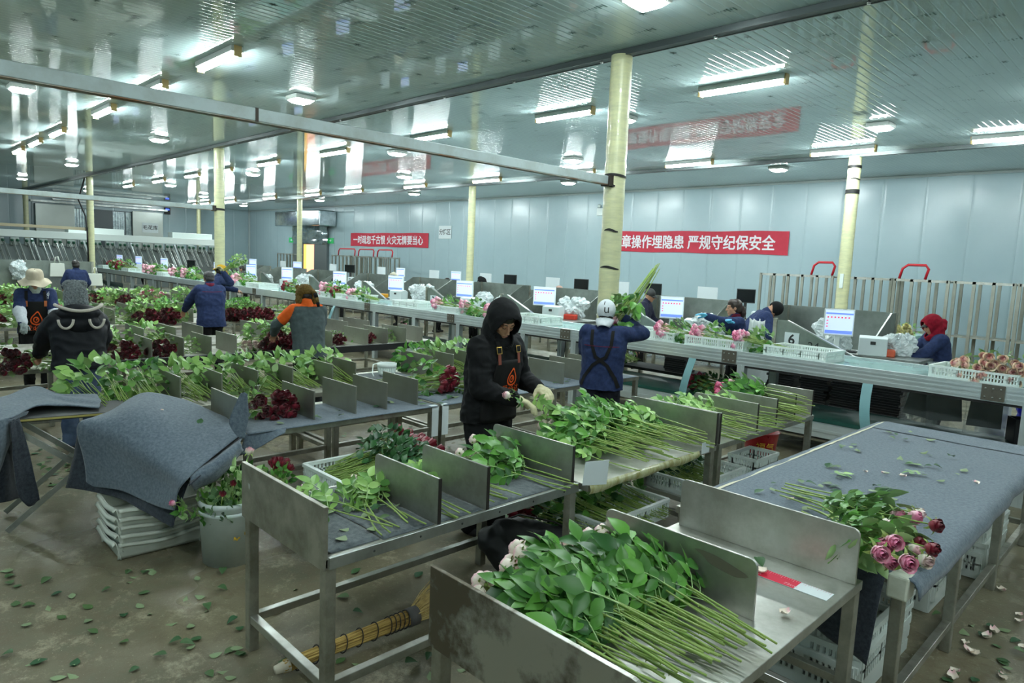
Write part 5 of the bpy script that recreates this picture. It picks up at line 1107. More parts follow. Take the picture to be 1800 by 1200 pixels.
    def hair(self, mt, prims, disp=0.004):
        mb = MB(); M3 = self.HM.to_3x3().normalized()
        for c, r in prims: mb.ell(self.HM @ Vector(c), [q * self.s for q in r], 14, 10, M=M3)
        return blob('hair', mb, max(.007, self.vox * .7), mt, self.t, 2, disp, 25)
    def lathe_hat(self, name, prof, mt, off=(0, -.01, 0), sx=1, sy=1.12, n=28, wav=0.0, disp=0.0, thick=0.004, tilt=0):
        mb = MB(); mb.lathe(prof, n, (0, 0, 0), sx=sx, sy=sy, close=False, fn=(lambda p, a, i: [p[0], p[1], p[2] + wav * math.sin(5 * a + 1) * (p[0] ** 2 + p[1] ** 2) * 60 + disp * noise.noise((a * 2, i * .7, 1))]) if wav or disp else None)
        mb.tr(self.HM @ Matrix.Translation(off) @ Matrix.Rotation(R_(tilt), 4, 'X')); o = obj(name, mb, mt, self.t); m = o.modifiers.new('solid', 'SOLIDIFY'); m.thickness = thick; m.offset = 1; o.modifiers.new('sub', 'SUBSURF').levels = 1; return o
    def dome(self, name, mt, r=(.086, .104, .098), c=(0, -.012, .028), cutz=-.01, disp=0.0, dsc=20, vox=None, extra=(), front=None):
        mb = MB(); M3 = self.HM.to_3x3().normalized(); mb.ell(self.HM @ Vector(c), [q * self.s for q in r], 18, 12, M=M3)
        for c2, r2 in extra: mb.ell(self.HM @ Vector(c2), [q * self.s for q in r2], 14, 10, M=M3)
        inv = self.HM.inverted()
        def cut(p):
            q = inv @ p; return (q.z < cutz - q.y * 0.15) if front is None else front(q)
        o = blob(name, mb, vox or max(.007, self.vox * .7), mt, self.t, 2, disp, dsc, cut=cut); m = o.modifiers.new('solid', 'SOLIDIFY'); m.thickness = 0.006; m.offset = -1; return o
    def brim(self, name, mt, back=False, w=.075, L=.075, z=.03, droop=.3, y0=.075):
        sg = -1 if back else 1; mb = MB()
        mb.sheet(lambda u, v: self.HM @ Vector(((2 * u - 1) * w * (1 - .35 * v * v), sg * (y0 - .05 * abs(2 * u - 1) ** 2 + L * v * (1 - .35 * (2 * u - 1) ** 2)), z - droop * L * v - .02 * (2 * u - 1) ** 2)), 12, 6)
        o = obj(name, mb, mt, self.t); o.modifiers.new('solid', 'SOLIDIFY').thickness = 0.004; return o
    def hood_up(self, mt, deep=.12, name='hood'):
        mb = MB(); M3 = self.HM.to_3x3().normalized(); M = self.HM; s = self.s
        mb.ell(M @ Vector((0, -.02, .025)), (.112 * s, .135 * s, .125 * s), 20, 14, M=M3); mb.ell(M @ Vector((0, .038, .006)), (.108 * s, .092 * s, .125 * s), 18, 12, M=M3)
        mb.capsule(M @ Vector((0, -.05, -.06)), .10 * s, self.N - self.up * .02, .12 * s, 16); mb.capsule(M @ Vector((0, .03, -.10)), .075 * s, self.N + self.fw * .05 - self.up * .02, .085 * s, 14)
        inv = M.inverted()
        def cut(p):
            q = inv @ p; return q.y > 0.03 and (q.x / .090) ** 2 + ((q.z + .012) / .108) ** 2 < 1
        o = blob(name, mb, min(.009, self.vox), mt, self.t, 4, 0.006, 9, cut=cut); m = o.modifiers.new('solid', 'SOLIDIFY'); m.thickness = 0.012; m.offset = -1; m = o.modifiers.new('sub', 'SUBSURF'); m.levels = 0; return o
    def apron(self, x0, x1, z0, z1, mt=None, bibw=None):
        zb = self.P.z + .05
        def shp(v): z = z0 + (z1 - z0) * v; return 1.0 if z < zb else max(.62, 1 - (z - zb) * 1.1)
        me = grid2(x0, x1, z0, z1, 18, 40, shp).mesh('apron', mt or M_APR); project(me, lambda c: Vector((c.x, 0, c.y)), None, self.tm, 0.014)
        for p in me.polygons: p.use_smooth = True
        o = put('apron', me, self.t); o.modifiers.new('solid', 'SOLIDIFY').thickness = 0.004; self.ap = o; return o
    def strap(self, pts, w, mt, front=True, name='apron_strap', surf=None, off=.006):
        m_ = -1 if front else 1; me = ribbon([(p[0] * m_, p[1]) for p in pts], w).mesh(name, mt); return decal(name, me, 0, 0, surf or self.tm, mt, self.t, front, off + .011)

def flame_logo(size):
    mb = MB()
    def ring(pts, w):
        n = len(pts); c = sum((Vector((p[0], p[1], 0)) for p in pts), Vector()) / n; v = []
        for p in pts: q = Vector((p[0], p[1], 0)); v += [q, c + (q - c) * w]
        mb.add(v, [(2 * i, 2 * ((i + 1) % n), 2 * ((i + 1) % n) + 1, 2 * i + 1) for i in range(n)])
    A = [2 * PI * k / 28 for k in range(28)]
    ring([(size * (.42 * math.cos(a) * (1 - .25 * math.sin(a)) + .10 * max(0, math.sin(a)) ** 3), size * (.5 * math.sin(a) + .18 * max(0, math.sin(a)) ** 8)) for a in A], .80)
    ring([(size * .22 * math.cos(a) - size * .02, size * (.26 * math.sin(a) - .05)) for a in A], .62)
    mb.add([(size * -.05, size * -.1, 0), (size * .05, size * -.1, 0), (size * .1, size * .22, 0)], [(0, 1, 2)]); return mb

# ---- person in the black hoodie (main figure)
p = Person('person in black hoodie and black apron, hood up, stripping roses with cream gloves', -3.56, 3.32, 4, H=1.73, lean=7, hp=34, hy=-16, vox=0.0095, curl=.55,
           hands={-1: gx(948, 682, -3.26), 1: gx(908, 702, -3.24)}, elbow={1: Vector((.45, -.35, -.8)), -1: Vector((-.5, -.3, -.8))})
p.face(True); p.jacket(M_BLK, 0.016, -0.06, 'hoodie', 0.015, sleeve_end=.9, dsc=8); p.trousers(M_BLK, .02); p.hood_up(M_BLK)
for sd in (-1, 1): p.glove(M_GLOVE, sd, .05, .55)
p.hair(M_HAIR, [((0, -.015, .045), (.078, .096, .08))])
p.apron(-.19, .19, .40, 1.315)
HOOD = p
put_logo = lambda P_, x, z, sz: decal('apron_logo', flame_logo(sz).mesh('apron_logo', M_ORG), x, z, P_.tm, M_ORG, P_.t, True, .022)
put_logo(p, -.035, 1.185, .11); decal('apron_lettering', text_mesh('爱必达', .062, 'apron_lettering', M_ORG), -.035, 1.105, p.tm, M_ORG, p.t, True, .022)
for q in (-1, 1):
    p.strap([(q * .09, 1.45), (q * .10, 1.38), (q * .10, 1.30)], .035, M_APR); b = MB(); 
    me = grid2(-.014, .014, -.045, .03, 4, 8).mesh('leather_tab', M_LEATHER); decal('leather_tab', me, q * .10, 1.335, p.tm, M_LEATHER, p.t, True, .022)
    me = MB(); 
    for (a0, b0, a1, b1) in ((-.024, -.02, .024, -.015), (-.024, .024, .024, .029), (-.024, -.02, -.019, .029), (.019, -.02, .024, .029)): me.sheet(lambda u, v: (a0 + (a1 - a0) * u, b0 + (b1 - b0) * v, 0), 3, 3)
    decal('buckle', me.mesh('buckle', M_BRASS), q * .10, 1.385, p.tm, M_BRASS, p.t, True, .025)
hw = (gx(948, 682, -3.26) + gx(908, 702, -3.24)) / 2
b0, b1 = gx(886, 692, -3.27), gx(962, 728, -3.13); dd = b0 - b1; rose(HB, b1, (0, -math.atan2(dd.z, math.hypot(dd.x, dd.y)), math.atan2(dd.y, dd.x)), 'blush rose held in the cream-gloved hands', None, dd.length / .36)
for k in range(3): tag(put('leaf_sprig', SPR[2 + k % 2], None, hw + Vector((.10 + .02 * k, .03 * k, -.03 - .03 * k)), (1.2, .3 * k, .6 * k)), 'leafy sprig just stripped by the gloved hands, %s of three' % ORD[k], 'leaf')

# ---- white cap
wc = gp(1060, 800, 0.0); r_ = ray(1060, 560); wx, wy = -4.08, 5.30
p = Person('person in white backward cap and navy jacket with crossed black straps, back turned', wx, wy, 118, H=1.66, lean=4, hp=4, hy=0, vox=.011, hands={1: gy(1098, 560, 5.65), -1: Vector((wx - .35, wy + .30, 1.05))}, elbow={1: Vector((1, -.2, -.6))})
p.jacket(M_NAVY, .014, -.08); p.trousers(cloth('dark_jeans', (34, 38, 50), (26, 28, 38)), .012); p.hair(M_HAIR, [((0, -.02, -.02), (.074, .084, .085))])
M_CAPW = cloth('white_cap_cloth', (216, 222, 226), (206, 212, 218))
cp_ = p.dome('cap', M_CAPW, r=(.094, .112, .108), c=(0, -.012, .03), cutz=-.07); p.brim('cap_brim', M_CAPW, True, .088, .085, -.045, .9, .095)
tm = text_mesh('u', .12, 'cap_lettering', MATS['ink'], sx=1.0)
for q in (-.022, .022):
    pass
mb_ = MB(); mb_.box(-.03, .045, -.0005, -.022, .075, .0005); mb_.tr(Matrix.Identity(4)); 
p.HMs = p.HM.to_translation(); decal('cap_lettering', tm, p.HMs.x + .02, p.HMs.z + .045, cp_, MATS['ink'], p.t, False, .004); decal('cap_lettering', mb_.mesh('cap_lettering', MATS['ink']), p.HMs.x + .02, p.HMs.z + .042, cp_, MATS['ink'], p.t, False, .004)
for q in (-1, 1): p.strap([(q * .10, 1.385), (q * .095, 1.25), (q * .05, 1.13), (-q * .0, 1.10)], .032, M_APR, False); p.strap([(0, 1.10), (q * .07, 1.05), (q * .15, .93), (q * .185, .84)], .032, M_APR, False)
p.strap([(-.17, 1.235), (0, 1.23), (.17, 1.235)], .006, M_MAROON, False, 'maroon_piping'); p.glove(M_GLOVE, 1, .04)
CAPHAND = gy(1098, 560, 5.65)
b0, b1 = gy(1098, 585, 5.62), gy(1160, 476, 5.95); dd = b0 - b1; HELD.location = b1; HELD.rotation_euler = (0.4, -math.atan2(dd.z, math.hypot(dd.x, dd.y)), math.atan2(dd.y, dd.x)); HELD.scale = (dd.length / .6,) * 3

# ---- grey and orange shirt
M_GREYS = cloth('grey_sport_shirt', (84, 96, 98), (74, 86, 88)); M_ORS = cloth('orange_sport', (240, 108, 40), (232, 98, 34)); M_FURB = cloth('brown_fur', (116, 92, 44), (92, 70, 30), sc=60)
p = Person('person in grey shirt with orange shoulders and brown animal hat with striped tail, back turned', -7.42, 3.95, 172, H=1.64, lean=10, hp=32, vox=.011, hands={1: (-7.85, 4.28, 1.0), -1: (-7.85, 3.72, 1.02)}, elbow={-1: Vector((-1, -.1, -.5)), 1: Vector((1, -.1, -.5))})
p.jacket(M_GREYS, .004, -.10, 'shirt', .009); p.trousers(M_BLK, .01)
def yoke(P_, mt, zcut, name):
    me = P_.jk.data.copy(); bm = bmesh.new(); bm.from_mesh(me); S0 = P_.S; 
    bmesh.ops.delete(bm, geom=[f for f in bm.faces if not (f.calc_center_median().z > zcut(f.calc_center_median()))], context='FACES')
    for v in bm.verts: v.co += v.normal * .004
    bmesh.ops.delete(bm, geom=[v for v in bm.verts if not v.link_faces], context='VERTS'); bm.to_mesh(me); bm.free(); me.materials.clear(); me.materials.append(mt); return put(name, me, P_.t)
yoke(p, M_ORS, lambda c: 1.375 - .0 * abs(c.x) if abs(c.x) < .17 else (1.375 - (abs(c.x) - .17) * 3.2 if c.x < 0 and (c - p.S[-1]).length < .21 else 1.46), 'orange_yoke')
p.dome('animal_hat', M_FURB, r=(.108, .122, .115), c=(0, -.005, .02), disp=.008, dsc=60, extra=[((-.07, -.0, .115), (.03, .02, .03)), ((.07, -.0, .115), (.03, .02, .03)), ((.085, .01, -.07), (.04, .06, .07)), ((-.085, .01, -.07), (.04, .06, .07))], front=lambda q: q.z < -.13 or (q.y > .08 and q.z < .03) or (q.y < -.03 and q.z < -.035 and abs(q.x) < .06))
p.hair(M_HAIR, [((0, -.02, -.01), (.078, .088, .09))])
tl = MB(); Q = [p.HM @ Vector(v) for v in ((.06, -.115, .0), (.075, -.135, -.05), (.08, -.14, -.11), (.085, -.13, -.17), (.09, -.12, -.22))]
for k in range(4): tl.tube([Q[k], Q[k + 1]], [.026 - .001 * k, .025 - .003 * k], 10, mi=k % 2)
obj('hat_tail', tl, [M_FURB, M_BLK], p.t)

# ---- navy jacket, grey hair
p = Person('person in navy jacket with maroon collar and short grey hair, back turned', -11.2, 4.25, 176, H=1.66, lean=8, hp=12, vox=.012, hands={1: (-11.65, 4.5, 1.0), -1: (-11.65, 4.0, 1.0)}, elbow={1: Vector((1, -.1, -.6)), -1: Vector((-1, -.1, -.6))})
p.jacket(M_NAVY, .022, -.12); p.trousers(M_BLK, .01); p.hair(mat('grey_hair', (62, 62, 62), .6, c2=(44, 44, 46), scale=60), [((0, -.018, .03), (.082, .098, .088)), ((0, -.05, -.02), (.068, .06, .06))])
cm = MB(); cm.lathe([(.074, -.02), (.072, .02), (.066, .055)], 20, sy=1.0).tr(Matrix.Translation(p.N - Vector((0, .01, 0)))); obj('collar', cm, M_MAROON, p.t); p.strap([(-.15, 1.33), (0, 1.325), (.15, 1.33)], .007, M_MAROON, False, 'maroon_piping')

# ---- yellow hat, reaching to the conveyor
p = Person('person in yellow hat and navy jacket leaning to the conveyor with a bunch in hand', -14.4, 5.45, 105, H=1.74, lean=26, hp=20, vox=.014, hands={1: gx(392, 478, -14.0) * 1.0, -1: (-14.6, 6.2, 1.1)}, elbow={1: Vector((1, 0, -.3))})
p.jacket(M_NAVY, .016, -.1); p.trousers(M_BLK, .01); M_YEL = cloth('yellow_hat', (206, 164, 48), (190, 148, 40)); p.hair(M_HAIR, [((0, -.02, 0), (.08, .09, .09))])
p.lathe_hat('bucket_hat', [(.005, .135), (.05, .132), (.09, .11), (.098, .05), (.105, .03), (.15, -.005)], M_YEL, wav=.012); p.glove(M_GLOVE, 1, .04)
bb = bunch('green', p.t.location, 0, 'leafy bunch held up by the person in the yellow hat', sc=.75, seed=1); hw2 = gx(397, 474, -14.0); bb.location = hw2 + Vector((0, -.05, -.05)); bb.rotation_euler = (0, -.5, .9)

# ---- bucket hat facing the camera
p = Person('person in beige bucket hat, navy shirt and black apron facing the camera, white sleeves', -10.95, 1.86, -8, H=1.62, lean=7, hp=14, vox=.011, hands={1: gx(42, 592, -10.4), -1: gx(98, 592, -10.5)})
p.face(True); p.jacket(M_NAVY, .012, -.08, 'shirt'); p.trousers(M_BLK, .01); p.apron(-.2, .2, .45, 1.22)
p.hair(M_HAIR, [((0, -.03, -.01), (.078, .08, .09))]); M_BEIGE = cloth('beige_hat', (204, 192, 170), (188, 176, 154), sc=12)
p.lathe_hat('bucket_hat', [(.004, .15), (.07, .148), (.098, .13), (.104, .06), (.106, .028), (.108, .022), (.15, -.01), (.20, -.03)], M_BEIGE, wav=.006, n=36)
put_logo(p, 0, .985, .16); decal('apron_lettering', text_mesh('爱必达', .085, 'apron_lettering', M_ORG), 0, .865, p.tm, M_ORG, p.t, True, .022)
for q in (-1, 1):
    p.strap([(q * .10, 1.36), (q * .105, 1.2)], .035, M_APR); me = grid2(-.016, .016, -.045, .03, 4, 8).mesh('leather_tab', mat('tan_leather', (190, 104, 58), .5)); decal('leather_tab', me, q * .105, 1.2, p.tm, MATS['tan_leather'], p.t, True, .022)
decal('chest_print', text_mesh('爱必达', .035, 'chest_print', M_PAPER), -.145, 1.27, p.tm, M_PAPER, p.t, True, .016); decal('chest_print', flame_logo(.05).mesh('chest_print', M_PAPER), -.145, 1.315, p.tm, M_PAPER, p.t, True, .016)
cm = MB(); cm.lathe([(.078, -.05), (.074, .0), (.062, .05), (.06, .07)], 18).tr(Matrix.Translation(p.N + Vector((0, .012, 0)))); obj('neck_scarf', cm, cloth('pale_scarf', (190, 200, 190)), p.t)
M_SLV = cloth('white_sleeve', (206, 210, 216), (190, 196, 204))
for sd in (-1, 1):
    p.glove(cloth('grey_glove', (150, 160, 158), (96, 104, 104)), sd, .03); S_, E_, T_ = p.arms[sd]; b = MB(); b.capsule(E_.lerp(T_, .05), .076, E_.lerp(T_, .95), .054, 12); blob('sleeve_cover', b, .011, M_SLV, p.t, 2, .006, 12)

# ---- black parka with fur hat
p = Person('person in bulky black hooded parka and grey fuzzy hat, back turned, blue jeans', -7.55, 1.62, 176, H=1.57, lean=9, hp=18, vox=.013, hands={1: (-8.0, 1.9, .86), -1: (-8.0, 1.35, .86)}, elbow={1: Vector((1, -.1, -.5)), -1: Vector((-1, -.1, -.5))})
M_PARKA = cloth('black_parka', (24, 27, 34), (19, 21, 27), .6); p.jacket(M_PARKA, .048, -.03, 'parka', .016, dsc=5); p.trousers(M_JEAN, .015)
mb_ = MB(); c0 = p.N - p.fw * .10 + p.up * .0; mb_.ell(c0, (.185, .12, .085), 18, 10); mb_.ell(c0 - Vector((0, .03, .10)), (.17, .08, .10), 16, 10); hd_ = blob('folded_hood', mb_, .013, M_PARKA, p.t, 3, .008, 8)
M_FLEECE = cloth('white_fleece', (214, 206, 196), (200, 192, 182), sc=80)
obj('fleece_trim', MB().tube([c0 + Vector((.19 * math.cos(a), .125 * math.sin(a), .052 + .025 * math.cos(a * 2))) for a in [PI * .95 + PI * 1.1 * k / 20 for k in range(21)]], .016, 8), M_FLEECE, p.t)
for q in (-1, 1):
    pts = [(q * .125 + .06 * math.cos(a), -.02 + .085 * math.sin(a)) for a in [PI + PI * k / 12 for k in range(13)]]
    b = MB(); b.tube([Vector((c0.x + u, c0.y - .115 - .03 * (1 - abs(w) * 4), c0.z - .03 + w)) for u, w in pts], .012, 7); obj('fleece_ear', b, M_FLEECE, p.t)
p.dome('fuzzy_hat', mat('grey_fuzz', (142, 148, 150), .95, c2=(96, 104, 108), scale=70, bump=.5, bscale=180), r=(.106, .12, .165), c=(0, -.01, .055), disp=.010, dsc=70, vox=.007, extra=[((0, -.01, -.03), (.108, .118, .09)), ((.058, -.01, .165), (.05, .08, .05)), ((-.058, -.01, .165), (.05, .08, .05))], front=lambda q: q.z < -.10 or (q.y > .07 and q.z < .02))
p.hair(M_HAIR, [((0, -.02, -.02), (.078, .088, .09))])

# ---- woman with ponytail
p = Person('person with brown ponytail and navy jacket, both blue-gloved arms stretched out to the left', -4.5, 8.86, 222, H=1.62, lean=8, hp=4, vox=.011, hands={-1: gy(1212, 550, 8.0), 1: gy(1280, 566, 8.5)}, elbow={1: Vector((.6, 0, -.8)), -1: Vector((-.4, 0, -.9))}, curl=.35)
p.face(False); p.jacket(M_NAVY, .014, -.1); p.trousers(M_BLK, .01); M_BRH = mat('brown_hair', (56, 40, 32), .4, c2=(40, 28, 22), scale=40, stretch=(1, 1, .2))
p.hair(M_BRH, [((0, -.028, .034), (.087, .100, .094)), ((0, .022, .070), (.066, .062, .055)), ((0, -.05, -.01), (.082, .078, .085))], .002); b = MB(); b.capsule(p.HM @ Vector((0, -.115, .0)), .035, p.HM @ Vector((0, -.135, -.08)), .042, 10); b.capsule(p.HM @ Vector((0, -.135, -.08)), .042, p.HM @ Vector((0, -.12, -.15)), .02, 10); blob('ponytail', b, .008, M_BRH, p.t, 2, .005, 25)
for sd in (-1, 1): p.glove(mat('sky_blue_glove', (92, 178, 214), .5, c2=(80, 160, 200), scale=10), sd, .05, .35)
cm = MB(); cm.lathe([(.078, -.03), (.072, .02), (.066, .05)], 18).tr(Matrix.Translation(p.N)); obj('collar', cm, M_MAROON, p.t)
# ---- bowed person
p = Person('person in navy jacket and black beanie bowed deep over the desk', -5.0, 10.15, 44, H=1.74, lean=36, hp=78, vox=.013, hands={1: (-4.45, 10.25, .95), -1: (-4.6, 10.7, .95)})
p.jacket(M_NAVY, .02, -.1); p.trousers(M_BLK, .01); p.dome('beanie', M_BLK, r=(.096, .112, .11), c=(0, -.015, .03), cutz=-.05)
# ---- red hood
p = Person('person in red hood and navy jacket seen from the side at right', -2.32, 9.98, 222, H=1.56, lean=12, hp=25, vox=.011, hands={1: (-2.7, 9.75, .95), -1: (-2.6, 9.5, .95)})
p.face(False); p.jacket(M_NAVY, .016, -.1); p.trousers(M_BLK, .01); M_REDH = cloth('red_hood', (142, 18, 40), (124, 14, 34), .9); p.hood_up(M_REDH); p.brim('cap_brim', M_DARK, False, .07, .06, .045, .35, .085)
b = MB(); b.capsule(p.HM @ Vector((0, -.12, -.06)), .075, p.HM @ Vector((0, -.16, -.03)), .05, 12); blob('hood_fold', b, .011, M_REDH, p.t, 3, .006, 9)
# ---- people further back
def far(lab, x, y, heading, H, hat, mt, hm, lean=12, hp=25, sit=False, vox=.017, hands=None):
    p = Person(lab, x, y, heading, H=H, lean=lean, hp=hp, vox=vox, sit=sit, hands=hands); p.jacket(mt, .012, -.09, disp=.008); p.trousers(M_BLK, .01)
    if hat == 'beanie': p.dome('beanie', hm, r=(.098, .112, .11), c=(0, -.012, .03), cutz=-.03)
    elif hat == 'cap': p.dome('cap', hm, r=(.092, .108, .104), c=(0, -.012, .03), cutz=.0); p.brim('cap_brim', hm, False, .07, .085, .02, .3, .08)
    elif hat == 'bucket': p.lathe_hat('bucket_hat', [(.005, .14), (.08, .135), (.1, .06), (.105, .03), (.16, -.02)], hm, wav=.006)
    elif hat == 'hood': p.dome('hood', hm, r=(.11, .125, .12), c=(0, -.012, .02), vox=.012, extra=[((0, .0, .12), (.05, .07, .05)), ((0, -.05, -.08), (.1, .09, .09))], front=lambda q: q.y > .06 and abs(q.x) < .07 and -.09 < q.z < .06)
    elif hat == 'hair': p.hair(hm, [((0, -.02, .03), (.084, .1, .09)), ((0, -.04, -.03), (.08, .075, .08))])
    if sit: st = thing('stool', 'steel stool under the ' + lab[7:60].split(',')[0], 'stool', (x, y, 0)); obj('seat', MB().lathe([(.16, .50), (.16, .53)], 16), M_STEELD, st); [obj('leg', MB().bar((.12 * i, .12 * j, .5), (.15 * i, .15 * j, 0), .025), M_STEELD, st) for i in (-1, 1) for j in (-1, 1)]
    return p
far('person in grey beanie sitting behind the pink roses, left of the black hoodie', gy(862, 530, 10.2).x, 10.2, 250, 1.62, 'beanie', M_DARK, cloth('grey_beanie', (132, 138, 140)), sit=True, vox=.013)
far('person with brown hair and pale jacket bent low, left of the white cap', -6.95, 8.9, 30, 1.6, 'hair', cloth('pale_grey_jacket', (176, 186, 192)), mat('auburn_hair', (66, 42, 30), .4, c2=(40, 26, 20), scale=30), lean=62, hp=70, vox=.013)
far('person in black cap and dark jacket behind the held-up stems', -7.15, 10.35, 20, 1.64, 'cap', cloth('dark_navy', (38, 40, 62)), M_DARK, vox=.013, hp=12)
far('person in pointed black hood in the second line, left of the black hoodie', gy(857, 490, 11.7).x, 11.7, 235, 1.60, 'hood', M_NAVY, M_BLK)
far('person in cream bucket hat in the second line under the smaller banner', gy(700, 480, 11.75).x, 11.75, 250, 1.56, 'bucket', M_NAVY, cloth('cream_hat', (220, 214, 192)))
far('person in black cap in the second line, right of the cream bucket hat', gy(772, 480, 11.7).x, 11.7, 40, 1.56, 'hair', M_NAVY, M_HAIR, lean=25)
far('person in pale pink knit hat in the second line, near the thick post', gy(993, 492, 11.8).x, 11.8, 250, 1.52, 'beanie', M_NAVY, cloth('pink_hat', (214, 176, 160)))
far('person with black hair and navy jacket at the tote bag partition, far left', -18.9, 4.05, 178, 1.62, 'hair', M_NAVY, M_HAIR, lean=8, hp=12)
far('person in dark cap peeking behind the clear bags at the far left', gx(100, 462, -23.0).x, gx(100, 462, -23.0).y, -40, 1.58, 'cap', M_NAVY, M_DARK, hp=20)
far('person in blue head scarf far away by the left corner', gy(413, 445, 10.3).x, 10.3, 230, 1.66, 'beanie', M_DARK, cloth('blue_scarf', (44, 84, 140)))
far('person with dark hair behind the third lit monitor from the far end', gy(432, 468, 10.2).x, 10.2, 240, 1.5, 'hair', M_DARK, M_HAIR)
far('person with black hair at the yellow packet, left of the digit 4', gy(603, 505, 10.1).x, 10.1, 250, 1.45, 'hair', cloth('mauve_coat', (120, 90, 120)), M_HAIR, lean=30)
far('person with dark hair before the chutes of the grading machine', gy(253, 455, 10.2).x, 10.2, 260, 1.55, 'hair', M_DARK, M_HAIR)
# ================================================================== draped felt on the folding table, left foreground
def gv(x, y, base):          # point above/below a base point that shows at this pixel
    d = ray(x, y); k = math.hypot(base[0], base[1]) / math.hypot(d.x, d.y); return EYE + d * k
def patch(P, n=26, m=30, wr=0.012, seed=0, fr=4.0):
    # smooth sheet through a grid of control points (rows of points)
    nr, nc = len(P), len(P[0])
    def cr(a, b, c, d, t): return 0.5 * ((2 * b) + (c - a) * t + (2 * a - 5 * b + 4 * c - d) * t * t + (3 * b - a - 3 * c + d) * t ** 3)
    def row(r, u):
        i = min(nc - 2, int(u * (nc - 1))); t = u * (nc - 1) - i; g = lambda k: r[max(0, min(nc - 1, k))]
        return cr(g(i - 1), g(i), g(i + 1), g(i + 2), t)
    def f(u, v):
        R = [row(r, u) for r in P]; i = min(nr - 2, int(v * (nr - 1))); t = v * (nr - 1) - i; g = lambda k: R[max(0, min(nr - 1, k))]
        p = cr(g(i - 1), g(i), g(i + 1), g(i + 2), t)
        return p + Vector((noise.noise((u * fr + seed, v * fr, 1)), noise.noise((u * fr, v * fr + seed, 5)), noise.noise((u * fr + 3, v * fr, seed)))) * wr
    mb = MB(); mb.sheet(f, n, m); return mb
def felt_obj(name, mb, lab, m=None, parent=None):
    o = obj(name, mb, m or M_FELT, parent); s_ = o.modifiers.new('solid', 'SOLIDIFY'); s_.thickness = 0.007; s_.offset = 0
    if lab: tag(o, lab, 'felt cloth')
    return o
ft = thing('folding_table', 'folding table with crossed metal legs under the two draped felt blankets', 'table', (0, 0, 0))
ba, bb_ = Vector((-5.47, 0.62, .825)), Vector((-5.30, 1.62, .825)); dx = Vector((-.42, .05, 0))
obj('board', MB().add([ba, bb_, bb_ + dx, ba + dx, ba - Vector((0, 0, .025)), bb_ - Vector((0, 0, .025)), bb_ + dx - Vector((0, 0, .025)), ba + dx - Vector((0, 0, .025))], [(0, 3, 2, 1), (4, 5, 6, 7), (0, 1, 5, 4), (1, 2, 6, 5), (2, 3, 7, 6), (3, 0, 4, 7)]), M_DARK, ft)
obj('yellow_edge', MB().bar(ba + Vector((.004, 0, -.01)), bb_ + Vector((.004, 0, -.01)), .008, .012), mat('yellow_edge', (170, 160, 90), .5), ft)
for k, off in enumerate((Vector((0.0, 0, 0)), dx)):
    a, b = ba + off, bb_ + off
    obj('crossed_leg', MB().bar(a + Vector((0, .1, -.02)), Vector((b.x, b.y + .05, .02)), .03, .035), M_STEELL, ft)
    obj('crossed_leg', MB().bar(b + Vector((0, -.1, -.02)), Vector((a.x - .12, a.y + .12, .02)), .03, .035), M_STEELL, ft)
rg = [gp(137, 746, .82), gp(215, 766, .77), gp(290, 812, .66), gp(335, 836, .62)]
R0 = [gp(200, 722, .84), gp(255, 690, .93), gp(330, 706, .86), gp(424, 742, .785)]
R1 = [gp(165, 733, .85), gp(240, 722, .89), gp(325, 752, .80), gp(424, 762, .765)]
R3 = [gv(146, 800, rg[0]), gv(212, 815, rg[1]), gv(284, 850, rg[2]), gv(312, 866, rg[3])]
R4 = [gv(152, 854, rg[0]), gv(212, 862, rg[1]), gv(272, 888, rg[2]), gv(306, 897, rg[3])]
bl1 = felt_obj('felt_blanket', patch([R0, R1, rg, R3, R4], 40, 50, .010, 2), 'grey-blue felt blanket draped over the table above the white bucket')
aw = lambda p, k=.07: Vector((p.x * (1 + k / math.hypot(p.x, p.y)), p.y * (1 + k / math.hypot(p.x, p.y)), p.z))
R3b = [aw(gv(128, 815, rg[0])), aw(gv(205, 850, rg[1])), aw(gv(262, 895, rg[2])), aw(gv(307, 920, rg[3]))]
R2b = [aw(r) - Vector((0, 0, .03)) for r in rg]
R4b = [aw(gv(116, 862, rg[0])), aw(gv(200, 878, rg[1])), aw(gv(255, 905, rg[2])), aw(gv(306, 934, rg[3]))]
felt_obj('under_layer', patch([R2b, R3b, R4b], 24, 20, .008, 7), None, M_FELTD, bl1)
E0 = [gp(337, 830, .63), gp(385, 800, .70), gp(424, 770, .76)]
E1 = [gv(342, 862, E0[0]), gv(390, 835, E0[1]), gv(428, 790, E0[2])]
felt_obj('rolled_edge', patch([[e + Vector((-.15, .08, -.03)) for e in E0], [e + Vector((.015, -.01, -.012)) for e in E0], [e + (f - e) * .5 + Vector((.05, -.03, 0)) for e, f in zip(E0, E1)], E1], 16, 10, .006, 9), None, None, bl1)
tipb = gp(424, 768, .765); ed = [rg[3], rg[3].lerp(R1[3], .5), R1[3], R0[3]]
felt_obj('shade_backing', patch([[e + Vector((-.16, .08, -.03)) for e in ed], [e + Vector((-.02, .01, -.03)) for e in ed], [e + Vector((.07, -.035, -.035)) for e in ed]], 20, 10, .003, 12), None, M_FELTD, bl1)  # added dark sheet standing in for the shade inside the rolled felt
T0 = [gv(405, 738, tipb), gv(426, 742, tipb), gv(433, 768, tipb)]
felt_obj('curled_tip', patch([[gv(418, 768, tipb), gv(425, 770, tipb), gv(430, 772, tipb)], [gv(403, 742, tipb), gv(422, 745, tipb), gv(437, 730, tipb)], [gv(416, 705, tipb), gv(426, 700, tipb), gv(435, 702, tipb)], [gv(424, 691, tipb), gv(429, 690, tipb), gv(435, 692, tipb)]], 10, 16, .004, 3), None, None, bl1)
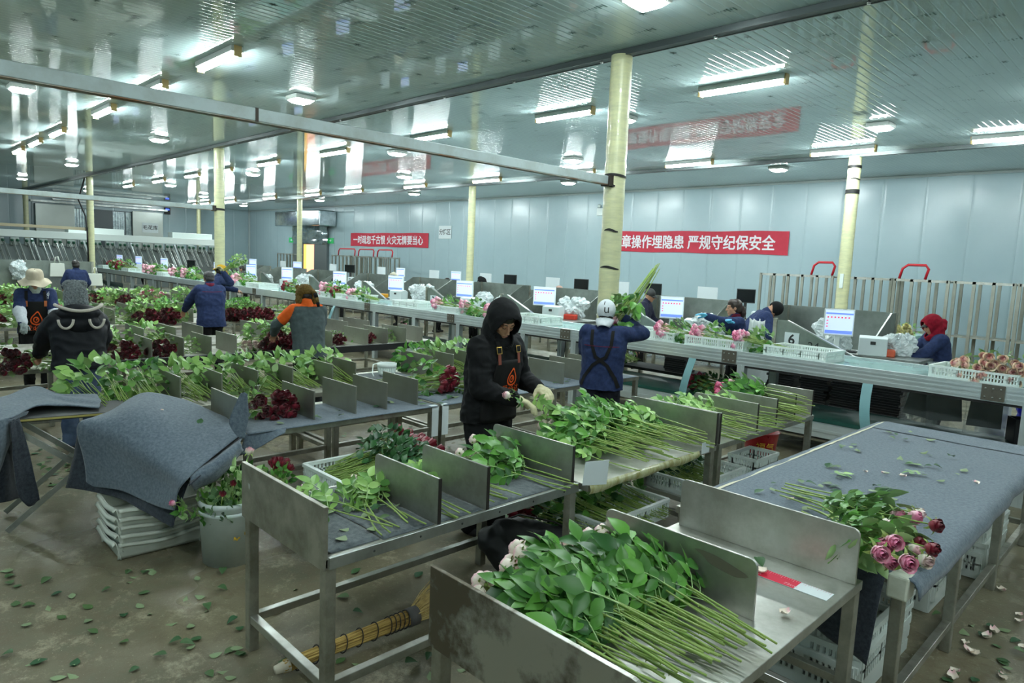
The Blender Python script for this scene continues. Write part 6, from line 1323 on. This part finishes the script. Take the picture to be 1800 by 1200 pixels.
lf = tag(put('fallen_leaf', LM[1], None, gp(352, 745, .80) + Vector((0, 0, .014)), (0.3, 0.1, 1)), 'single leaf lying on the draped blanket above the bucket', 'leaf'); 
tag(put('fallen_petal', PM[0], None, gp(285, 726, .865) + Vector((0, 0, .02)), (0, 0, 2)), 'small reddish petal on the draped blanket', 'petal').scale = (.5,) * 3
A0 = [gp(-60, 705, .87), gp(10, 696, .88), gp(64, 679, .90), gp(112, 693, .875), gp(170, 693, .865)]
A1 = [gp(-60, 725, .87), gp(12, 712, .875), gp(64, 696, .885), gp(112, 702, .87), gp(177, 706, .86)]
A2 = [gp(-60, 745, .84), gp(18, 735, .85), gp(62, 714, .875), gp(112, 713, .86), gp(174, 717, .845)]
bl2 = felt_obj('felt_blanket', patch([A0, A1, A2], 40, 16, .012, 4), 'grey-blue felt blanket at the left edge, hanging in folds from the folding table')
B = [gp(-60, 745, .84), gp(0, 740, .85), gp(22, 733, .85), gp(50, 722, .85)]
felt_obj('hanging_fold', patch([B, [gv(-60, 820, B[0]), gv(-5, 790, B[1]), gv(14, 775, B[2]) , gv(28, 752, B[3])], [gv(-60, 900, B[0]), gv(-10, 880, B[1]) - Vector((.1, 0, 0)), gv(2, 830, B[2]) - Vector((.05, 0, 0)), gv(14, 790, B[3])]], 20, 24, .012, 5), None, None, bl2)
C0 = [gp(19, 740, .84), gp(28, 737, .84), gp(34, 735, .84)]
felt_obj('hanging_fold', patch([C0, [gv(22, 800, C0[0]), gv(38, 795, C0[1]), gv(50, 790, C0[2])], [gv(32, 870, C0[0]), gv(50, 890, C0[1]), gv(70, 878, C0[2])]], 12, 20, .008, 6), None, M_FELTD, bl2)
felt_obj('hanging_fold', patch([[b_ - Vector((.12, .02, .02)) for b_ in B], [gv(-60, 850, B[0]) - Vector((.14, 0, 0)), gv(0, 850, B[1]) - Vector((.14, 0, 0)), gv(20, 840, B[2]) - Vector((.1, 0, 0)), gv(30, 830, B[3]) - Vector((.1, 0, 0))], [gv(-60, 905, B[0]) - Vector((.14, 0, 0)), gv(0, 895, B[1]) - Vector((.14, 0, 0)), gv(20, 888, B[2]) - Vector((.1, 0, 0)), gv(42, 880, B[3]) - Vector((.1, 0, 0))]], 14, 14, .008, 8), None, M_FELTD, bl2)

# ------------------------------------------------------------------ bucket of roses, crate stack
M_BUCK = mat('bucket_plastic', (226, 236, 234), .45, c2=(206, 218, 216), scale=3)
bx, by = -4.30, 1.74
bk = thing('bucket', 'large white plastic bucket of mixed roses beside the front table', 'bucket', (bx, by, 0))
obj('body', MB().lathe([(.0, .006), (.158, .006), (.165, .0), (.185, .38), (.192, .385), (.192, .415), (.178, .415), (.16, .03), (0, .03)], 40, close=False), M_BUCK, bk)
obj('rim_band', MB().lathe([(.186, .33), (.19, .335), (.19, .35), (.186, .355)], 40, close=False), M_BUCK, bk)
cdir = math.atan2(-by, -bx)
def cyl_decal(fn, m, nm):
    mb = MB(); mb.sheet(lambda u, v: (lambda a, z: ((.168 + .047 * z + .0015) * math.cos(a), (.168 + .047 * z + .0015) * math.sin(a), z))(*fn(u, v)), 10, 4); obj(nm, mb, m, bk)
cyl_decal(lambda u, v: (cdir + .12 + .22 * u, .19 + .006 * math.sin(u * 9) + .014 * (v - .5) * (1.6 - u)), mat('yellow_smear', (214, 176, 60), .6), 'yellow_smear')
cyl_decal(lambda u, v: (cdir + .50 + .1 * u, .215 + .02 * (v - .5)), MATS['yellow_smear'], 'yellow_smear')
for k in range(14):
    rnd = random.Random(k + 90); a = rnd.uniform(0, 6.28); rr = rnd.uniform(.02, .12); c = 'red' if k % 2 else 'dark'
    v_ = (RD if k % 3 else RDK)[k % 3]
    rose(v_, (bx + rr * math.cos(a) * .6, by + rr * math.sin(a) * .6, .05), (rnd.uniform(-3, 3), -R_(rnd.uniform(62, 84)), a), 'dark red rose with drooping leaves standing in the white bucket', 'dark red roses in the bucket', rnd.uniform(.74, .84))
rose(BL[0], (bx + .05, by - .02, .12), (0, -R_(78), cdir + .9 + PI * 0), 'tall pink-white bud standing up from the white bucket', None, .86)
rose(PK[1], (bx, by, .16), (0, -R_(38), cdir - 1.15), 'pink rose leaning out of the bucket on its left', None, .72)
CR_ = tray_mesh(.56, .38, .105).v
def wavy_crate():
    mb = MB(); w, d, h = .52, .40, .115
    mb.box(-w / 2 + .02, -d / 2 + .02, 0, w / 2 - .02, d / 2 - .02, .006)
    def side(p, q, nrm):
        mb.sheet(lambda u, v: (p[0] + (q[0] - p[0]) * u + nrm[0] * (.012 * v - .014 * (1 - v)), p[1] + (q[1] - p[1]) * u + nrm[1] * (.012 * v - .014 * (1 - v)), v * (h - .022 * math.sin(PI * u) ** 2 * (1 if abs(.5 - u) < .36 else .6))), 24, 5)
        mb.sheet(lambda u, v: (p[0] + (q[0] - p[0]) * u + nrm[0] * (.012 + .014 * v), p[1] + (q[1] - p[1]) * u + nrm[1] * (.012 + .014 * v), (h - .022 * math.sin(PI * u) ** 2 * (1 if abs(.5 - u) < .36 else .6)) - .02 * v), 24, 1)
    a, b, c, e = (-w / 2, -d / 2), (w / 2, -d / 2), (w / 2, d / 2), (-w / 2, d / 2)
    side(a, b, (0, -1)); side(b, c, (1, 0)); side(c, e, (0, 1)); side(e, a, (-1, 0)); return mb
WC = wavy_crate().mesh('stacking_crate', M_WHITE); WC.materials[0] = M_CREAM
for k in range(5):
    o = put('stacking_crate', WC, None, (-4.87 + .006 * (k % 2), 1.44 + .006 * (k % 3), .004 + k * .056), (0, 0, PI / 2 + .02 * (k % 2))); o.modifiers.new('solid', 'SOLIDIFY').thickness = .006
    tag(o, 'white stacking crate under the draped blanket, %s from the floor' % ORD[k], 'crate', 'stacked crates beside the bucket')

# ------------------------------------------------------------------ broom, bag, card, baskets, crates
br = thing('straw_broom', 'straw broom with bound handle lying on the floor under the front table', 'broom', (0, 0, 0))
p0, p1 = Vector((-2.87, 1.44, .05)), Vector((-2.82, 2.10, .075)); d_ = (p1 - p0).normalized(); sd_ = d_.cross(Vector((0, 0, 1))).normalized()
M_STRAW = mat('straw', (196, 166, 92), .7, c2=(150, 120, 58), scale=60, stretch=(1, .08, 1)); rnd = random.Random(4)
b = MB()
for k in range(44):
    a = rnd.uniform(0, 6.28); r = .038 * math.sqrt(rnd.random() * .5 + .5); o_ = sd_ * r * math.cos(a) + Vector((0, 0, r * math.sin(a)))
    b.tube([p0 + o_ * .75 + d_ * rnd.uniform(-.03, .03), p1 + o_], .0055, 5)
obj('handle', b, M_STRAW, br); M_BIND = mat('black_binding', (40, 36, 34), .7)
for t in (.05, .2, .32, .42, .55, .68, .8, .84, .88, .92, .96): obj('binding', MB().tube([p0.lerp(p1, t) + (sd_ * math.cos(a) + Vector((0, 0, math.sin(a)))) * (.040 + .006 * t) + d_ * .012 * math.sin(a) * (t > .1) for a in [2 * PI * k / 16 for k in range(17)]], .003, 5), M_BIND, br)
obj('grey_wrap', MB().tube([p1 - d_ * .01, p1 + d_ * .05], .05, 14), mat('grey_tape', (80, 78, 76), .6), br)
b = MB()
for k in range(150):
    a = rnd.uniform(-1, 1); z = rnd.uniform(-.04, .045); q = p1 + d_ * .03 + sd_ * a * .04 + Vector((0, 0, z * .6)); e = p1 + d_ * rnd.uniform(.25, .33) + sd_ * a * .15 + Vector((-.02, 0, z * 1.2 + .0)); e.z = max(.008, e.z + .02)
    b.tube([q, q.lerp(e, .5) + Vector((0, 0, .015)), e], .0022, 4, cap=False)
obj('bristles', b, mat('straw_bristle', (206, 184, 120), .7, c2=(160, 134, 72), scale=30), br); obj('frayed_end', MB().tube([p0 - d_ * .07, p0], [.02, .032], 10), mat('pale_cloth', (200, 192, 172), .9), br)
mb = MB(); mb.capsule((-3.02, 2.98, .28), .085, (-2.72, 3.38, .19), .075); mb.capsule((-3.06, 2.92, .22), .09, (-2.95, 2.96, .06), .06); mb.capsule((-2.9, 3.2, .16), .12, (-2.70, 3.40, .08), .07); mb.ell((-2.95, 3.08, .12), (.16, .16, .12))
bg = thing('black_bag', 'crumpled black bag slumped on the low rail behind the front table', 'bag', (0, 0, 0)); o = blob('bag_body', mb, .012, mat('black_nylon', (34, 37, 38), .55, c2=(24, 26, 28), scale=10), bg, 3, .018, 7, zmin=.005)
bs_ = MB(); bs_.tube([(-3.06, 2.92, .32), (-2.95, 3.06, .385), (-2.82, 3.25, .33), (-2.72, 3.4, .24)], .012, 6, sq=.4); obj('zip_piping', bs_, M_BLACK, bg)
cd = tag(obj('blank_card', MB().add([gx(1024, 853, -2.335), gx(1066, 851, -2.335), gx(1071, 808, -2.335), gx(1030, 812, -2.335)], [(0, 1, 2, 3)]), M_PAPER), 'blank white card standing at the taped table edge, right of the front table', 'card'); cd.modifiers.new('solid', 'SOLIDIFY').thickness = .004
def basket_round(loc, r, h, lab, m):
    t = thing('basket', lab, 'basket', loc); b = MB(); b.lathe([(0, .004), (r * .78, .004), (r * .8, .03)], 24, close=False)
    for k in range(24):
        a = 2 * PI * k / 24; b.bar((r * .8 * math.cos(a), r * .8 * math.sin(a), .02), (r * .95 * math.cos(a), r * .95 * math.sin(a), h * .75), .010, .008)
    b.lathe([(r * .93, h * .68), (r, h * .7), (r * 1.05, h), (r * .98, h), (r * .9, h * .68)], 24, close=False); obj('perforated_body', b, m, t)
    obj('handle', MB().tube([(-r, 0, h), (-r * .9, -r * 1.1, h * .85), (-r * .1, -r * 1.7, h * .3), (r * .6, -r * 2.0, .02)], .006, 6), m, t)
basket_round((-5.98, 4.08, ZT + .006), .10, .13, 'little round white plastic basket with loose handle, before the brown dividers', M_WHITE)
# trays of roses under the tables
def supports(x, y, z, lab): t = thing('upturned_crate', lab, 'crate', (x, y, 0)); obj('shell', MB().box(-.26, -.17, 0, .26, .17, z - .004), M_DARK, t)
o = tray((-4.02, 2.66, .40), PI / 2, 'white tray of dark red roses standing low behind the front table', sc=1.3); supports(-4.02, 2.66, .40, 'dark crate under the low tray of dark red roses')
for k in range(7): bunch('darkred', (-4.02 + .12 * (k % 3) - .12, 2.30 + .03 * k, .43 + .03 * (k // 3)), PI / 2 - .25 + .08 * k, 'bunch of dark red roses in the low tray, %s' % ('on the left', 'in the middle', 'on the right', 'second from left', 'on top at left', 'on top at right', 'at the back')[k], sc=1.05, seed=k)
bunch('red', (-4.28, 1.98, .25), PI / 2 + .6, 'single red bunch leaning up beside the felt corner', sc=.55, seed=1, pitch=.9)
o = tray((-2.85, 3.85, .20), PI / 2, 'white tray of dark green bunches on the rail under the taped table', sc=1.25)
for k in range(4): bunch('dgreen' if k else 'darkred', (-2.55 + .0 * k, 3.5 + .2 * k, .23), PI + .3 - .1 * k, 'dark green bunch in the shade under the taped table, %s' % ORD[k], sc=1.0, seed=k)
o = tray((-2.80, 4.95, .255), PI / 2, 'white tray with dark roses below the steel end panel, left of the red bucket', sc=1.2)
for k in range(3): bunch('darkred', (-2.6, 4.7 + .2 * k, .28), PI - .2 + .15 * k, 'dark rose bunch in the tray below the end panel, %s' % ORD[k], sc=.9, seed=k)
BASK = tray_mesh(.40, .26, .17); 
t = tag(obj('white_basket', BASK, M_WHITE, None, (-2.62, 5.62, .27), (0, 0, PI / 2)), 'white rectangular perforated basket under the green bunches, before the red bucket', 'basket')
t = thing('red_bucket', 'red plastic bucket with yellow characters under the green bunches', 'bucket', (-2.75, 6.02, .27)); obj('body', MB().lathe([(.0, .0), (.12, .0), (.155, .27), (.165, .28), (.15, .28), (.115, .02), (0, .02)], 28, close=False), mat('red_plastic', (186, 18, 34), .35), t)
me = text_mesh('福气', .09, 'yellow_lettering', mat('yellow_print', (230, 190, 60), .5)); 
for v in me.vertices: a = .75 - PI / 2 + v.co.x / .15; v.co = Vector((.148 * math.cos(a), .148 * math.sin(a), .15 + v.co.y))
put('yellow_lettering', me, t)
obj('handle', MB().tube([(.12 * math.cos(a), -.12 + .1 * math.sin(a), .26 - .05 * math.sin(a)) for a in [PI * k / 10 for k in range(11)]], .007, 6), MATS['red_plastic'], t)
obj('tray_shelf', MB().box(-3.0, 4.6, .235, -2.4, 6.15, .25), M_STEELD, t3)
# crates under the felt table
CM = tray_mesh(.60, .42, .15).mesh('flower_crate', mat('frosted_plastic', (206, 214, 208), .35)); n_ = 0
for sx, sy, cnt, w in ((-1.22, 3.66, 3, 'near stack under the felt table'), (-1.62, 3.70, 3, 'near back stack under the felt table'), (-1.22, 4.95, 3, 'middle stack under the felt table'), (-1.12, 5.75, 3, 'far stack under the felt table')):
    for k in range(cnt):
        o = tray((sx + .01 * (k % 2), sy + .012 * (k % 3), .005 + k * .07), PI / 2 + .03 * (k % 2) - .015, 'white perforated crate, %s from the floor in the %s' % (ORD[k], w), 'crates in the ' + w, CM, sc=1.2 if sy > 3.7 else 1.3)
        lb = obj('label_patch', MB().box(-.05, -.2145, .035, .05, -.2125, .105), M_PAPER, o); put('handwriting', text_mesh('7-%d' % (3 + n_ % 4), .05, 'handwriting', MATS['ink']), lb, (0, -.2155, .07), (PI / 2, 0, 0)); n_ += 1
        if k == cnt - 1: pass

# ------------------------------------------------------------------ clutter under and behind the conveyor
ss = thing('low_shelf', 'low steel shelf stacked with black flat boxes behind the conveyor at right', 'shelf', (0, 0, 0)); obj('board', MB().box(-4.1, 8.5, .27, -2.15, 9.05, .31), M_STEELD, ss)
for x in (-4.05, -2.2):
    for y in (8.53, 9.0): obj('leg', MB().box(x - .025, y - .025, 0, x + .025, y + .025, .27), M_STEELD, ss)
FB = MB().box(-.17, -.13, 0, .17, .13, .03); FB.box(-.165, -.133, .012, .165, -.13, .018, 1); FBM = FB.mesh('flat_box', [mat('box_black', (52, 49, 54), .4), mat('box_grey', (136, 134, 138), .5)]); rnd = random.Random(5)
def boxes(x, y, z, n, w):
    for k in range(n): tag(put('flat_box', FBM, None, (x + rnd.uniform(-.02, .02), y + rnd.uniform(-.015, .015), z + k * .0305), (0, 0, rnd.uniform(-.08, .08))), 'flat black box in the stack ' + w, 'box', 'flat boxes ' + w)
for k, (x, n, w) in enumerate(((-3.75, 9, 'nearest the white cap side of the low shelf'), (-3.32, 9, 'in the middle of the low shelf'), (-2.93, 10, 'behind the hanging teal strap'), (-2.5, 11, 'at the right end of the low shelf'))): boxes(x, 8.72, .312, n + 5, w)
s2 = thing('low_shelf', 'dark low shelf under the conveyor right behind the white cap', 'shelf', (0, 0, 0)); obj('board', MB().box(-6.2, 8.5, .48, -5.02, 9.0, .52), M_DARK, s2)
for x in (-6.15, -5.07):
    for y in (8.53, 8.97): obj('leg', MB().box(x - .025, y - .025, 0, x + .025, y + .025, .48), M_STEELD, s2)
boxes(-5.3, 8.7, .522, 8, 'right of the white cap'); boxes(-6.85, 8.72 - .2, .47, 7, 'left of the white cap')
bunch('pink', (-6.0, 8.62, .55), PI - .3, 'pink bunch under the conveyor left of the white cap', sc=.9, seed=0); bunch('deep', (-4.1, 8.3, .47), PI + .2, 'deep pink bunch lying on the lower belt', sc=.9, seed=2); bunch('pink', (-11.2, 8.3, .47), PI - .2, 'pink bunch on the lower belt at left of the black hoodie', sc=.9, seed=1)
bunch('darkred', (-3.9, 7.8, .47), PI, 'dark leafy bunch on the lower belt under the pink trays', sc=1, seed=1)
M_FILM = mat('clear_film', (196, 206, 206), .12, trans=.5, alpha=.55, spec=.7); M_BLKF = mat('black_film', (26, 26, 30), .18, spec=.8)
for k, (x, h, tl) in enumerate(((-2.05, .62, .25), (-1.78, .70, -.1), (-1.45, .66, .05))):
    t = thing('wrapped_sleeve', 'black flower sleeve in clear film leaning under the conveyor, %s from the left' % ORD[k], 'flower sleeve', (x, 8.2 - .0, .462)); t.rotation_euler = (0, tl * .6, .4)
    obj('black_sheet', MB().prism([(-.15, .08), (.15, .08), (.13, h * .8), (-.13, h * .72)], 'y', -.01, .01), M_BLKF, t, norm=True); obj('clear_wrap', MB().sheet(lambda u, v: (-.18 + .36 * u, -.03 + .02 * noise.noise((u * 6, v * 6, k)), h * v), 8, 8), M_FILM, t)
t = thing('open_box', 'open black box standing behind the felt table, right of the sleeves', 'box', (-1.12, 8.15, .462)); obj('walls', MB().box(-.1, -.1, 0, .1, -.095, .24).box(-.1, .095, 0, .1, .1, .24).box(-.1, -.1, 0, -.095, .1, .24).box(.095, -.1, 0, .1, .1, .24).box(-.1, -.1, 0, .1, .1, .005), mat('box_black', (38, 36, 40), .45), t, rot=(0, 0, .5))
mb = MB(); mb.capsule((-1.15, 8.75, .12), .12, (-1.2, 8.8, .85), .09); t = blob('bag', mb, .02, mat('bright_blue', (22, 28, 170), .3), None, 2, .03, 6); tag(t, 'bright blue plastic bag behind the conveyor leg at right', 'bag')
mb = MB(); mb.capsule((-1.55, 9.1, .16), .16, (-1.5, 9.1, .9), .12); t = blob('bag', mb, .02, mat('bag_white', (206, 212, 210), .4), None, 2, .03, 6); tag(t, 'white sack behind the conveyor at right, beside the blue bag', 'bag')
mb = MB(); mb.capsule((-.75, 8.75, .13), .13, (-.72, 8.75, .8), .11); t = blob('bag', mb, .02, mat('bag_grey', (168, 176, 170), .35), None, 2, .03, 6); tag(t, 'printed clear sack right of the conveyor leg', 'bag')
wf = tag(obj('white_cabinet', MB().box(-4.95, 9.72, 0, -3.2, 10.1, .8), M_PAPER), 'low white cabinet seen under the conveyor right of the ponytail person', 'cabinet')
# crumpled clear bags on desks and partitions
M_CLR = mat('crumpled_clear', (228, 236, 236), .15, c2=(196, 208, 210), scale=9, spec=.8, bump=.4, bscale=20, alpha=.85)
mb = MB(); mb.ell((0, 0, .09), (.16, .10, .10)); mb.ell((.08, .02, .16), (.09, .07, .09)); mb.ell((-.09, 0, .15), (.07, .06, .10)); CB = blob('plastic_bag', mb, .016, M_CLR, None, 1, .05, 14, zmin=0.0); CBM = CB.data; CBM.polygons.foreach_set('use_smooth', [False] * len(CBM.polygons)); bpy.data.objects.remove(CB)
L = [(-4.9, 9.3, 'left of the station post before the ponytail person'), (-5.15, 9.1, 'beside the ponytail person\'s sleeve'), (-3.45, 9.5, 'behind the digit 6'), (-2.65, 9.5, 'right of the monitor at the digit 6'), (-7.3 + .15, 9.35, 'between the white cap and the lit monitor'), (-8.0, 9.4, 'right of the monitor behind the black hoodie'), (-9.9, 9.5, 'right of the grey beanie'), (-10.3, 9.4, 'before the digit 5 partition'), (-12.4, 9.4, 'right of the monitor at digit 4'), (-12.75, 9.5, 'close to the monitor at digit 4'), (-14.9, 9.4, 'left of the digit 4'), (-17.9, 9.4, 'left of the brown fur hat'), (-20.2, 9.4, 'right of the yellow hat')]
for k, (x, y, w) in enumerate(L): o = put('plastic_bag', CBM, None, (x, y, 1.03), (0, 0, k * 1.3)); o.scale = (1.1 + .2 * (k % 3),) * 3; tag(o, 'crumpled clear plastic bag on a desk, ' + w, 'plastic bag')
t = thing('tall_sleeves', 'bundle of tall white plastic sleeves at the post of the digit 6', 'plastic bag', (-4.12, 8.6, 1.06)); obj('sleeves', MB().sheet(lambda u, v: (-.10 + .2 * u, .02 * noise.noise((u * 9, v * 3, 1)) + .03 * math.sin(u * 14), .34 * v * (1 - .1 * abs(math.sin(u * 9)))), 20, 6), mat('bag_white', (206, 212, 210), .4), t); t.children[0].modifiers.new('solid', 'SOLIDIFY').thickness = .01
for k, (x, c, w) in enumerate(((-13.8, (226, 160, 30), 'yellow packet on the desk left of the digit 4'), (-7.9, (206, 60, 40), 'red folder on the desk behind the white cap'), (-2.75, (200, 90, 60), 'orange and white printed carton by the keyboard at the digit 6'))):
    tag(obj('packet', MB().box(-.12, -.08, 0, .12, .08, .09), mat('packet_%d' % k, c, .5), None, (x, 9.25, 1.03), (0, 0, .4), bevel=.015), w, 'packet')
for k, x in enumerate(ST[:6]):
    t = thing('keyboard', 'black keyboard on the desk of the %s station from the right' % ORD[k], 'keyboard', (x + .02, 9.2 if k < 2 else 8.98, 1.032), .2); obj('base', MB().box(-.22, -.07, 0, .22, .07, .02), M_DARK, t, bevel=.004); kk = MB(); [kk.box(-.21 + .03 * i, -.06 + .03 * j, .02, -.185 + .03 * i, -.037 + .03 * j, .026) for i in range(14) for j in range(4)]; obj('keys', kk, mat('key_grey', (70, 72, 74), .5), t)
# flowers on the second conveyor at right
for k in range(9): bunch('cream', ((-5.1 + .3 * k) if k < 6 else (-1.2 + .4 * (k - 6)), 13.3, 1.06), -PI / 2 + .1 * (k % 3), 'bunch of pale yellow roses on the second conveyor, %s from the left' % ORD[k], sc=1.0, seed=k)
for k, x in enumerate((-4.6, -3.2, -.4)):
    t = thing('flower_bucket', 'grey tub of pale roses under the second conveyor, %s from the left' % ORD[k], 'tub', (x, 12.3, 0)); obj('tub', MB().lathe([(0, 0), (.18, 0), (.24, .6), (.25, .6), (.22, .58), (0, .1)], 20, close=False), mat('tub_grey', (150, 172, 174), .4), t)
    bunch('cream', (x, 12.3, .2), 0, 'bunch of pale roses standing in the %s grey tub' % ORD[k], sc=1.1, seed=k, pitch=1.5)
# tote bag partition and clear bags at far left
pt = thing('booth_partition', 'grey sheet partition with the white tote bag, far left', 'partition', (0, 0, 0)); XP = -20.0
a, c = gx(-10, 458, XP), gx(164, 460, XP); obj('back_sheet', MB().box(XP - .02, a.y, .3, XP, c.y, c.z), M_BOOTH, pt); obj('post', MB().box(XP - .03, c.y - .05, 0, XP + .02, c.y, c.z).box(XP - .03, a.y, 0, XP + .02, a.y + .05, c.z), M_STEELD, pt)
def tote(x, y, z, w, h, lab):
    t = thing('tote_bag', lab, 'bag', (x, y, z)); obj('bag_body', MB().prism([(-w / 2, 0), (w / 2, 0), (w * .44, h), (-w * .44, h)], 'x', 0, .05), mat('tote_white', (214, 218, 208), .8), t, norm=True, bevel=.012)
    for dx_ in (.005, .045): obj('handle', MB().tube([(dx_, -w * .2, h), (dx_, -w * .1, h * 1.45), (dx_, w * .05, h * 1.5), (dx_, w * .15, h)], .010, 6), MATS['tote_white'], t)
q = gx(101, 486, XP + .02); tote(XP + .02, q.y, q.z, .33, .33, 'white tote bag hanging on the grey partition at far left'); q = gx(167, 502, -19.2); tote(-19.2, q.y, q.z, .33, .3, 'second white tote bag, right of the far navy jacket')
for k, (px, py, w) in enumerate(((36, 492, 'left one over the bucket hat'), (52, 500, 'right one over the bucket hat'), (24, 478, 'upper one at the left edge'))):
    q = gx(px, py, XP + .3); o = put('plastic_bag', CBM, None, q, (0, 1.2 * (k == 2), k)); o.scale = (1.25,) * 3; tag(o, 'crumpled clear bag at the far left partition, ' + w, 'plastic bag')
q = gp(2, 520, .78); t = tag(obj('red_basin', MB().lathe([(0, 0), (.2, 0), (.27, .16), (.28, .16), (.26, .15), (.19, .01)], 24, close=False), mat('red_plastic', (186, 18, 34), .35), None, (-17.4, gx(4, 512, -17.4).y, ZT + .02)), 'red plastic basin at the very left edge among green bunches', 'basin')
# lettering marks: folders, table number at the last bays
rb = tag(obj('paper_note', MB().box(0, -.05, 0, .003, .05, .08), M_PAPER, None, (-2.36, 4.30, ZT - .03)), 'small paper note at the corner of the taped table', 'note')
